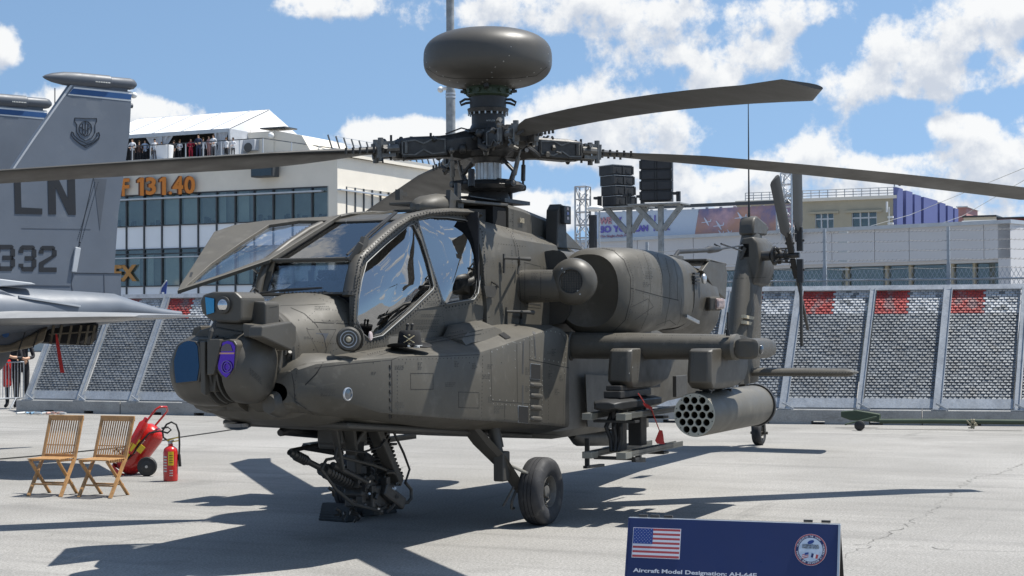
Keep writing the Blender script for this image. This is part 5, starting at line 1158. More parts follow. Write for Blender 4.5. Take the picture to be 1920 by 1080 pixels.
# ------------------------------------------------------------------ hat on the bay, chocks, cable
hp = hit(768,656)[0]+V3(0,-.02,.0); hp = V3(P(768,655,'y',.80).x, .80, hit(768,655)[0].z+.004)
t = thing('cavalry_hat', 'black cavalry hat with crossed-sabre badge lying on the avionics bay', 'hat', tuple(hp))
b = MB(); n = 36
def brim(r, z0, k): return [hp+V3(r*1.12*math.cos(a), r*.92*math.sin(a), z0+k*abs(math.cos(a))**2) for a in [2*math.pi*j/n for j in range(n)]]
b.loft([brim(.10,.022,0), brim(.13,.012,.006), brim(.17,.010,.018), brim(.195,.012,.034), brim(.197,.017,.036), brim(.17,.016,.02), brim(.13,.02,.006), brim(.10,.03,0)], False, False); b.build('brim', mat('black_felt', (.012,.012,.013), .9, var=.2, vscale=20), t, 60)
b = MB()
def crn(r, z, dent=0): return [hp+V3(r*1.1*math.cos(a), r*.9*math.sin(a), z-dent*(1-abs(math.sin(a)))) for a in [2*math.pi*j/n for j in range(n)]]
b.loft([crn(.112,.015), crn(.108,.06), crn(.10,.11), crn(.094,.145), crn(.082,.160), crn(.05,.150), crn(.01,.143)], False, True); b.build('crown', bpy.data.materials['black_felt'], t, 60)
b = MB().loft([crn(.1145,.018), crn(.1135,.034)], False, False); b.tube([hp+V3(.12,.05,.03), hp+V3(.17,.09,.022), hp+V3(.20,.10,.03)], .010, 8); b.tube([hp+V3(.10,.07,.03), hp+V3(.13,.12,.02), hp+V3(.12,.16,.02)], .010, 8); b.build('hat_cord', mat('silver_cord', (.5,.5,.48), .5, var=.2, vscale=60), t)
b = MB(); ho = hp+V3(.105,.055,.085); sd4 = V3(-.45,.9,0).normalized()
for sg in (-1, 1):
    b.tube([ho+sd4*(-.045)+V3(.004,0,-.03*sg), ho+V3(.012,.004,0), ho+sd4*.045+V3(.004,0,.03*sg)], .004, 5)
b.box(ho+V3(.0,-.006,.03), ho+V3(.012,.008,.042)).box(ho+V3(.0,-.006,-.045), ho+V3(.012,.008,-.033)); b.build('sabre_badge', mat('gold_badge', (.65,.55,.35), .3, metal=.8, var=0), t)
b = MB()
for dy in (-.02,.025): b.tube([hp+V3(.0,dy-.01,.14), hp+V3(0,dy,.20)], .010, 6); b.ball(hp+V3(0,dy,.205), .016, 8, 6)
b.build('hat_knob', M['mech'], t)

def chock(pts_px, lab):
    p0, p1 = G(*pts_px[0]), G(*pts_px[1]); t = thing('wheel_chock', lab, 'wheel chock', tuple((p0+p1)/2), group='chocks at the far main wheel')
    d = (p1-p0).normalized(); u = V3(-d.y, d.x, 0); b = MB()
    L = (p1-p0).length
    rings = []
    for e in (0, 1):
        o = p0+d*L*e
        rings.append([o-u*.10, o-u*.045+V3(0,0,.17), o+u*.045+V3(0,0,.17), o+u*.11])
    b.loft(rings); b.build('chock_body', M['rubber'], t, bevel=.008)
    r_ = MB()
    for k in range(6):
        z = .015+k*.024; off_ = .10-.055*z/.15
        for sg in (-1, 1): r_.beam(p0+u*sg*off_+V3(0,0,z), p1+u*sg*off_+V3(0,0,z), .008, .010)
    r_.build('chock_ribs', M['rubber'], t)
chock(((609,974),(662,978)), 'ribbed black rubber chock in front of the far main wheel, left one')
chock(((668,968),(732,960)), 'ribbed black rubber chock behind the far main wheel, right one')
cb = MB(); pts = [G(0,862), G(60,857), G(150,848), G(250,838), G(330,822), G(400,812), G(440,806), G(470,801)]
cb.tube([p+V3(0,0,.012) for p in pts], .010, 6); tag(cb.build('ground_cable', M['rubber'], smooth=60), 'thin black cable lying across the apron behind the chairs', 'cable')
hs = MB(); hs.tube([P(422,799,'y',-.2)+V3(0,0,0), P(470,799,'y',-.2)], .05, 14)
b = MB().lathe(P(445,800,'y',-.3)-V3(0,0,0), (0,0,1), [(-.03,.02),(-.02,.08),(.0,.11),(.03,.11)], 18); b.build('belly_beacon', M['lens'], HELI, 50)

# ------------------------------------------------------------------ blast fence behind the apron
def fx(y): return fence_c[0]+fence_c[1]*y+fence_c[2]*y*y
import itertools
_pts = [G(27,773), G(367,779), G(1430,795), G(1920,799)]
def lsq(pts):
    import numpy as np
    A = np.array([[1, p.y, p.y*p.y] for p in pts]); c, *_ = np.linalg.lstsq(A, np.array([p.x for p in pts]), rcond=None); return [float(v) for v in c]
fence_c = lsq(_pts)
# walk along the fence in real metres, posts every PSP
yA = G(27,773).y
def fstep(y, d):
    k = fence_c[1]+2*fence_c[2]*y; return y+d/math.sqrt(1+k*k)
post_y = [G(49,773).y]
PSP = 1.36
while post_y[-1] < 6.5: post_y.append(fstep(post_y[-1], PSP))
# shift so that a post falls on px 1607
def px_of(p):
    v = p-CAM; return 960+FOC*v.dot(R_)/v.dot(D_)
targ = min(post_y, key=lambda y: abs(px_of(V3(fx(y), y, .3))-1607)); yt = None
lo, hi = -3.0, 4.0
for _ in range(40):
    mid_ = (lo+hi)/2
    if px_of(V3(fx(mid_), mid_, .3)) < 1607: lo = mid_
    else: hi = mid_
n_left = post_y.index(targ); span = 0
# arc length from first post to px 1607, divided into equal bays
def arc(y0, y1, n=200): return sum(math.hypot((y1-y0)/n, fx(y0+(y1-y0)*(i+1)/n)-fx(y0+(y1-y0)*i/n)) for i in range(n))
total = arc(post_y[0], lo); PSP = total/round(total/1.36)
post_y = [post_y[0]]
while post_y[-1] < 10.0: post_y.append(fstep(post_y[-1], PSP))
FENCE = thing('blast_fence', 'long leaning steel blast deflector fence with red and white painted top, on concrete kerb blocks', 'blast fence', (fx(-5), -5, 0))
def fp(y, h, depth=0):                                    # point on the leaning face
    nb = V3(-1, 0, 0)
    return V3(fx(y), y, 0)+nb*(.12+max(0, h-.28)*.55+depth)+V3(0, 0, h)
HF = 2.52
cols = {'red': mat('faded_red_paint', (.31,.04,.035), .6, var=.35, vscale=3, dirt=((.20,.19,.19), 4, .50, .65)), 'wh': mat('faded_white_paint', (.44,.455,.47), .5, var=.12, vscale=4, dirt=((.22,.23,.24), 4, .50, .8))}
NR, NC = 40, 13
def louvre_mesh(W_, H_):
    """staggered punched louvres on one panel, local x along, z up the slope, y outwards"""
    b = MB(); rh = H_/NR; cw = W_/NC
    b.add([(0,-.004,0),(W_,-.004,0),(W_,-.004,H_),(0,-.004,H_)], [(0,1,2,3)], 1)
    for r in range(NR):
        off = (r % 2)*.5
        for c in range(-1, NC):
            x0 = max(0, (c+off)*cw+.0035); x1 = min(W_, (c+1+off)*cw-.0035)
            if x1-x0 < .04: continue
            z0 = r*rh+.007; z1 = (r+1)*rh+.004; d = .015+random.uniform(-.005,.005)
            z = z1/H_; t = (x0+x1)/2/W_
            mi = 0
            if z > .80: mi = 2 if t < .47 else 3
            if mi == 3 and random.random() < .10: mi = 0
            b.add([(x0,0,z1),(x1,0,z1),(x1-.012,d,z0+.006),(x0+.012,d,z0+.006),(x0,.0,z0),(x1,.0,z0)], [(0,3,2,1),(3,4,5,2),(0,4,3),(1,2,5)], mi)
    return b
H_ = (HF-.48)*math.sqrt(1+.55**2)
LM = [M['louv'], mat('louvre_gap_shade', (.085,.09,.10), .7, var=.2), cols['red'], cols['wh']]  # darker backing sheet paints the shade between the louvres
for i in range(len(post_y)-1):
    ya, yb = post_y[i], post_y[i+1]
    pa, pb = fp(ya, .46), fp(yb, .46); ta = fp(ya, HF)
    ax = (pb-pa).normalized(); up_ = (ta-pa).normalized(); nn = ax.cross(up_)
    nn = nn if nn.x > 0 else -nn
    o3 = pa+ax*.07
    b = louvre_mesh(PSP-.14, (fp(ya,HF)-pa).length)
    b.v = [o3+ax*q_.x+nn*q_.y+up_*q_.z for q_ in b.v]
    ob = b.build('louvre_panel', LM, FENCE, fix=False); ob['kind'] = 'stuff'
    b = MB().plate([fp(ya,.30)+ax*.06+nn*.02, fp(yb,.30)-ax*.06+nn*.02, fp(yb,.47)-ax*.06+nn*.02, fp(ya,.47)+ax*.06+nn*.02], (), .02, nn); b.build('kick_plate', M['galv'], FENCE)
    b = MB().beam(fp(ya,HF+.02)+nn*.03, fp(yb,HF+.02)+nn*.03, .10, .05, up=tuple(nn)); b.build('top_rail', M['galv'], FENCE)
for i, y in enumerate(post_y):
    w_ = .16 if i % 2 == 0 else .10
    k = fence_c[1]+2*fence_c[2]*y; tg = V3(k,1,0).normalized(); nb = V3(tg.y,-tg.x,0)
    b = MB().beam(fp(y,.28)+nb*.03, fp(y,HF+.05)+nb*.03, w_, .05, up=tuple(nb))
    for sg in ((-1,1)): b.beam(fp(y,.28)+nb*.05+tg*sg*w_*.45, fp(y,HF+.05)+nb*.05+tg*sg*w_*.45, .014, .06, up=tuple(nb))
    b.build('inclined_post', M['galv'], FENCE)
    o = fp(y,.285)+nb*.10; b = MB().prism([o+tg*.06, o+tg*.06+V3(0,0,.12)-nb*.06, o+tg*.06-nb*.12], tg*.10).beam(o+tg*-.10, o+tg*.16, .03, .012).beam(o+tg*-.02+V3(0,0,.11)-nb*.05, o+tg*.20+V3(0,0,.0), .012, .03); b.build('post_bracket', M['galv'], FENCE)
    if i < len(post_y)-1:
        b = MB().beam(fp(y,.2)-nb*1.6-V3(0,0,.2), fp(y,HF*.75)-nb*.06, .08, .08); b.build('rear_strut', M['galv'], FENCE)
yk = post_y[0]-.35
blocks = [G(27,773).y]
while blocks[-1] < 10: blocks.append(fstep(blocks[-1], PSP*2))
for i in range(len(blocks)-1):
    ya, yb = blocks[i], blocks[i+1]; a, c = V3(fx(ya),ya,0), V3(fx(yb),yb,0); d = (c-a).normalized(); nb = V3(-d.y, d.x, 0)
    if nb.x > 0: nb = -nb
    a = a+d*.012; c = c-d*.012; b = MB()
    b.loft([[o, o-nb*0+V3(0,0,.26), o+nb*.02+V3(0,0,.275), o+nb*.6+V3(0,0,.275), o+nb*.6] for o in (a, a.lerp(c,.3))], True, False).loft([[o+V3(0,0,.055), o+V3(0,0,.26), o+nb*.02+V3(0,0,.275), o+nb*.6+V3(0,0,.275), o+nb*.6+V3(0,0,.055)] for o in (a.lerp(c,.3), a.lerp(c,.38))], True, True)
    b = MB()
    cuts = [(0,.28,0),(.28,.37,.06),(.37,.66,0),(.66,.75,.06),(.75,1,0)]
    for u0, u1, zb in cuts: b.loft([[o+V3(0,0,zb), o+V3(0,0,.265), o+nb*.015+V3(0,0,.28), o+nb*.6+V3(0,0,.28), o+nb*.6+V3(0,0,zb)] for o in (a.lerp(c,u0), a.lerp(c,u1))])
    b.build('concrete_block', M['conc'], FENCE)
# orange-red hoses, towbar in front of the fence
t = thing('aircraft_towbar', 'long dark green tow bar lying at the foot of the blast fence', 'tow bar', tuple(G(1600,800)))
q = lambda px, py, h=0: G(px, py)+V3(.25, 0, h)
b = MB().tube([q(1655,803,.14), q(1760,804,.15), q(1925,806,.15)], .045, 10); b.build('bar_tube', M['green'], t, 50)
b = MB().prism([q(1583,801,.30), q(1612,801,.32), q(1655,801,.25), q(1655,801,.10), q(1600,801,.14), q(1583,801,.20)], (-.12,0,0)); b.beam(q(1590,803,.08), q(1650,803,.22), .05, .03); b.build('towing_head', M['green'], t, bevel=.02)
b = MB().lathe(q(1618,806,.09), (1,.15,0), [(-.05,.09),(.03,.09),(.05,.06)], 16); b.build('towbar_wheel', M['rubber'], t, 40)
b = MB()
rr = random.Random(3)
for k in range(16): o = q(1829,806,.10); b.tube([o+V3(.06,rr.uniform(-.05,.05),rr.uniform(-.06,.06)), o+V3(.09,rr.uniform(-.09,.09),rr.uniform(-.09,.12))], .012, 5)
b.build('rope_knot', mat('rope', (.32,.29,.2), .9, var=.2), t)
t = thing('hose_bundle', 'loose bundle of pale blue and pink hoses lying along the kerb blocks at the left', 'hose', tuple(G(100,776)))
for k, (m_, x0, x1) in enumerate((('hose_blue', 60, 100), ('hose_pink', 96, 128), ('hose_white', 40, 132))):
    cc_ = ((.2,.35,.5),(.5,.3,.25),(.6,.6,.58))[k]; b = MB().tube([G(x0+(x1-x0)*i/6, 777+math.sin(i*2+k)*.8)+V3(.15,0,.04) for i in range(7)], .025, 6); b.build('hose', mat(m_, cc_, .6), t, 50)

# chain-link fence with barbed wire behind it
CL = thing('chain_link_fence', 'wire mesh fence with barbed strands standing behind the blast fence', 'fence', (fx(-5)-2.6, -5, 0))
def cx(y): return fx(y)-2.8
def cyy(px):                      # y on the chain-link line for a pixel column
    lo_, hi_ = -25.0, 12.0
    for _ in range(40):
        m_ = (lo_+hi_)/2
        if px_of(V3(cx(m_), m_, 2.5)) < px: lo_ = m_
        else: hi_ = m_
    return lo_
for px in (830, 1214, 1547, 1779, 2010):
    y = cyy(px); b = MB().beam(V3(cx(y),y,0), V3(cx(y),y,3.05 if px > 1300 else 2.95) if True else 0, .07, .07); b.build('fence_post', M['galv'], CL)
ya, yb = cyy(820), cyy(1990)
ZT = 2.92
bw = MB()
W1, W2 = MB(), MB()
def strand(z, r=.006):
    b = MB(); b.tube([V3(cx(ya+(yb-ya)*i/20)+.05, ya+(yb-ya)*i/20, z+.01*math.sin(i*2.1)) for i in range(21)], r, 4)
    return b
for z in (4.75, 4.2, 3.7, 3.25):
    pass
# mesh: diagonal wires up to the top selvedge
step_ = .085; L_ = yb-ya; k = 0; H0, H1 = 2.2, 2.92
while k*step_ < L_+1.2:
    for sg in (1, -1):
        y0 = ya+k*step_; y1 = y0+sg*(H1-H0)*.55
        if y0 < yb and ya < y1 < yb: W1.beam(V3(cx(y0),y0,H0), V3(cx(y1)+.0,y1,H1+.03), .0085, .0085)
    k += 1
o = W1.build('wire_mesh', M['galv'], CL, fix=False); o['kind'] = 'stuff'
W2.tube([V3(cx(ya+(yb-ya)*i/12)+.03, ya+(yb-ya)*i/12, 2.75) for i in range(13)], .022, 6); W2.build('horizontal_rail', M['galv'], CL, 50)
for px in (1547, 1779, 2010, 1214):
    y = cyy(px); b = MB().beam(V3(cx(y),y,2.9), V3(cx(y),y,3.80 if px > 1500 else 3.6), .055, .055); b.build('post_extension', M['galv'], CL)
y12, y20 = cyy(1440), yb
for z0 in (3.72, 3.52, 3.33, 3.14, 2.97):
    b = MB(); b.tube([V3(cx(y12+(y20-y12)*i/24), y12+(y20-y12)*i/24, z0+.012*math.sin(i*1.7)) for i in range(25)], .0045, 4); 
    for i in range(70):
        y = y12+(y20-y12)*(i+.5)/70; b.beam(V3(cx(y),y-.02,z0-.02), V3(cx(y),y+.02,z0+.025), .005, .005)
    b.build('barbed_strand', mat('old_wire', (.22,.22,.22), .6, metal=.4, var=0) if 'old_wire' not in bpy.data.materials else bpy.data.materials['old_wire'], CL)
y9, y12 = cyy(1180), cyy(1450)
for z0 in (3.4, 3.1):
    b = MB(); b.tube([V3(cx(y9+(y12-y9)*i/12), y9+(y12-y9)*i/12, z0+.01*math.sin(i*1.7)) for i in range(13)], .0045, 4); b.build('barbed_strand', bpy.data.materials['old_wire'], CL)
# insulators of an electric strand near the post
b = MB()
for z0 in (3.72,3.52,3.33,3.14,2.97): y = cyy(1583); b.beam(V3(cx(y)+.03,y-.09,z0), V3(cx(y)+.03,y+.09,z0), .03, .035)
b.build('wire_tensioners', M['pwhite'], CL)

# ------------------------------------------------------------------ left office building
FX = -81.0
def bp_(px, py, dx=0): return P(px, py, 'x', FX+dx)
def zf(py, px=430): return P(px, py, 'x', FX).z
def yf(px): return P(px, 450, 'x', FX).y
ZR = zf(303); ZW1t = zf(357); ZW1b = zf(418); ZS1b = zf(463); ZW2t = zf(472); ZW2b = zf(534); ZS2b = zf(557); y0b, y1b = -95.0, yf(633)
OFF = thing('office_building', 'cream office building with window bands, orange lettering and a roof terrace, behind the jet tail', 'building', (FX, y1b, 0))
def fbox(x0, x1, ya_, yb_, z0, z1, nm, m, bv=0, parent=None): return MB().box((x0,ya_,z0),(x1,yb_,z1)).build(nm, m, parent or OFF, bevel=bv)
fbox(FX-21, FX, y0b, y1b, ZW1t+.0, ZR, 'wall', M['stucco'])
fbox(FX-21, FX, yf(616), y1b, 0, ZW1t, 'wall', M['stucco'])
fbox(FX-21, FX-.02, y0b, yf(616), 0, ZS2b, 'wall', M['stucco'])
fbox(FX-21, FX-.6, y0b, yf(616)+.0, ZS2b, ZW1t, 'room_back', M['room'])
# window modules
mx = [yf(405)+(i-20)*(yf(440)-yf(405)) for i in range(0, 40)]
mx = [y for y in mx if y < yf(612)]+[yf(616)]
mx = [y for y in mx if y > -90]
rnd = random.Random(11)
for i in range(len(mx)-1):
    a, c = mx[i], mx[i+1]
    if px_of(V3(FX, c, 8)) < -60: continue
    for (zb, zt, nm, m, dp) in ((ZS1b,ZW1b,'spandrel_panel','spand',-.12),(ZS2b,ZW2b,'spandrel_panel','spand',-.12)):
        fbox(FX-.2, FX+dp, a+.05, c-.05, zb+.03, zt-.03, nm, M[m], .01)
    for (zb, zt) in ((ZW1b,ZW1t),(ZW2b,ZW2t),(ZW2t,ZS1b)):
        fbox(FX-.17, FX-.14, a+.04, c-.04, zb+.03, zt-.03, 'window_pane', M['bglass'])
        if zt != ZS1b and rnd.random() < .55:
            k = rnd.choice((.35,.6,1.0,1.0)); fbox(FX-.45, FX-.42, a+.06, a+.06+(c-a-.12)*k, zb+.05, zt-.05, 'window_blind', M['blind'])
        elif zt != ZS1b:
            for q_ in range(3):
                yy = a+rnd.uniform(.1,.9); hh = rnd.uniform(.2,.55); fbox(FX-.6, FX-.4, yy, yy+rnd.uniform(.08,.3), zb, zb+hh, 'window_clutter', M['dark'])
    fbox(FX-.2, FX-.02, a-.045, a+.045, ZS2b, ZW1t, 'mullion', M['frame'])
fbox(FX-.2, FX-.02, mx[-1]-.06, mx[-1], ZS2b, ZW1t, 'mullion', M['frame'])
for z in (ZW1b, ZS1b, ZW2t, ZW2b, ZW1t-.05): fbox(FX-.2, FX-.03, mx[0], mx[-1], z-.04, z+.04, 'transom', M['frame'])
fbox(FX-.05, FX+.25, mx[0], mx[-1]-.4, zf(366)-.06, zf(366)+.05, 'sunshade_rail', M['alu'])
fbox(FX-.05, FX+.12, mx[0], yf(405), zf(479)-.04, zf(479)+.04, 'sunshade_rail', M['alu'])
# roof edge, terrace
fbox(FX-21, FX+.35, y0b, y1b+.3, ZR, ZR+.45, 'roof_slab', mat('grey_roof_edge', (.30,.30,.29), .8, var=.05), .03)
ZD = ZR+.45
# curved side wall going away from the corner
side = [(633, None)]
sp_ = [V3(FX, y1b, 0), V3(FX-8, y1b+.1, 0), V3(FX-15, y1b+.4, 0), V3(FX-22, y1b+1.0, 0)]
for i in range(len(sp_)-1):
    a, c = sp_[i], sp_[i+1]; d = (c-a).normalized(); nr_ = V3(d.y, -d.x, 0); nr_ = nr_ if nr_.y > 0 else -nr_
    def pl(z0, z1, off, th, nm, m, u0=0., u1=1.): 
        p, q2 = a.lerp(c,u0)+nr_*off, a.lerp(c,u1)+nr_*off
        b = MB().plate([p+V3(0,0,z0), q2+V3(0,0,z0), q2+V3(0,0,z1), p+V3(0,0,z1)], (), th, nr_); return b.build(nm, m, OFF)
    pl(ZW1t, ZR, .0, .3, 'wall', M['stucco']); pl(0, ZW1t, -.5, .3, 'room_back', M['room'])
    pl(0, ZS2b, 0, .3, 'wall', M['stucco'])
    for k in range(7):
        u0, u1 = (k+.0)/7, (k+1)/7
        if i == 0 and k < 1: pl(ZS2b, ZW1t, 0, .3, 'wall', M['stucco'], u0, u1); continue
        for zb, zt in ((ZW1b,ZW1t),(ZW2b,ZW2t)): pl(zb, zt, -.12, .03, 'window_pane', M['bglass'], u0, u1)
        for zb, zt in ((ZS1b,ZW1b),(ZS2b,ZW2b)): pl(zb, zt, -.08, .05, 'spandrel_panel', M['spand'], u0, u1)
        p = a.lerp(c, u0); b = MB().beam(p+V3(0,0,ZS2b), p+V3(0,0,ZW1t), .1, .1); b.build('mullion', M['frame'], OFF)
    b = MB().beam(a+nr_*.15+V3(0,0,zf(366)+.05), c+nr_*.15+V3(0,0,zf(366)+.05), .3, .1); b.build('sunshade_rail', M['alu'], OFF)
    b = MB().beam(a+nr_*.1+V3(0,0,ZR+.1), c+nr_*.1+V3(0,0,ZR+.1), .4, .2); b.build('roof_coping', M['stucco'], OFF)
    b = MB()
    for k in range(8):
        p = a.lerp(c, k/8)+nr_*(-.3)+V3(0,0,ZR+.2); b = MB().beam(p+(a-c).normalized()*.7+V3(0,0,1.15)-nr_*.0, p, .05, .12, mi=0); b.build('raking_stanchion', M['frame'], OFF)
    for z in (.3, .75, 1.15):
        b = MB().beam(a+nr_*-.3+V3(0,0,ZR+.2+z), c+nr_*-.3+V3(0,0,ZR+.2+z), .03, .03); b.build('balustrade_rail', M['alu'], OFF)
# lettering
zt0 = bp_(228, 371); 
for dp, off_, nm, m_ in ((.22, .10, 'sign_letter_side', 'orange_d'), (.03, .345, 'sign_letter', 'orange')):
    XX = FX+off_
    for s_, a_, c_, yb_, yt_ in (('F',229,243,368,335),('3',274,293,366,332.5),('.',317,323,365,359),('4',324,344,365,331),('0',346,366,364,330.5)):
        o_ = P(a_, yb_, 'x', XX); text_mb(s_, o_, (0,1,0), (0,0,1), P(c_, yb_, 'x', XX).y-o_.y, P(a_, yt_, 'x', XX).z-o_.z, dp, .03).build(nm, M[m_], OFF)
    for a_ in (258, 299.5):
        MB().prism([P(a_+x_, 367-(a_-256)*.03-y_, 'x', XX) for x_, y_ in ((5,0),(12,0),(12,34),(6.5,34),(0,29),(0,23.5),(5,26.5))], (dp,0,0)).build(nm, M[m_], OFF)
b = text_mb('EX', V3(FX+.02, P(212,528,'x',FX).y, P(212,528,'x',FX).z), (0,1,0), (0,0,1), P(257,528,'x',FX).y-P(212,528,'x',FX).y, P(230,497,'x',FX).z-P(230,528,'x',FX).z, .03, .04); b.build('window_lettering', mat('faded_orange', (.45,.22,.06), .6), OFF)
b = MB()
for px in (263,299,334,370,408,445): p = bp_(px, 320); b.box((FX+.0,p.y-.12,ZR-.25),(FX+.5,p.y+.12,ZR-.05))
b.build('sign_lamps', M['alu'], OFF)
fl = thing('flood_light', 'square floodlight on a bracket under the roof edge of the cream building', 'flood light', tuple(bp_(506,322)))
p = bp_(506,320); MB().box((FX+.2,p.y-.9,p.z-.5),(FX+1.0,p.y+.9,p.z+.5)).build('lamp_body', M['frame'], fl, bevel=.05); MB().box((FX+1.0,p.y-.8,p.z-.42),(FX+1.04,p.y+.8,p.z+.42)).build('lamp_glass', M['bglass'], fl); MB().beam(V3(FX,p.y,p.z+.6), V3(FX+.6,p.y,p.z+.4), .15, .1).build('lamp_bracket', M['frame'], fl)
# terrace railing
RA = thing('terrace_railing', 'thin metal and glass railing along the roof terrace of the cream building', 'railing', (FX, yf(400), ZD))
ry = [yf(px) for px in (205,250,284,317,350,383,417,451,495,518,541,560)]
def rail_z(px): return 0
b = MB().beam(V3(FX+.1,yf(200),ZD+1.02), V3(FX+.1,yf(495),ZD+1.02), .06, .06); b.build('top_rail', M['frame'], RA)
b = MB().beam(V3(FX+.1,yf(495),ZD+1.02), V3(FX-12,yf(500)+1.0,ZD+1.02), .06, .06); b.build('top_rail', M['frame'], RA)
for y in ry[:9]: MB().beam(V3(FX+.1,y,ZD), V3(FX+.1,y,ZD+1.02), .06, .06).build('railing_post', M['alu'], RA)
for k in range(1, 5): MB().beam(V3(FX+.1-k*3,yf(495)+k*.38,ZD), V3(FX+.1-k*3,yf(495)+k*.38,ZD+1.02), .06, .06).build('railing_post', M['alu'], RA)
# penthouse and tent on the terrace
PX_ = FX-4.5
def pw(px, py, x=PX_): return P(px, py, 'x', x)
PH = thing('roof_penthouse', 'cream plant room with a sloping side wall beside the white tent on the roof', 'roof building', tuple(pw(490,290)))
b = MB().box((PX_-6, pw(455,250).y, ZD), (PX_, pw(513,250).y, pw(490,247).z)); b.build('wall', M['stucco'], PH)
b = MB().plate([pw(513,300,PX_-.1)*1, pw(590,300,PX_-.1), pw(566,254,PX_-.1), pw(513,244,PX_-.1)], (), 6, (1,0,0)); b.v = [V3(p.x,p.y,max(p.z,ZD)) for p in b.v]; b.build('wall', M['stucco'], PH)
b = MB().box((PX_-1.5, pw(489,250).y, pw(490,242.5).z), (PX_+.1, pw(536,250).y, pw(490,240).z)); b.build('roof_cap', M['frame'], PH)
b = MB().box((PX_+.02, pw(460,270).y, pw(460,284).z), (PX_+.6, pw(486,270).y, pw(460,264).z)); b.build('air_conditioner', M['tentg'], PH, bevel=.03)
b = MB().lathe(V3(PX_+.6, pw(474,278).y, pw(474,278).z), (1,0,0), [(0,.35),(.04,.33),(.05,.0)], 18); b.build('fan_grille', M['frame'], PH)
b = MB().ball(V3(PX_+.4, pw(514,255).y, pw(514,255).z), .22, 12, 8); b.build('dome_camera', M['white'], PH, 60)
TE_ = thing('marquee_tent', 'white frame tent with open front and gathered grey curtains on the roof terrace', 'tent', tuple(pw(400,290, FX-3)))
TX_ = FX-2.2
e0, e1 = P(180,256,'x',TX_), P(430,239,'x',TX_)
eave_z = P(430,241,'x',TX_).z; yl, yr = P(180,250,'x',TX_).y, P(430,250,'x',TX_).y
span_ = 10.0; ridge = V3(TX_-span_/2, 0, 0); rz_ = P(490,207,'x',TX_-span_/2).z; ryr = P(490,207,'x',TX_-span_/2).y
yr2 = ryr
b = MB().plate([V3(TX_,yl,eave_z), V3(TX_,yr,eave_z), V3(TX_-span_/2,yr,rz_), V3(TX_-span_/2,yl,rz_)], (), .05); b.build('roof_fabric', M['tent'], TE_)
b = MB().plate([V3(TX_-span_,yl,eave_z), V3(TX_-span_,yr,eave_z), V3(TX_-span_/2,yr,rz_), V3(TX_-span_/2,yl,rz_)], (), .05); b.build('roof_fabric', M['tent'], TE_)
b = MB().plate([V3(TX_,yr,eave_z), V3(TX_-span_,yr,eave_z), V3(TX_-span_/2,yr,rz_)], (), .05); b.build('gable_fabric', M['tent'], TE_)
b = MB().plate([V3(TX_-.1,yr,ZD), V3(TX_-span_,yr,ZD), V3(TX_-span_,yr,eave_z), V3(TX_-.1,yr,eave_z)], (), .05); b.build('side_fabric', M['tentg'], TE_)
b = MB().plate([V3(TX_-2.6,yl,ZD), V3(TX_-2.6,yr,ZD), V3(TX_-2.6,yr,eave_z+.2), V3(TX_-2.6,yl,eave_z+.2)], (), .05); b.build('tent_shade_sheet', M['dark'], TE_)  # added dark sheet, paints the shade inside the tent
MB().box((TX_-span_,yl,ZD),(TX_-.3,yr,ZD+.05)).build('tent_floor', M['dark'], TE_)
MB().beam(V3(TX_+.03,yl,eave_z-.12), V3(TX_+.03,yr,eave_z-.12), .10, .28).build('eave_beam', M['alu'], TE_)
for px in (303, 405, 430): y = P(px,250,'x',TX_).y; MB().beam(V3(TX_,y,ZD), V3(TX_,y,eave_z), .12, .12).build('tent_pole', M['alu'], TE_)
for k in range(4): y = yl+(yr-yl)*(k+1)/4.6; MB().beam(V3(TX_+.02,y,eave_z+.05), V3(TX_-span_/2,y,rz_+.05), .06, .05).build('roof_seam', M['tentg'], TE_)
for px, side_ in ((303,1),(294,1),(414,1)):
    y = P(px,250,'x',TX_).y; b = MB(); rings = []
    for i in range(9):
        t_ = i/8; w_ = .25+abs(t_-.55)*1.5*(1 if px < 400 else .5); z = eave_z-.2-(eave_z-ZD-.25)*t_
        rings.append([V3(TX_-.05+.06*math.sin(j*2.1), y-w_+2*w_*j/10, z) for j in range(11)])
    b.loft(rings, False, False, closed=False); b.build('gathered_curtain', M['tentg'], TE_, 60)
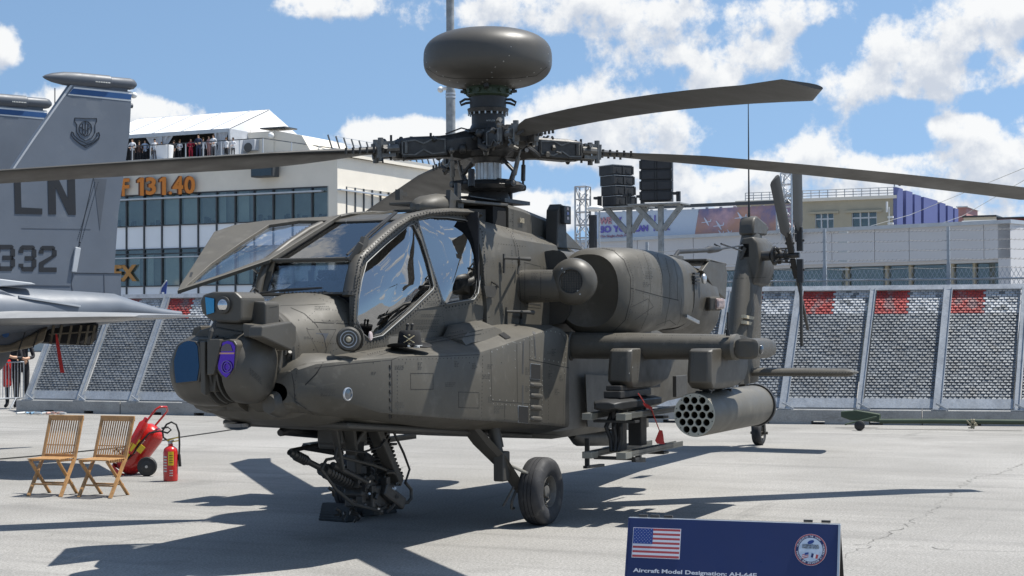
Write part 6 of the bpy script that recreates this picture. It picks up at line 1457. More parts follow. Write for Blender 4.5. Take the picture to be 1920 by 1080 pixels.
# pole mounted camera / small chimney pipes
# ------------------------------------------------------------------ people
def person_mesh(name, h, pose, cols, seed=0):
    """one continuous figure grown with the skin modifier; clothing colours by body region"""
    k = h/1.75; a = pose.get('arm', 0); lean = pose.get('lean', 0)
    J = [(0,0,.95),(0,0,1.15),(0,0,1.38),(0,0,1.50),(0,0,1.60),(0,.0,1.68),
         (0,.095,.88),(.01,.10,.50),(0,.11,.10),(.10,.12,.04),(0,-.095,.88),(.02,-.10,.50),(0,-.11,.10),(.10,-.12,.04),
         (0,.19,1.40),(.02,.26,1.14),(0,-.19,1.40),(.02,-.26,1.14)]
    if a == 0: J += [(.05,.27,.92),(.07,.27,.84),(.05,-.27,.92),(.07,-.27,.84)]
    elif a == 1: J += [(.20,.10,1.10),(.26,.03,1.12),(.20,-.12,1.06),(.26,-.05,1.08)]
    elif a == 2: J += [(.22,.20,1.32),(.20,.10,1.50),(.05,-.27,.92),(.07,-.27,.84)]
    else: J += [(.24,.16,1.16),(.34,.12,1.20),(.24,-.16,1.16),(.34,-.12,1.20)]
    J = [V3(x+lean*max(0,z-.9), y, z)*k for x, y, z in J]
    E_ = [(0,1),(1,2),(2,3),(3,4),(4,5),(0,6),(6,7),(7,8),(8,9),(0,10),(10,11),(11,12),(12,13),(2,14),(14,15),(15,18),(18,19),(2,16),(16,17),(17,20),(20,21)]
    rad = [(.15,.11),(.135,.10),(.15,.105),(.058,.058),(.085,.072),(.088,.07),(.10,.09),(.062,.062),(.042,.042),(.045,.035),(.10,.09),(.062,.062),(.042,.042),(.045,.035),(.065,.06),(.045,.045),(.065,.06),(.045,.045),(.034,.034),(.042,.03),(.034,.034),(.042,.03)]
    me = bpy.data.meshes.new(name); me.from_pydata(J, E_, []); ob = bpy.data.objects.new(name, me); COL.objects.link(ob)
    md = ob.modifiers.new('skin', 'SKIN'); md.use_smooth_shade = True
    for i, r in enumerate(rad): me.skin_vertices[0].data[i].radius = (r[0]*k, r[1]*k)
    me.skin_vertices[0].data[0].use_root = True
    ob.modifiers.new('sub', 'SUBSURF').levels = 1
    dg = bpy.context.evaluated_depsgraph_get(); m2 = bpy.data.meshes.new_from_object(ob.evaluated_get(dg)); bpy.data.objects.remove(ob); m2.name = name
    for c in cols: m2.materials.append(c)          # 0 skin, 1 top, 2 trousers, 3 shoes
    hand = [J[19], J[21]]
    for f in m2.polygons:
        c = sum((m2.vertices[i].co for i in f.vertices), Vector())/len(f.vertices); z = c.z/k
        near = min((c-q_).length for q_ in hand)/k
        low = min((c-q_).length for q_ in (J[18], J[20]))/k
        f.material_index = 0 if z > 1.47 or near < .09 or (pose.get('short') and low < .13) else 1 if z > .93 or abs(c.y)/k > .19 else 2 if z > .09 else 3
        f.use_smooth = True
    return m2
def cloth(name, c):
    return bpy.data.materials.get(name) or mat(name, c, .85, var=.1, vscale=10)
CLO = {'white': cloth('white_shirt',(.62,.63,.65)), 'pale blue': cloth('pale_blue_shirt',(.42,.50,.62)), 'dark': cloth('dark_cloth',(.02,.02,.024)), 'navy': cloth('navy_suit',(.02,.03,.07)), 'red': cloth('red_dress_cloth',(.50,.03,.06)), 'pink': cloth('pink_top',(.50,.28,.26)), 'brown': cloth('brown_top',(.10,.05,.035)), 'yellow': cloth('yellow_green_top',(.50,.52,.18)), 'grey': cloth('grey_trousers',(.10,.10,.11))}
def person(loc, rz, h, pose, top, bot, lab, grp, hair=(.04,.025,.015), held=None):
    t = thing('person', lab, 'person', tuple(loc), rz, grp)
    me = person_mesh('body', h, pose, [M['skin'], CLO[top], CLO[bot], CLO['dark']]); o = bpy.data.objects.new('body', me); COL.objects.link(o); o.parent = t
    k = h/1.75; hd = V3((.0+pose.get('lean',0)*.75)*k, 0, 1.66*k); b = MB()
    b.ball(hd+V3(-.015*k,0,.03*k), (.098*k,.088*k,.105*k), 14, 10); b.v = [p for p in b.v]; bb = MB()
    for f in b.f:
        c = sum((b.v[i] for i in f), Vector())/len(f)-hd
        if c.x < .035*k or c.z > .085*k: bb.add([b.v[i] for i in f], [tuple(range(len(f)))])
    bb.build('hair', cloth('hair_%.2f' % hair[0], hair), t, 60, world=False)
    b = MB()
    for s in (-1,1): b.ball(hd+V3(.078*k,s*.032*k,.0), .011*k, 8, 6)
    b.build('eyes', M['dark'], t, world=False); MB().beam(hd+V3(.08*k,0,.0), hd+V3(.102*k,0,-.03*k), .018*k, .015*k).build('nose', M['skin'], t, world=False)
    return t
# guests on the terrace, along the railing
roof = [(248,'white','dark',1,1.80,'man in white shirt and dark tie at the left end of the terrace railing'),
 (261,'brown','dark',0,1.62,'woman in a brown top, second from the left on the terrace'),
 (272,'pale blue','dark',1,1.78,'man in pale blue shirt with folded arms, left of the gathered tent curtain'),
 (290,'white','grey',2,1.66,'woman in a white blouse shading her eyes beside the left tent curtain'),
 (303,'white','grey',1,1.45,'seated-height guest in white just right of the shading woman'),
 (310,'pale blue','grey',1,1.55,'guest in a pale blue shirt leaning by the left tent pole'),
 (326,'dark','dark',0,1.45,'guest in dark clothes in the middle of the tent opening'),
 (337,'white','dark',1,1.52,'man in a white shirt in the middle of the tent opening'),
 (358,'red','red',1,1.68,'woman in a red dress on the terrace'),
 (372,'navy','navy',1,1.80,'man in a navy suit next to the woman in red'),
 (381,'white','grey',0,1.55,'short guest in a white shirt behind the navy suit'),
 (392,'pink','pink',1,1.80,'guest in a pale pink top with an arm raised near the right curtain'),
 (400,'white','grey',1,1.72,'guest in a white shirt close to the right tent curtain'),
 (424,'white','dark',0,1.48,'grey-shirted man low behind the railing at the tent corner'),
 (437,'white','dark',1,1.50,'rightmost guest on the terrace, in a white shirt beside the tent wall')]
rr = random.Random(5)
for i, (px, top, bot, arm, h, lab) in enumerate(roof):
    x = FX-1.5-.4*(i % 3); p = P(px, 290, 'x', x); person((x, p.y, ZD), rr.uniform(-.5,.9), h*1.0, {'arm': arm, 'short': i % 3 == 0}, top, bot, lab, 'guests on the roof terrace', hair=((.04,.025,.015),(.12,.07,.03),(.02,.015,.012))[i % 3])
tb = thing('terrace_table', 'small round table under a white cloth on the roof terrace', 'table', (FX-.5, yf(301), ZD)); MB().lathe((FX-.5,yf(301),ZD), (0,0,1), [(0,.55),(.75,.62),(1.0,.62),(1.02,.6)], 20).build('tablecloth_drape', M['tent'], tb, 40)

# two people behind a crowd barrier at the far left
def gp(px, x): q_ = P(px, 750, 'x', x); return V3(x, q_.y, 0)
PXp = fx(-18.5)-1.2
person(gp(22, PXp), .2, 1.80, {'arm': 3, 'lean': .05, 'short': True}, 'dark', 'dark', 'person in black with a red shoulder strap behind the crowd barrier, left of the pair', 'people behind the crowd barrier')
person(gp(41, PXp-.3), .6, 1.82, {'arm': 1, 'lean': .02, 'short': True}, 'dark', 'dark', 'person in black with bare forearms behind the crowd barrier, right of the pair', 'people behind the crowd barrier')
t = thing('carried_bag', 'red bag standing on the ground at the far left edge behind the barrier', 'bag', tuple(gp(6, PXp+.3))); b = MB().box(gp(2,PXp+.3)+V3(0,0,.5), gp(12,PXp+.3)+V3(-.2,0,1.15)); b.build('bag_body', M['red'], t, bevel=.06); b = MB().tube([gp(4,PXp+.3)+V3(-.1,0,1.1), gp(7,PXp+.3)+V3(-.1,0,1.35), gp(10,PXp+.3)+V3(-.1,0,1.1)], .02, 6); b.build('bag_strap', M['rubber'], t)
BR = thing('crowd_barrier', 'galvanised crowd control barrier at the left edge beside the blast fence', 'barrier', tuple(G(25,768)))
q0, q1 = G(-40,770), G(44,766)
MB().tube([q0+V3(0,0,.25), q0+V3(0,0,1.08), q1+V3(0,0,1.08), q1+V3(0,0,.25), q0+V3(0,0,.25)], .022, 8).build('barrier_frame', M['galv'], BR, 50)
for k in range(1, 15): p = q0.lerp(q1, k/15); MB().tube([p+V3(0,0,.25), p+V3(0,0,1.08)], .010, 6).build('barrier_bar', M['galv'], BR, 50)
for u in (.1, .86): p = q0.lerp(q1, u); MB().tube([p+V3(.25,0,.0), p+V3(.05,0,.25), p+V3(-.05,0,.25), p+V3(-.25,0,.0)], .02, 6).build('barrier_foot', M['galv'], BR, 50)
# feather flag
t = thing('feather_flag', 'blue feather flag with white lettering in front of the cream building', 'flag', (-40, P(302,560,'x',-40).y, 0))
def fq(px, py): return P(px, py, 'x', -40)
b = MB().loft([[fq(a_,y), fq(a_,y)+V3(-.03,0,0), fq(c_,y)+V3(-.03,0,0), fq(c_,y)] for a_, c_, y in ((298,313,600),(298,312,568),(299,311,550),(301,312,540),(305,313,533),(311,313,527))]); b.build('flag_cloth', mat('flag_blue', (.02,.05,.22), .6, var=.1), t, 50)
b = MB().tube([fq(298,640), fq(298,560), fq(302,540), fq(312,526)], .03, 6); b.build('flag_pole', M['alu'], t)
p = fq(307,598); b = text_mb('FLAIR', p+V3(.02,0,0), (0,0,1), (0,-1,0), 1.0, .16, .01, .02); b.build('flag_lettering', M['white'], t) if False else None
b = MB()
for k in range(6): p = fq(306,550+k*8); b.box(p+V3(.01,-.06,-.05), p+V3(.02,.06,.05))
b.build('flag_marks', M['white'], t)

# ------------------------------------------------------------------ grey-fronted terminal, billboard, beige building
dirG = V3(math.cos(R(254)), math.sin(R(254)), 0)             # runs to the left of the picture
oG = P(1895, 480, 'x', -38.0)
nG = V3(-dirG.y, dirG.x, 0); nG = nG if nG.dot(CAM-oG) > 0 else -nG
def gq(px, py, off=0): return PL(px, py, oG+nG*off, nG)
def gxy(px, off=0): q_ = gq(px, 500, off); return V3(q_.x, q_.y, 0)
zt_ = gq(1650,430).z; zm_ = gq(1650,492).z
TERM = thing('terminal_building', 'long low grey-clad building with dark windows behind the mesh fence', 'building', (oG.x, oG.y, 0))
def gbox(px0, px1, z0, z1, off, th, nm, m, bv=0, parent=None):
    a, c = gxy(px0, off), gxy(px1, off); b = MB().prism([a+V3(0,0,z0), c+V3(0,0,z0), c+V3(0,0,z1), a+V3(0,0,z1)], -nG*th); return b.build(nm, m, parent or TERM, bevel=bv)
edges = [1000,1090,1195,1300,1395,1480,1560,1640,1705,1780,1845,1895]
for a_, c_ in zip(edges, edges[1:]): gbox(a_+.6, c_-.4, zm_, zt_, 0, .5, 'cladding_panel', M['greyb'])
gbox(1000,1894,zm_-.1,zt_-.05,-.12,12,'building_core',M['greyb'])
gbox(1000,1896,zt_,zt_+.12,.1,12,'roof_coping',M['alu'])
gbox(1000,1880,0,zm_-.1,-1.6,8,'room_back',M['room'])
a, c = gxy(1895), gxy(1895)-nG*12
MB().prism([a+V3(0,0,0), c+V3(0,0,0), c+V3(0,0,zt_), a+V3(0,0,zt_)], dirG*.4).build('end_wall', M['greyb'], TERM)
MB().prism([gxy(1895)+V3(0,0,0), gxy(1930)-nG*10+V3(0,0,0), gxy(1930)-nG*10+V3(0,0,zt_-.1), gxy(1895)+V3(0,0,zt_-.1)], -nG*.3).build('end_wall', M['greyb'], TERM)
wins = [1260,1330,1395,1445,1500,1586,1592,1660,1668,1706,1790,1828,1895]
for a_, c_ in ((1200,1270),(1276,1325),(1330,1392),(1398,1438),(1444,1583),(1592,1656),(1668,1704),(1708,1782),(1788,1824),(1828,1895)):
    gbox(a_, c_, .2, zm_-.12, -.5, .03, 'window_pane', M['bglass']); 
for x in (1200,1273,1328,1395,1441,1587.5,1662,1706,1785,1826,1896): gbox(x-2.4, x+2.4, 0, zm_-.1, -.4, .3, 'window_post', M['stucco2'])
for a_, c_ in ((1592,1656),(1444,1583)): gbox(a_, c_, zm_*.62, zm_*.62+.12, -.42, .1, 'window_transom', M['stucco2'])
gbox(1000,1895,0,zm_*.33,-.35,.3,'sill_wall',M['stucco2'])
# billboard standing on the roof edge, and banner
oB = oG-nG*3
def bq(px, py, off=0): return PL(px, py, oB+nG*off, nG)
BB = thing('billboard', 'wide billboard on the grey roof: purple slogan on white, sunset sky with airliners at right', 'billboard', tuple(bq(1300,440)))
def bpl(pts, off, th, nm, m): return MB().plate([bq(x, y, off) for x, y in pts], (), th, nG).build(nm, m, BB)
pale = mat('billboard_pale_sky', (.50,.56,.64), .6, var=.03, vscale=.2)
bpl([(1116,398),(1310,392),(1302,444),(1195,448),(1195,464),(1116,468)], 0, .25, 'slogan_panel', pale)
m = bpy.data.materials.new('sunset_print'); m.use_nodes = True; h = N(m.node_tree); bs = m.node_tree.nodes['Principled BSDF']; tcn = h.n('ShaderNodeTexCoord')
nz_ = h.noise(tcn.outputs['Object'], .35, 6, .6, .8); sepz = h.n('ShaderNodeSeparateXYZ'); h.put(sepz.inputs[0], tcn.outputs['Object'])
gz = h.ramp(sepz.outputs[2], -1.6, 1.6)
c1 = h.mix(h.ramp(h.m('ADD', h.m('MULTIPLY', gz, -.45), nz_), .02, .30), h.col((.11,.14,.30)), h.col((.50,.27,.19))); c1 = h.mix(h.ramp(h.noise(tcn.outputs['Object'], .8, 5, .6), .5, .75), c1, h.col((.55,.35,.38)))
h.put(bs.inputs['Base Color'], c1); bs.inputs['Roughness'].default_value = .6
bpl([(1311,392),(1484,383),(1484,440),(1302,444)], .01, .25, 'sunset_panel', m)
b = MB()
for x in range(1118, 1484, 26): b.beam(bq(x,470-(x-1118)*.085,-.4), bq(x,397-(x-1118)*.04,-.4), .10, .10)
b.build('billboard_frame', M['galv'], BB)
MB().beam(bq(1116,397,.0)+V3(0,0,.08), bq(1484,382,.0)+V3(0,0,.08), .2, .12).build('top_truss', M['frame'], BB)
up_ = V3(0,0,1); rt = -dirG
PUR = mat('slogan_purple', (.16,.13,.42), .6, var=0); OR2 = mat('slogan_salmon', (.45,.22,.25), .6, var=0)
def tx(s, px, py, px2, hpx, m_, nm='slogan_lettering', bold=.04):
    o = bq(px, py, .03); w_ = (bq(px2, py, .03)-o).dot(rt); hh = (bq(px, py-hpx, .03)-o).z
    text_mb(s, o, rt, up_, w_, hh, .02, bold).build(nm, m_, BB)
tx("WE", 1124, 421, 1147, 13, OR2); tx("'V", 1149, 420.5, 1166, 13, PUR); tx("A", 1213, 416, 1223, 12, PUR); tx("I", 1227, 415.5, 1229, 12, PUR); tx(",", 1257, 418, 1261, 5, PUR)
tx("SO YO", 1125, 437, 1174, 13, PUR); tx("CAN", 1188, 435, 1215, 12, PUR); tx("T", 1223, 433.5, 1231, 12, PUR); tx("O.", 1243, 432.5, 1256, 11, PUR)
tx("The Single-Aisle Fa", 1125, 447, 1177, 6, OR2, 'small_lettering', .0)
WHT = mat('print_white', (.60,.62,.70), .6, var=0)
for (x, y, s) in ((1324,417,11),(1347,424,12),(1388,409,13),(1350,438,8),(1398,428,9),(1366,436,7)):
    b = MB(); o = bq(x,y,.03); u = rt; k = s/45./3
    def pt(a_, c_): return o+u*a_*k*3+up_*c_*k*3
    b.add([pt(-.9,-.05), pt(-.8,.06), pt(.7,.16), pt(.95,.1), pt(.7,.02)], [(0,4,3,2,1)]); b.add([pt(-.1,.1), pt(-.45,.75), pt(-.3,.75), pt(.3,.12)], [(0,1,2,3)]); b.add([pt(-.05,.0), pt(.45,-.55), pt(.55,-.5), pt(.3,.03)], [(0,1,2,3)]); b.add([pt(.7,.12), pt(.85,.5), pt(.95,.5), pt(.92,.1)], [(0,1,2,3)])
    b.build('printed_airliner', WHT, BB, fix=False)
# truss towers
def truss(px, y0, y1, x, wpx, lab, dark=False):
    bt = P(px, y1, 'x', x); tp = P(px, y0, 'x', x); w_ = (P(px+wpx, y1, 'x', x)-bt).length; t = thing('truss_tower', lab, 'truss tower', tuple(bt), group='lattice truss towers')
    cs = [(-w_/2,-w_/2),(w_/2,-w_/2),(w_/2,w_/2),(-w_/2,w_/2)]
    for a_, c_ in cs: MB().tube([bt+V3(a_,c_,0), V3(bt.x+a_, bt.y+c_, tp.z)], .035, 6).build('chord', M['silver'], t)
    n = max(3, int((tp.z-bt.z)/w_)); b = MB(); dz = (tp.z-bt.z)/n
    for i in range(n):
        for k in range(4):
            a_, c_ = cs[k], cs[(k+1) % 4]; z0 = bt.z+i*dz; p0 = V3(bt.x+a_[0], bt.y+a_[1], z0); p1 = V3(bt.x+c_[0], bt.y+c_[1], z0+dz)
            if (i+k) % 2: p0.z, p1.z = p1.z, p0.z
            b.tube([p0, p1], .018, 4); b.tube([V3(p0.x,p0.y,z0+dz), V3(p1.x,p1.y,z0+dz)], .018, 4)
    o = b.build('bracing', M['silver'], t); o['kind'] = 'stuff'
    if dark: MB().box(V3(bt.x-w_*.3, bt.y+w_*.7, bt.z), V3(bt.x+w_*.3, bt.y+w_*1.2, bt.z+(tp.z-bt.z)*.55)).build('black_column', M['black'], t)
truss(1093, 350, 470, -36, 20, 'lattice truss tower left of the loudspeaker stands', True)
truss(1478, 325, 450, -40, 20, 'tall lattice truss tower behind the upper tail rotor blade', True)
truss(1466, 392, 455, -40.5, 14, 'short lattice truss standing just left of the tall one, at the billboard end')
# loudspeaker stacks on Y-posts
def stack(px0, px1, py0, py1, x, tilt, lab, yaw, n=4, horn=True):
    c = P((px0+px1)/2, py1, 'x', x); sc = FOC/(c-CAM).dot(D_); W_ = (px1-px0)/sc*(.78 if horn else .95); Hh = (py1-py0)/sc
    t = thing('speaker_stack', lab, 'loudspeaker stack', tuple(c), yaw, group='loudspeaker stacks')
    dp = .75; z = 0
    for i in range(n):
        hh = Hh/n; lean = tilt*(i+.5)/n; lean2 = lean
        b = MB(); w2 = W_/2
        b.loft([[V3(dp/2,-w2+lean2,z+.01), V3(dp/2,w2+lean2,z+.01), V3(-dp/2,w2*.95+lean2,z+.01), V3(-dp/2,-w2*.95+lean2,z+.004)], [V3(dp/2,-w2+lean2,z+hh+.0), V3(dp/2,w2+lean2,z+hh+.0), V3(-dp/2,w2*.95+lean2,z+hh+.0), V3(-dp/2,-w2*.95+lean2,z+hh+.0)]])
        cab = b.build('speaker_cabinet', M['spk'], t, world=False, bevel=.008)
        MB().box((dp/2+.002,-.03+lean,z+.03),(dp/2+.03,.03+lean,z+hh-.05)).build('grille_divider', M['black'], cab, world=False)
        for sg in (-1, 1):
            MB().box((dp/2+.002,sg*w2*.52-w2*.42+lean,z+.04),(dp/2+.015,sg*w2*.52+w2*.42+lean,z+hh-.06)).build('speaker_grille', mat('grille_black', (.03,.031,.034), .7, var=.1) if 'grille_black' not in bpy.data.materials else bpy.data.materials['grille_black'], cab, world=False)
            if horn: MB().lathe(V3(dp/2+.016, sg*w2*.5+lean, z+hh/2-.02), (1,0,0), [(0,hh*.28),(.01,hh*.28),(.012,0)], 14).build('driver_cap', M['black'], cab, world=False)
        if horn: MB().box((-dp/2,-w2-.02+lean,z+hh-.026),(dp/2+.025,w2+.02+lean,z+hh-.012)).build('cabinet_strip', M['galv'], cab, world=False)
        for sg in (-1,1): MB().box((dp/2-.1,sg*(w2+.01)+lean-.03,z+.03),(dp/2+.03,sg*(w2+.01)+lean+.03,z+hh-.04)).build('rigging_plate', M['black'], cab, world=False)
        z += hh
    return t, c
XS = -31.0
def stand(px, py_plate, pxl, pxr, py_fork, x, lab):
    c = P(px, py_plate, 'x', x); sc = FOC/(c-CAM).dot(D_); t = thing('speaker_stand', lab, 'speaker stand', (c.x, c.y, 0), group='Y-shaped speaker stands')
    gal = bpy.data.materials.get('spotty_galvanised') or mat('spotty_galvanised', (.27,.28,.28), .55, metal=.3, var=.3, vscale=5, dirt=((.10,.10,.09), 6, .62, .7))
    r = 4.8/sc; zfork = P(px, py_fork, 'x', x).z
    MB().beam(V3(c.x,c.y,0), V3(c.x,c.y,c.z-.03), r*2, r*2).build('steel_post', gal, t, bevel=.02)
    for e in (pxl, pxr):
        q_ = P(e, py_plate, 'x', x); MB().beam(V3(c.x,c.y+(r if e > px else -r),zfork), V3(c.x,q_.y*.92+c.y*.08,c.z-.05), .12, .17).build('fork_arm', gal, t, bevel=.01)
    ql, qr = P(pxl, py_plate, 'x', x), P(pxr, py_plate, 'x', x)
    MB().box((c.x-.5,ql.y-.05,c.z-.03),(c.x+.5,qr.y+.05,c.z+.01)).build('platform', gal, t)
    for e in (ql, qr):
        MB().box((c.x+.45,e.y-.06,c.z+.03),(c.x+.55,e.y+.06,c.z+.35)).box((c.x+.4,e.y-.18,c.z+.25),(c.x+.6,e.y+.0,c.z+.33)).build('clamp', M['black'], t)
    return t
XS = -12.5-24
stand(1180, 388, 1135, 1215, 435, XS, 'speckled galvanised Y-post carrying the left loudspeaker stack')
stand(1239, 383, 1190, 1282, 430, XS+1.0, 'speckled galvanised Y-post carrying the right loudspeaker stack')
stack(1131, 1191, 311, 387, XS, -.18, 'leaning black loudspeaker stack with pale strips, left of two', R(62))
stack(1203, 1263, 300, 378, XS+1.0, 0, 'upright black loudspeaker stack with closed grilles, right of two', R(12), horn=False)
# beige building with windows and blue fins behind
XB = -165.0
def zq(px, py, x=XB): return P(px, py, 'x', x)
BE = thing('beige_building', 'tan concrete building with two large windows and roof railing, beyond the grey one', 'building', tuple(V3(XB, zq(1678,400).y, 0)))
yL, yR = zq(1380,400).y, zq(1679,400).y; ztop = zq(1650,373).z
MB().box((XB-20,yL,0),(XB,yR,zq(1600,398).z-.0)).build('wall', M['stucco2'], BE) if False else None
zwt, zwb = zq(1600,399).z, zq(1600,434).z
cols_ = [(1380,1396),(1430,1455),(1490,1528),(1563,1597),(1644,1679)]
MB().box((XB-20,yL,zwt),(XB,yR,ztop)).build('wall', M['stucco2'], BE); MB().box((XB-20,yL,0),(XB,yR,zwb)).build('wall', M['stucco2'], BE); MB().box((XB-20,yL,ztop),(XB+.3,yR+.2,ztop+.35)).build('roof_coping', M['stucco'], BE)
MB().box((XB-20,yL,zwb),(XB-1,yR,zwt)).build('room_back', M['room'], BE)
for a_, c_ in cols_: MB().box((XB-1,zq(a_,410).y,zwb),(XB,zq(c_,410).y,zwt)).build('wall_pier', M['stucco2'], BE)
for a_, c_ in ((1396,1430),(1455,1490),(1528,1563),(1597,1644)):
    ya_, yb_ = zq(a_,410).y, zq(c_,410).y; MB().box((XB-.3,ya_,zwb),(XB-.27,yb_,zwt)).build('window_pane', M['bglass'], BE)
    for k in range(4): y = ya_+(yb_-ya_)*k/3; MB().box((XB-.3,y-.08,zwb),(XB-.15,y+.08,zwt)).build('window_bar', M['alu'], BE)
    z = zwb+(zwt-zwb)*.72; MB().box((XB-.3,ya_,z-.08),(XB-.14,yb_,z+.08)).build('window_bar', M['alu'], BE)
    MB().box((XB-.05,ya_-.6,zwt),(XB+.25,yb_+.6,zwt+.25)).build('lintel', M['stucco2'], BE)
RL2 = thing('roof_railing', 'thin galvanised railing along the roof of the tan building', 'railing', tuple(V3(XB, zq(1550,360).y, ztop)))
for z in (.3, .6, .9): MB().tube([V3(XB-.5,zq(1395,360).y,ztop+.35+z), V3(XB-.5,yR,ztop+.35+z)], .05, 5).build('railing_rail', M['galv'], RL2)
for k in range(19): y = zq(1395,360).y+(yR-zq(1395,360).y)*k/18; MB().tube([V3(XB-.5,y,ztop+.35), V3(XB-.5,y,ztop+1.25)], .05, 5).build('railing_post', M['galv'], RL2)
t = thing('roof_camera', 'small camera on a curved pole at the corner of the tan roof', 'camera', tuple(zq(1677,372))); MB().tube([zq(1677,372), zq(1677,346), zq(1680,342), zq(1686,342)], .07, 6).build('camera_pole', M['galv'], t); MB().ball(zq(1687,345), .22, 10, 8).build('camera_body', M['black'], t, 50)
t = thing('cell_aerial', 'white antenna panels on a bracket at the right end of the tan wall', 'antenna', tuple(zq(1668,420))); MB().tube([zq(1663,398,XB+1), zq(1663,378,XB+1)], .12, 6).tube([zq(1667,425,XB+1), zq(1667,388,XB+1)], .05, 5).build('aerial_rod', M['white'], t)
for py in (407,419): MB().box(zq(1664,py+2,XB+1), zq(1674,py-2,XB+1)+V3(-.4,0,0)).build('aerial_panel', M['white'], t)
# row of tall blue fins running away to the right
fin_x = [(1682,1693,351,429),(1699,1711,357,429),(1715,1727,364,428),(1732,1758,369,427),(1762,1773,379,425),(1777,1787,385,425),(1790,1797,390,424)]
FB_ = thing('fin_facade', 'row of tall lavender-blue facade panels stepping down to the right of the tan building', 'facade', tuple(V3(XB, zq(1740,400).y, 0)))
oF = V3(XB, zq(1680,400).y+.3, 0); nF = V3(.45, 1, 0).normalized() 
dF = V3(-1, .45, 0).normalized()
def fq2(px, py): return PL(px, py, oF, nF)
for a_, c_, y0_, y1_ in fin_x:
    sl = (c_-a_)*.28; b = MB().plate([fq2(a_,y1_), fq2(c_,y1_), fq2(c_,y0_+sl), fq2(a_,y0_)], (), .5, nF); b.build('facade_panel', M['fins'], FB_)
b = MB().plate([fq2(1681,430), fq2(1800,426), fq2(1800,400), fq2(1681,372)], (), .5, nF); b.v = [p-nF*1.2 for p in b.v]; b.build('wall', M['dark'], FB_)
# far low houses at right
XH = -190.0
def hq(px, py): return P(px, py, 'x', XH)
t = thing('pink_building', 'pink building top behind the end of the blue fins', 'building', tuple(hq(1805,400))); MB().box((XH-8,hq(1795,400).y,0),(XH,hq(1812,400).y,hq(1805,389).z)).build('wall', M['pink'], t); MB().box((XH-8,hq(1794,400).y,hq(1805,389).z),(XH+.5,hq(1816,400).y,hq(1805,387).z)).build('roof_edge', M['white'], t)
t = thing('cream_house', 'low cream flat-roofed building at the right, beyond the grey roof', 'building', tuple(hq(1840,410))); MB().box((XH-8,hq(1812,400).y,0),(XH+2,hq(1872,400).y,hq(1840,409).z)).build('wall', M['stucco'], t); MB().box((XH-8,hq(1810,400).y,hq(1840,409).z),(XH+2.5,hq(1874,400).y,hq(1840,406).z)).build('roof_edge', M['frame'], t)
t = thing('brick_house', 'dark red brick building at the right edge beyond the grey roof', 'building', tuple(hq(1900,410))); MB().box((XH-6,hq(1873,400).y,0),(XH+1,hq(1960,400).y,hq(1900,411).z)).build('wall', M['brick'], t); MB().box((XH-6,hq(1872,400).y,hq(1900,411).z),(XH+1.5,hq(1960,400).y,hq(1900,408).z)).build('roof_edge', M['frame'], t)
RL3 = thing('roof_handrail', 'white handrail on the grey roof near its right end', 'railing', tuple(gq(1850,420,-4)))
MB().tube([gq(1802,421,-4), gq(1804,416,-4), gq(1868,414,-4), gq(1886,421,-4)], .035, 5).build('railing_rail', M['white'], RL3)
for x in (1815,1830,1845,1860): MB().tube([gq(x,421,-4), gq(x,415.5,-4)], .03, 5).build('railing_post', M['white'], RL3)
for i, (p0_, p1_) in enumerate((((1610,430),(1925,313)), ((1750,424),(1925,335)))):
    a_ = P(p0_[0], p0_[1], 'x', -60); c_ = P(p1_[0], p1_[1], 'x', -20); tag(MB().tube([a_, a_.lerp(c_,.5)-V3(0,0,.15), c_], .008, 4).build('overhead_wire', M['pwhite']), ('thin pale overhead wire crossing the tan building', 'thin pale overhead wire crossing the right end of the blue fins')[i], 'wire', 'overhead wires')
# tall lamp pole behind the rotor with dome camera
p0 = P(846,420,'x',-25); t = thing('light_mast', 'tall grey mast rising behind the rotor head and radar dome', 'mast', (p0.x,p0.y,0))
sc = FOC/(p0-CAM).dot(D_); 
for z0, z1, r in ((0, P(843,170,'x',-25).z, 9/sc), (P(843,170,'x',-25).z, 16, 7.6/sc)):
    MB().tube([V3(p0.x,p0.y,z0), V3(p0.x,p0.y,z1)], r, 20).build('mast_section', bpy.data.materials.get('spotty_galvanised'), t, 50)
for py in (176, 182, 262): z = P(843,py,'x',-25).z; MB().lathe(V3(p0.x,p0.y,z-.03), (0,0,1), [(0,9.8/sc),(.05,9.8/sc)], 20).build('mast_band', M['alu'], t, 50)
z = P(826,168,'x',-25).z; q_ = P(826,168,'x',-25); MB().tube([V3(p0.x,p0.y,z+.02), V3(q_.x,q_.y,z+.02)], .05, 6).build('camera_arm', M['white'], t); MB().ball(V3(q_.x,q_.y,z), .085, 12, 8).build('dome_camera', M['white'], t, 50)
t = thing('street_lamp', 'small white lamp head beside the left truss tower', 'lamp', tuple(P(1114,400,'x',-34))); MB().ball(P(1116,391,'x',-34), (.18,.28,.10), 12, 8).build('lamp_head', M['white'], t, 50); MB().tube([P(1124,394,'x',-34), P(1124,470,'x',-34)], .03, 6).build('lamp_pole', M['galv'], t)

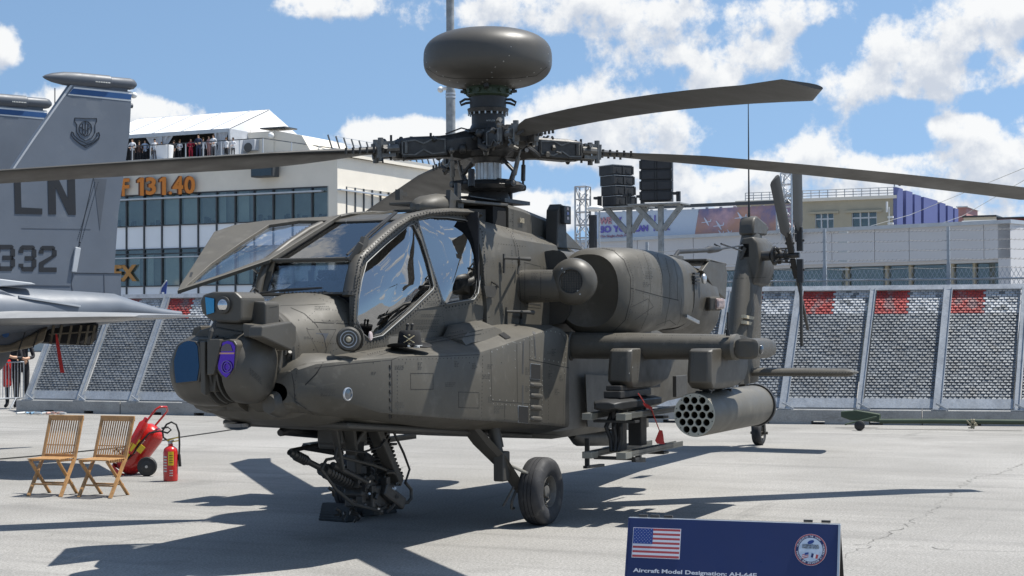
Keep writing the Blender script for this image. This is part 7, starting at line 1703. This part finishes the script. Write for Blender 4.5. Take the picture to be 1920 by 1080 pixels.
# ------------------------------------------------------------------ twin-tailed grey jet, left
HD = R(336.4); JO = CAM+ray(245, 190).normalized()*0+ (ray(245,190)*(24.0))
J0 = V3(JO.x, JO.y, 0)
JF = V3(math.cos(HD), math.sin(HD), 0); JL = V3(-JF.y, JF.x, 0)       # forward, port
JET = thing('fighter_jet', 'grey twin-tail fighter jet with blue fin stripe and black code, at left edge', 'fighter jet', tuple(J0), HD)
def jp(px, py, off=0): return PL(px, py, J0+JL*off, JL)
fin_o = [(-40,372),(14,330),(60,262),(100,205),(131,160),(134,158),(190,166),(247,172),(243,250),(232,330),(222,400),(214,512),(227,514),(227,556),(120,556),(-40,556)]
def jfin(off, shift=0, name='vertical_fin'):
    V_ = [jp(*p) for p in fin_o]; b = MB(); V_ = [p+JL*off for p in V_]
    b.plate(V_, (), .10, JL); return b
jfin(0).build('vertical_fin', M['jet'], JET, bevel=.03)
SEP = -2.75
jfin(SEP).build('vertical_fin', M['jet'], JET, bevel=.03)
def jplate(pts, off, th, nm, m, both_=False, bv=0):
    for o_ in ((0, SEP) if both_ else (0,)):
        b = MB().plate([jp(*p)+JL*(off+o_) for p in pts], (), th, JL); b.build(nm, m, JET, bevel=bv)
jplate([(139,163),(248,174),(245,190),(127,178)], .004, .004, 'white_stripe', M['white'], True)
jplate([(137,166),(247,177),(245,187),(129,176)], .008, .004, 'blue_stripe', M['jblue'], True)
jplate([(14,330),(18,330),(64,262),(104,205),(136,160),(131,160),(100,205),(60,262)], .006, .004, 'leading_edge_strip', M['jetl'], True)
# darker patch and stains on the fin
jplate([(192,335),(212,336),(222,340),(222,420),(208,440),(190,425)] if False else [(176,335),(200,336),(187,432)], .004, .004, 'wedge_mark', M['jetd'])
# pods on the fin tips
def jpod(off, r=1):
    a_, c_ = jp(82,143), jp(258,158); a_ += JL*off; c_ += JL*off; ax = (c_-a_).normalized(); L = (c_-a_).length
    b = MB().lathe(a_, ax, [(0,.0),(L*.03,.03),(L*.10,.065),(L*.22,.095),(L*.36,.105),(L*.70,.10),(L*.71,.085),(L*.93,.085),(L*.97,.07),(L*1.0,.03)], 24); b.build('fin_tip_pod', M['jetd'], JET, 35)
    b = MB()
    for k in range(9): o_ = a_+ax*L*(.53+.018*k)+JL*.093+V3(0,0,-.02); b.box(o_-V3(.01,.01,.008), o_+V3(.01,.01,.008))
    b.build('pod_fasteners', M['pwhite'], JET)
    b = MB().loft([[jp(x,y)+JL*(off+s_*.04) for s_ in (1,-1)]+[jp(x,y2)+JL*(off+s_*.04) for s_ in (-1,1)] for x, y, y2 in ((134,150,162),(240,160,176))]); b.build('pod_pylon', M['jetd'], JET)
jpod(-.05); jpod(-.05+SEP)
b = MB().ball(jp(254,178)+JL*-.05, (.05,.05,.045), 12, 8); b.build('tail_light', M['white'], JET, 50)
b = MB().tube([jp(240,197)+JL*-.05, jp(251,198)+JL*-.05], .035, 10); b.build('fuel_vent', M['jetd'], JET, 50)
# rudder line, hinge strip, actuator fairing
def jline(pts, r=.006, m='jblk', nm='panel_line'):
    b = MB()
    for a_, c_ in zip(pts, pts[1:]): b.beam(jp(*a_)+JL*.0, jp(*c_)+JL*.0, .008, r*2, up=tuple(JL)); 
    return b
b = jline([(176,330),(160,400),(148,456)], .004); b.build('rudder_gap', M['jblk'], JET)
b = jline([(140,512),(227,513)], .006); b.build('rudder_gap', M['jblk'], JET); b = jline([(136,512),(134,534),(142,575)]); b.build('panel_line', M['jetd'], JET); b = jline([(0,534),(132,536)]); b.build('panel_line', M['jetd'], JET); b = jline([(195,514),(196,556)]); b.build('panel_line', M['jetd'], JET); b = jline([(40,428),(170,430)], .003); b.build('panel_line', M['jetd'], JET)
jplate([(140,463),(150,465),(142,511),(133,510)], .035, .035, 'rudder_actuator_cover', M['jetl'], bv=.01)
b = MB()
for k in range(30):
    t_ = k/29; o_ = jp(178-32*t_, 342+105*t_)+JL*.003; b.box(o_-V3(.004,.004,.004), o_+V3(.004,.004,.004)); o_ = jp(184-30*t_, 342+105*t_)+JL*.003; b.box(o_-V3(.004,.004,.004), o_+V3(.004,.004,.004))
for k in range(12): o_ = jp(150-14*k/12, 455+55*k/12)+JL*.003; b.box(o_-V3(.008,.008,.008), o_+V3(.008,.008,.008))
o = b.build('rivet_rows', M['jblk'], JET); o['kind'] = 'stuff'
# codes and crest
def jtext(s, px, py, px2, hpx, nm, m, bold=.03):
    o_ = jp(px, py)+JL*.004; ux = (jp(px2, py+.0)-jp(px, py)); w_ = ux.length; uz = V3(0,0,1); hh = jp(px, py-hpx).z-jp(px, py).z
    text_mb(s, o_, (-JF), uz, w_, hh, .004, bold).build(nm, m, JET)
for pts in ([(26,322),(38,323),(40,389),(79,391),(79,402),(28,401)], [(89,322),(103,322),(127,372),(126,322),(140,322),(142,403),(128,403),(104,352),(105,402),(91,402)]): MB().plate([jp(*q_)+JL*.006 for q_ in pts], (), .004, JL).build('tail_code', M['jblk'], JET)
b = None
def octo(px, py, dig, w_, h_, th):
    """slab-sided stencil digit from bars with clipped corners"""
    B = MB(); X0, X1, Y0, Y1 = px, px+w_, py-h_, py; m_ = py-h_/2; c_ = th*.75
    def quad(pts): B.plate([jp(*p)+JL*.006 for p in pts], (), .005, JL)
    def top(): quad([(X0+c_,Y0),(X1-c_,Y0),(X1-c_*.4,Y0+c_*.5),(X1-c_*.6,Y0+th),(X0+c_*.6,Y0+th),(X0+c_*.3,Y0+c_*.6)])
    def bot(full=False): quad([(X0+(0 if full else c_*.5),Y1-th),(X1-(0 if full else c_*.5),Y1-th),(X1-(0 if full else c_),Y1),(X0+(0 if full else c_),Y1)])
    if dig == '3':
        top(); bot(); quad([(X1-th,Y0+th*.5),(X1,Y0+th),(X1,m_-th*.3),(X1-th*.6,m_),(X1-th,m_-th*.2)]); quad([(X1-th,m_+th*.2),(X1-th*.6,m_),(X1,m_+th*.3),(X1,Y1-th),(X1-th,Y1-th*.5)])
        quad([(X0+w_*.35,m_-th*.5),(X1-th*.4,m_-th*.5),(X1-th*.4,m_+th*.5),(X0+w_*.35,m_+th*.5)]); quad([(X0,Y0+th),(X0+th,Y0+th*.5),(X0+th,Y0+th*1.7),(X0,Y0+th*1.7)]); quad([(X0,Y1-th*1.7),(X0+th,Y1-th*1.7),(X0+th,Y1-th*.5),(X0,Y1-th)])
    else:
        top(); bot(True); quad([(X1-th,Y0+th*.5),(X1,Y0+th),(X1,Y0+h_*.38),(X1-th,Y0+h_*.42)]); quad([(X1,Y0+h_*.38),(X1-th,Y0+h_*.36),(X0,Y1-h_*.36),(X0,Y1-th),(X0+th,Y1-th),(X0+th,Y1-h_*.27)]); quad([(X0,Y0+th),(X0+th,Y0+th*.5),(X0+th,Y0+th*1.7),(X0,Y0+th*1.7)])
    B.build('serial_digit', M['jblk'], JET)
octo(-8, 508, '3', 36, 49, 8.5); octo(35, 509, '3', 33, 49, 8.5); octo(73, 510, '2', 33, 49, 8.5)
CR = MB()
def cr(pts, closed=False):
    P_ = [jp(*p) for p in pts]+([jp(*pts[0])] if closed else [])
    for a_, c_ in zip(P_, P_[1:]): CR.beam(a_+JL*.004, c_+JL*.004, .006, .010, up=tuple(JL))
cr([(140,221),(161,222),(181,222),(181,228),(178,234),(178,248),(172,258),(160,264),(150,258),(144,248),(144,234),(140,228)], True)
cr([(160+12*math.cos(a*.5236), 241+14*math.sin(a*.5236)) for a in range(13)]); cr([(160,228),(160,252)]); cr([(155,232),(155,250),(160,256),(165,250),(165,232)]); cr([(150,238),(158,244)]); cr([(170,238),(162,244)])
cr([(134,247),(133,253),(140,262),(150,270),(161,277),(174,270),(184,262),(187,254),(185,248),(181,250),(182,255),(174,263),(161,269),(147,262),(139,254),(138,249)], True)
for k in range(22): t_ = k/21; x_ = 138+47*t_; y_ = 257+13*math.sin(math.pi*t_)+(2 if t_ < .5 else 0); cr([(x_, y_), (x_+1, y_+2.5)])
CR.build('squadron_crest', M['jblk'], JET)
# tail boom, stinger cone
def jl(f, l, z): return J0+JF*f+JL*l+V3(0,0,z)
def jloc(p): d = p-J0; return d.dot(JF), d.dot(JL), p.z
f_a = jloc(jp(-40,560))[0]; f_b = jloc(jp(195,556))[0]; f_c = jloc(jp(342,585))[0]
zc_ = jp(200,578).z
b = MB(); rings = []
st = [(f_a, .50,.42, jp(0,575).z-.1),(f_b+1.2,.42,.34,zc_-.06),(f_b+.3,.34,.26,zc_-.02),(f_b-.15,.28,.215,zc_),(jloc(jp(250,578))[0],.20,.15,jp(250,582).z),(jloc(jp(300,580))[0],.11,.085,jp(300,588).z),(f_c+.10,.07,.06,jp(330,590).z),(f_c,.05,.05,jp(340,590).z)]
for f, wl, wz, z in st: rings.append([jl(f, -.05+wl*math.cos(a), z+wz*math.sin(a)) for a in [2*math.pi*k/24 for k in range(24)]])
b.loft(rings); b.build('tail_boom', M['jet'], JET, 50)
b = MB(); b.loft([[jl(f, SEP-.05+wl*math.cos(a), z+wz*math.sin(a)) for a in [2*math.pi*k/24 for k in range(24)]] for f, wl, wz, z in st]); b.build('tail_boom', M['jet'], JET, 50)
b = jline([(195,548),(197,562),(196,580)]); b.v = [p+JL*.2 for p in b.v]; 
# fuselage between the booms and engine nacelle, underside with open panel
b = MB(); b.loft([[jl(f, SEP/2+w_*math.cos(a)*1.0, z+hz*math.sin(a)) for a in [2*math.pi*k/28 for k in range(28)]] for f, w_, hz, z in ((f_b+6, 1.8, .75, 1.55),(f_b+2.2,1.55,.60,1.62),(f_b+1.4,1.40,.52,1.66))]); b.build('rear_fuselage', M['jetd'], JET, 50)
# engine nozzle petals and open bay ribs, positioned from the picture on a plane just inboard of the fin
def jq(px, py, off=.25): return PL(px, py, J0+JL*off, JL)
b = MB().plate([jq(-40,560), jq(140,575), jq(190,590), jq(186,604), jq(84,616), jq(30,652), jq(-40,655)], (), .9, JL); b.build('engine_bay_side', M['jetd'], JET, bevel=.06)
b = MB().plate([jq(-40,668,.3), jq(30,658,.3), jq(58,652,.3), jq(84,640,.3), jq(92,612,.3), jq(60,628,.3), jq(20,646,.3), jq(-40,650,.3)], (), .6, JL); b.build('nozzle_shroud', M['jtan'], JET, bevel=.03)
b = MB().plate([jq(84,642,.2), jq(170,648,.2), jq(182,636,.2), jq(186,606,.2), jq(94,612,.2)], (), .7, JL); b.build('open_engine_bay', M['dark'], JET, bevel=.02)
for x in (97,112,130,148,162,174): MB().beam(jq(x-3,645,.26), jq(x+4,610,.26), .02, .035).build('bay_rib', M['jtan'], JET)
for y0_, y1_ in ((627,622),): MB().beam(jq(92,y0_,.27), jq(176,y1_,.27), .02, .02).build('bay_stringer', M['jtan'], JET)
for x in (35, 62): MB().beam(jq(x,664-x*.2,.305), jq(x+12,630-x*.2,.305), .012, .012).build('panel_line', M['dark'], JET)
MB().lathe(jq(10,626,.27), JL, [(0,.05),(.01,.05),(.012,0)], 18).build('blue_roundel', M['jblue'], JET)
# stabilators
sp1 = [(-20,590),(2,591),(40,587),(90,585),(375,589),(375,597),(330,602),(240,608),(190,611),(120,609),(40,602)]
zst = jp(100,598).z
root_f0, root_f1 = jloc(G(0,0))[0] if False else 0, 0
def zpl(px, py, z): return P(px, py, 'z', z)
tipL = 2.9
zz = 1.95
# a real swept tailplane: root chord on the boom side, tip nearer the camera
c_root0, c_root1 = jl(f_b+2.9,.25,2.00), jl(f_b+.1,.25,2.00)
tipc = PL(375,593,J0+JL*2.6,JL); tipf = jloc(tipc)[0]
b = MB()
def sec(f0, f1, l, z, th): return [jl(f0,l,z), jl(f0-(f0-f1)*.06,l,z+th*.5), jl(f0-(f0-f1)*.35,l,z+th*.7), jl(f1,l,z+.012), jl(f1,l,z-.012), jl(f0-(f0-f1)*.35,l,z-th*.6), jl(f0-(f0-f1)*.06,l,z-th*.45)]
zt2 = tipc.z
b.loft([sec(f_b+2.6, f_b-.2, .28, zst, .16), sec(f_b+2.0, f_b-.5, .9, zst*.7+zt2*.3, .13), sec(tipf+1.35, tipf+.05, 2.4, zt2+.0, .07), sec(tipf+.95, tipf, 2.6, zt2, .03)]); b.build('stabilator', mat('jet_pale_underside', (.27,.275,.28), .45, var=.08), JET, 40)
b = MB(); b.loft([[q_-JL*0 for q_ in sec(f_b+2.6, f_b-.2, SEP-.28, zst, .16)], sec(tipf+.95, tipf, SEP-2.6, zst, .03)]); b.build('stabilator', M['jet'], JET, 40)
# wing fillet edges at far left
b = MB().plate([jq(-40,518,.3), jq(60,530,.3), jq(68,533,.3), jq(-40,540,.3)], (), .25, JL); b.build('upper_fillet', M['jetl'], JET, bevel=.02)
b = MB().beam(jq(35,556,.32), jq(150,574,.32), .05, .025); b.build('trailing_edge', M['jetl'], JET)
b = MB().plate([jq(-40,540,.31), jq(0,542,.31), jq(42,560,.31), jq(20,570,.31), jq(-40,575,.31)], (), .3, JL); b.build('fuselage_side', M['jet'], JET, bevel=.03)
t = thing('streamer', 'long red remove-before-flight streamer hanging under the jet tail', 'ribbon', tuple(jq(110,650,.35)))
b = MB().loft([[jq(x0,y,.35+dd), jq(x0,y,.36+dd), jq(x1,y,.36+dd*.4), jq(x1,y,.35+dd*.4)] for x0, x1, y, dd in ((104,107,626,0),(105,111,645,.02),(107,114,660,0),(110,117,680,.03),(113,121,699,0))]); b.build('streamer_cloth', M['ribbon'], t, 50)
t = thing('distant_mast', 'thin far mast seen above the leading edge of the near fin', 'mast', tuple(P(103,205,'x',-140))); MB().tube([P(103,260,'x',-140), P(103,165,'x',-140)], .07, 5).build('mast_pole', M['frame'], t)

# ------------------------------------------------------------------ folding teak chairs
def make_chair():
    t = thing('folding_chair', 'x', 'chair'); m_ = M['wood']
    def bar(nm, a, c, w_, h_, up=(0,1,0)): return MB().beam(a, c, w_, h_, up=up).build(nm, m_, t, bevel=.004, world=False)
    # x forward (seat opens forward), y sideways; crossing legs each side
    for s in (-1, 1):
        y1_, y2_ = s*.215, s*.185
        bar('rear_upright', V3(.22,y1_,.0), V3(-.10,y1_,.45), .022, .045); bar('back_stile', V3(-.10,y1_,.45), V3(-.26,y1_,.92), .022, .040)
        bar('front_leg', V3(-.20,y2_,.0), V3(.22,y2_,.43), .022, .040); bar('seat_side_rail', V3(.24,y2_,.435), V3(-.16,y2_,.425), .022, .035)
    bar('foot_rail', V3(-.09,-.19,.14), V3(-.09,.19,.14), .035, .02, up=(0,0,1)); bar('foot_rail', V3(.12,-.21,.14), V3(.12,.21,.14), .035, .02, up=(0,0,1))
    bar('crest_rail', V3(-.265,-.235,.93), V3(-.265,.235,.93), .028, .065, up=(0,0,1)); bar('back_bottom_rail', V3(-.115,-.20,.475), V3(-.115,.20,.475), .022, .04, up=(0,0,1))
    for k in range(12): y = -.175+.35*k/11; bar('back_slat', V3(-.115,y,.48), V3(-.262,y,.91), .014, .014)
    for k in range(9): x = .225-.045*k; bar('seat_slat', V3(x,-.215,.455), V3(x,.215,.455), .034, .014, up=(0,0,1))
    bar('mid_back_rail', V3(-.158,-.20,.60), V3(-.158,.20,.60), .008, .012, up=(0,0,1))
    return t
ch = make_chair(); ch['label'] = 'folding teak chair on the left, nearer the picture edge'; ch['group'] = 'folding teak chairs'
c2 = copy_tree(ch); c2['label'] = 'folding teak chair on the right, in front of the wheeled extinguisher'
gA = [G(152,932), G(243,930)]
cR = (G(152,932)+G(210,934)+G(243,930)+G(183,925))/4; cL = (G(53,929)+G(112,931)+G(150,927)+G(93,924))/4
for o, c, rz in ((ch, cL, R(9)), (c2, cR, R(5))): o.location = (c.x, c.y, 0); o.rotation_euler.z = rz; o.scale = (.96,.96,.93)

# ------------------------------------------------------------------ fire extinguishers
e = G(320,902); t = thing('fire_extinguisher', 'red hand fire extinguisher with yellow label standing alone on the apron', 'fire extinguisher', tuple(e))
b = MB().lathe(e, (0,0,1), [(0,.078),(.01,.088),(.05,.09),(.36,.09),(.40,.080),(.425,.05),(.435,.03),(.46,.03)], 28); b.build('cylinder', M['red'], t, 40)
b = MB().lathe(e+V3(0,0,.44), (0,0,1), [(0,.026),(.05,.026)], 12).beam(e+V3(0,0,.475)-R_*.03, e+V3(0,0,.50)+R_*.04, .03, .03); b.build('valve', M['steel'], t, 40, bevel=.003)
b = MB().beam(e+V3(0,0,.50)-R_*.04, e+V3(0,0,.545)+R_*.10, .03, .012).beam(e+V3(0,0,.485)-R_*.0, e+V3(0,0,.50)+R_*.10, .03, .012); b.build('squeeze_lever', M['yellow'], t)
b = MB().tube([e+V3(0,0,.49)-R_*.02, e+V3(0,0,.54)-R_*.09, e+V3(0,0,.62)-R_*.10, e+V3(0,0,.70)-R_*.05, e+V3(0,0,.73)+R_*.01, e+V3(0,0,.70)+R_*.07, e+V3(0,0,.60)+R_*.105, e+V3(0,0,.45)+R_*.11, e+V3(0,0,.33)+R_*.105], .012, 8); b.tube([e+V3(0,0,.33)+R_*.105, e+V3(0,0,.18)+R_*.115], [.018,.02], 8); b.build('hose', M['rubber'], t, 50)
def curved(o, r, a0, a1, z0, z1, nm, m_, par, ax=None):
    b = MB(); n = 8; vs = []
    f0 = math.atan2(-D_.y, -D_.x)
    for z in (z0, z1): vs += [o+V3(r*math.cos(f0+a0+(a1-a0)*i/n), r*math.sin(f0+a0+(a1-a0)*i/n), z) for i in range(n+1)]
    b.add(vs, [(i, i+1, n+2+i, n+1+i) for i in range(n)]); return b.build(nm, m_, par, 60)
curved(e, .0915, -.15, .62, .20, .37, 'yellow_label', M['yellow'], t)
for k in range(4): curved(e, .0925, .0, .5, .23+.03*k, .238+.03*k, 'label_print', M['ink'], t)
for k in range(6): curved(e, .0915, -.95, -.35, .12+.035*k, .137+.035*k, 'white_print', M['pwhite'], t)
for k in range(3): curved(e, .0915, .05, .5, .07+.03*k, .082+.03*k, 'white_print', M['pwhite'], t)
# wheeled unit leaning on its wheels
wc = G(276,893)+V3(0,0,0); t = thing('wheeled_extinguisher', 'large red wheeled fire extinguisher leaning back on two black wheels behind the chairs', 'wheeled extinguisher', tuple(wc))
rv = V3(R_.x, R_.y, 0).normalized(); fv = V3(D_.x, D_.y, 0).normalized()
def wq(px, py, dep=0): return PL(px, py, wc+fv*dep, fv)
A_, B_ = wq(233,880,.28), wq(293,803,.28); ax = (B_-A_).normalized(); L = (B_-A_).length
b = MB().lathe(A_, ax, [(-.03,.03),(-.01,.11),(.03,.15),(.10,.165),(L-.10,.165),(L-.03,.14),(L+.01,.09),(L+.02,.0)], 32); b.build('tank', M['red'], t, 40)
b = MB().lathe(A_, ax, [(-.07,.155),(-.05,.165),(-.02,.165)], 28, c0=False, c1=False); b.build('base_ring', M['red'], t, 40)
o1, o2 = wq(240,850,.06), wq(272,790,.06)
b = MB().lathe(o1, (o2-o1), [(0,.04),(.02,.062),((o2-o1).length-.04,.062),((o2-o1).length,.035),((o2-o1).length+.05,.03)], 20); b.build('gas_cartridge', M['red'], t, 40)
b = MB().tube([wq(262,806,.1), wq(292,768,.1), wq(300,763,.1), wq(312,763,.2), wq(314,770,.3), wq(308,778,.4), wq(274,818,.4)], .014, 8); b.build('push_handle', M['red'], t, 50)
for dep in (0, .42):
    c = wc+fv*dep+V3(0,0,.125) if dep == 0 else wq(252,878,dep)
    c.z = .125
    b = MB().lathe(c-fv*.035, fv, [(0,.085),(.005,.115),(.02,.125),(.05,.125),(.065,.115),(.07,.085)], 30); wt = b.build('wheel_tyre', M['rubber'], t, 40)
    b = MB().lathe(c-fv*.037, fv, [(0,.07),(.004,.08),(.01,.075),(.02,.03),(.0,.02),(.0,.0)], 20); b.build('wheel_hub', M['black'], wt, 40)
    b = MB().lathe(c-fv*.05, fv, [(0,.0),(0,.018),(.02,.018)], 12); b.build('axle_cap', M['steel'], wt, 40)
b = MB().tube([wc+V3(0,0,.125), wc+fv*.42+V3(0,0,.125)], .015, 8); b.beam(wq(268,880,.2), A_+ax*.35, .05, .03); b.build('axle_frame', M['red'], t)
b = MB().tube([wq(303,803,.1), wq(315,801,.1), wq(321,806,.1), wq(314,812,.1), wq(300,808,.08), wq(280,812,.06), wq(262,832,.05), wq(250,850,.05), wq(238,862,.06)], .012, 8); b.build('hose', M['rubber'], t, 50)
b = MB()
for k, (x, y) in enumerate(((247,838),(255,828),(235,855),(264,842))): 
    q_ = wq(x,y,.005+.02*(k % 2)); b.beam(q_-ax*.05, q_+ax*.05, .07, .012, up=tuple(fv))
b.build('yellow_label', M['yellow'], t)
q_ = wq(262,838,.10); b = MB().beam(q_-ax*.11, q_+ax*.11, .006, .085, up=tuple(fv)); b.v = [p for p in b.v]; b.build('pale_label', mat('pink_label', (.62,.40,.38), .5), t)
b = MB(); rr = random.Random(8)
for k in range(12): a_ = wq(rr.uniform(213,232), rr.uniform(836,868), .05); c_ = wq(rr.uniform(213,232), rr.uniform(836,868), .05); b.tube([a_, a_.lerp(c_,.5)-fv*.02, c_], .008, 5)
b.build('valve_gear', M['mech'], t)

# ------------------------------------------------------------------ navy A-board, lower right
TL, TR_ = P(1181,971,'z',.80), P(1573,984,'z',.80)
axs = (TR_-TL).normalized(); fwd = V3(axs.y, -axs.x, 0); fwd = fwd if fwd.dot(CAM-TL) > 0 else -fwd
dn = (V3(0,0,-1)+fwd*.30).normalized(); Wd = (TR_-TL).length; Hd = .80/abs(dn.z); nS = axs.cross(dn); nS = nS if nS.dot(fwd) > 0 else -nS
SG = thing('information_board', 'navy A-frame information board with a flag, round emblem and white lettering, lower right', 'sign', (TL.x, TL.y, 0))
def sg(u, v, off=0): return TL+axs*u+dn*v+nS*off
MB().plate([sg(0,0), sg(Wd,0), sg(Wd,Hd), sg(0,Hd)], (), .012, nS).build('front_panel', M['navy'], SG)
bk = (V3(0,0,-1)-fwd*.42).normalized()
MB().plate([TL-fwd*.05, TR_-fwd*.05, TR_-fwd*.05+bk*.87, TL-fwd*.05+bk*.87], (), .015, fwd).build('rear_panel', M['black'], SG)
MB().beam(sg(-.01,-.003,-.012), sg(Wd+.01,-.003,-.012), .022, .008).build('top_edge', M['silver'], SG, bevel=.004)
MB().beam(sg(Wd+.004,0), sg(Wd+.004,Hd), .012, .02, up=tuple(nS)).build('side_edge', M['silver'], SG)
MB().beam(sg(-.004,0), sg(-.004,Hd), .006, .012, up=tuple(nS)).build('side_edge', M['navy'], SG)
for u in (.05, .12, .2, Wd-.2, Wd-.1): MB().beam(sg(u,-.02,-.02), sg(u+.05,-.02,-.02), .02, .012).build('hinge_clip', M['mech'], SG)
def suv(px, py): q_ = PL(px, py, TL, nS); d = q_-TL; return d.dot(axs), d.dot(dn)
fu0, fv0 = suv(1189,990); fu1, _ = suv(1276,992); _, fv1 = suv(1187,1044); fw, fh = fu1-fu0, fv1-fv0
def sq_(u0, v0, u1, v1, off, nm, m_): return MB().plate([sg(u0,v0,off), sg(u1,v0,off), sg(u1,v1,off), sg(u0,v1,off)], (), .0012, nS).build(nm, m_, SG)
SR, SWm, SB = mat('print_red', (.42,.06,.06), .45, var=0), mat('print_white_sign', (.66,.66,.70), .45, var=0), mat('print_blue', (.02,.05,.22), .45, var=0)
sq_(fu0-.004, fv0-.004, fu1+.004, fv1+.004, .0025, 'flag_border', SWm)
for k in range(13): sq_(fu0, fv0+fh*k/13, fu1, fv0+fh*(k+1)/13, .0042, 'flag_stripe', SR if k % 2 == 0 else SWm)
sq_(fu0, fv0, fu0+fw*.42, fv0+fh*7/13, .0060, 'flag_canton', SB)
b = MB()
for r in range(9):
    for c in range(6 if r % 2 == 0 else 5):
        cu_, cv_ = fu0+fw*.42*((c+.5+(0 if r % 2 == 0 else .5))/6), fv0+fh*7/13*(r+.6)/9.3; ps = []
        for k in range(10): rr_ = .0027 if k % 2 == 0 else .0011; ps.append(sg(cu_+rr_*math.sin(k*.6283), cv_-rr_*math.cos(k*.6283), .0075))
        b.add(ps, [tuple(range(10))])
b.build('flag_stars', SWm, SG)
eu, ev = suv(1520,1031); er = (suv(1550,1032)[0]-suv(1490,1031)[0])/2
def disc(r, off, m_, nm, r0=0):
    b = MB(); n = 48
    o_ = [sg(eu+r*math.cos(2*math.pi*k/n), ev+r*math.sin(2*math.pi*k/n), off) for k in range(n)]
    if r0: b.plate(o_, ([sg(eu+r0*math.cos(2*math.pi*k/n), ev+r0*math.sin(2*math.pi*k/n), off) for k in range(n)],), .001, nS)
    else: b.plate(o_, (), .001, nS)
    b.build(nm, m_, SG)
disc(er, .0030, SWm, 'emblem_disc'); disc(er*.98, .0046, SR, 'emblem_ring', er*.93); disc(er*.92, .0046, M['navy'], 'emblem_ring', er*.76); disc(er*.75, .0046, mat('emblem_pale', (.50,.58,.68), .5, var=.05), 'emblem_field')
# lettering running round the ring
ringt = 'CELEBRATING THE SHOW    PARTNERS IN AEROSPACE AND DEFENSE   '
for k, chh in enumerate(ringt):
    if chh == ' ': continue
    a = -math.pi*.92+2*math.pi*k/len(ringt); rr_ = er*.79; dirr = V3(0,0,0)+axs*math.cos(a)+dn*math.sin(a); tang = -axs*math.sin(a)+dn*math.cos(a)
    text_mb(chh, TL+axs*eu+dn*ev+dirr*rr_+nS*.0062-tang*.003, tang, dirr, None, er*.10, .0008, .02).build('ring_letter', SWm, SG)
def st_(s, px, py, px2, hpx, nm, m_, bold=.0, off=.0062):
    u0, v0 = suv(px, py); u1, _ = suv(px2, py+ (px2-px)*.033); _, vt = suv(px, py-hpx)
    text_mb(s, sg(u0, v0, off), axs, -dn, u1-u0, abs(v0-vt), .001, bold).build(nm, m_, SG)
st_('INTERNATIONAL', 1505, 1024.5, 1536, 4, 'emblem_lettering', M['ink']); st_('PARIS AIR SHOW', 1505, 1028.5, 1536, 3.6, 'emblem_lettering', M['ink'])
b = MB().plate([sg(eu+.018*math.cos(a)-.002*math.sin(a), ev-er*.48+.011*math.sin(a)-.004*math.cos(a), .0062) for a in [2*math.pi*k/20 for k in range(20)]], (), .001, nS); b.build('emblem_globe', SB, SG)
for k, m_ in enumerate((M['navy'], SWm, SR)): b = MB().plate([sg(eu+er*(.08+.14*k), ev+er*(.22+.03*k), .0062), sg(eu+er*(.22+.14*k), ev+er*(.25+.03*k), .0062), sg(eu+er*(.17+.14*k), ev+er*(.50+.03*k), .0062), sg(eu+er*(.03+.14*k), ev+er*(.47+.03*k), .0062)], (), .001, nS); b.build('small_flag_band', m_, SG)
for k in range(5): b = MB().plate([sg(eu-er*.52, ev+er*(.34+.05*k), .0062), sg(eu-er*.12, ev+er*(.22+.05*k), .0062), sg(eu-er*.12, ev+er*(.27+.05*k), .0062), sg(eu-er*.52, ev+er*(.39+.05*k), .0062)], (), .001, nS); b.build('small_flag_band', SR if k % 2 == 0 else SWm, SG)
b = MB().plate([sg(eu-er*.35, ev+er*.22, .0070), sg(eu-er*.12, ev+er*.17, .0070), sg(eu-er*.12, ev+er*.30, .0070), sg(eu-er*.35, ev+er*.36, .0070)], (), .001, nS); b.build('small_flag_band', SB, SG)
st_('Aircraft Model Designation: AH-64E', 1187, 1075, 1419, 10, 'board_lettering', SWm, .025, .004)

SMALL = ('hub_fittings','gun_fittings','bolt_row','root_bolts','flange_bolts','mount_bolts','radome_bracket','rack_fittings','pod_fasteners','face_screws','bright_fitting','chock_ribs','flag_stars','hinge_fitting','intake_grille','latch_row','side_vent','flag_marks','valve_gear','rope_knot','sign_lamps','wire_tensioners','damper_frame','suspension_lugs','billboard_frame','tail_rotor_linkage','grille_latch','bright_clamp')
for o in bpy.data.objects:
    if o.name.split('.')[0] in SMALL: o['kind'] = 'stuff'
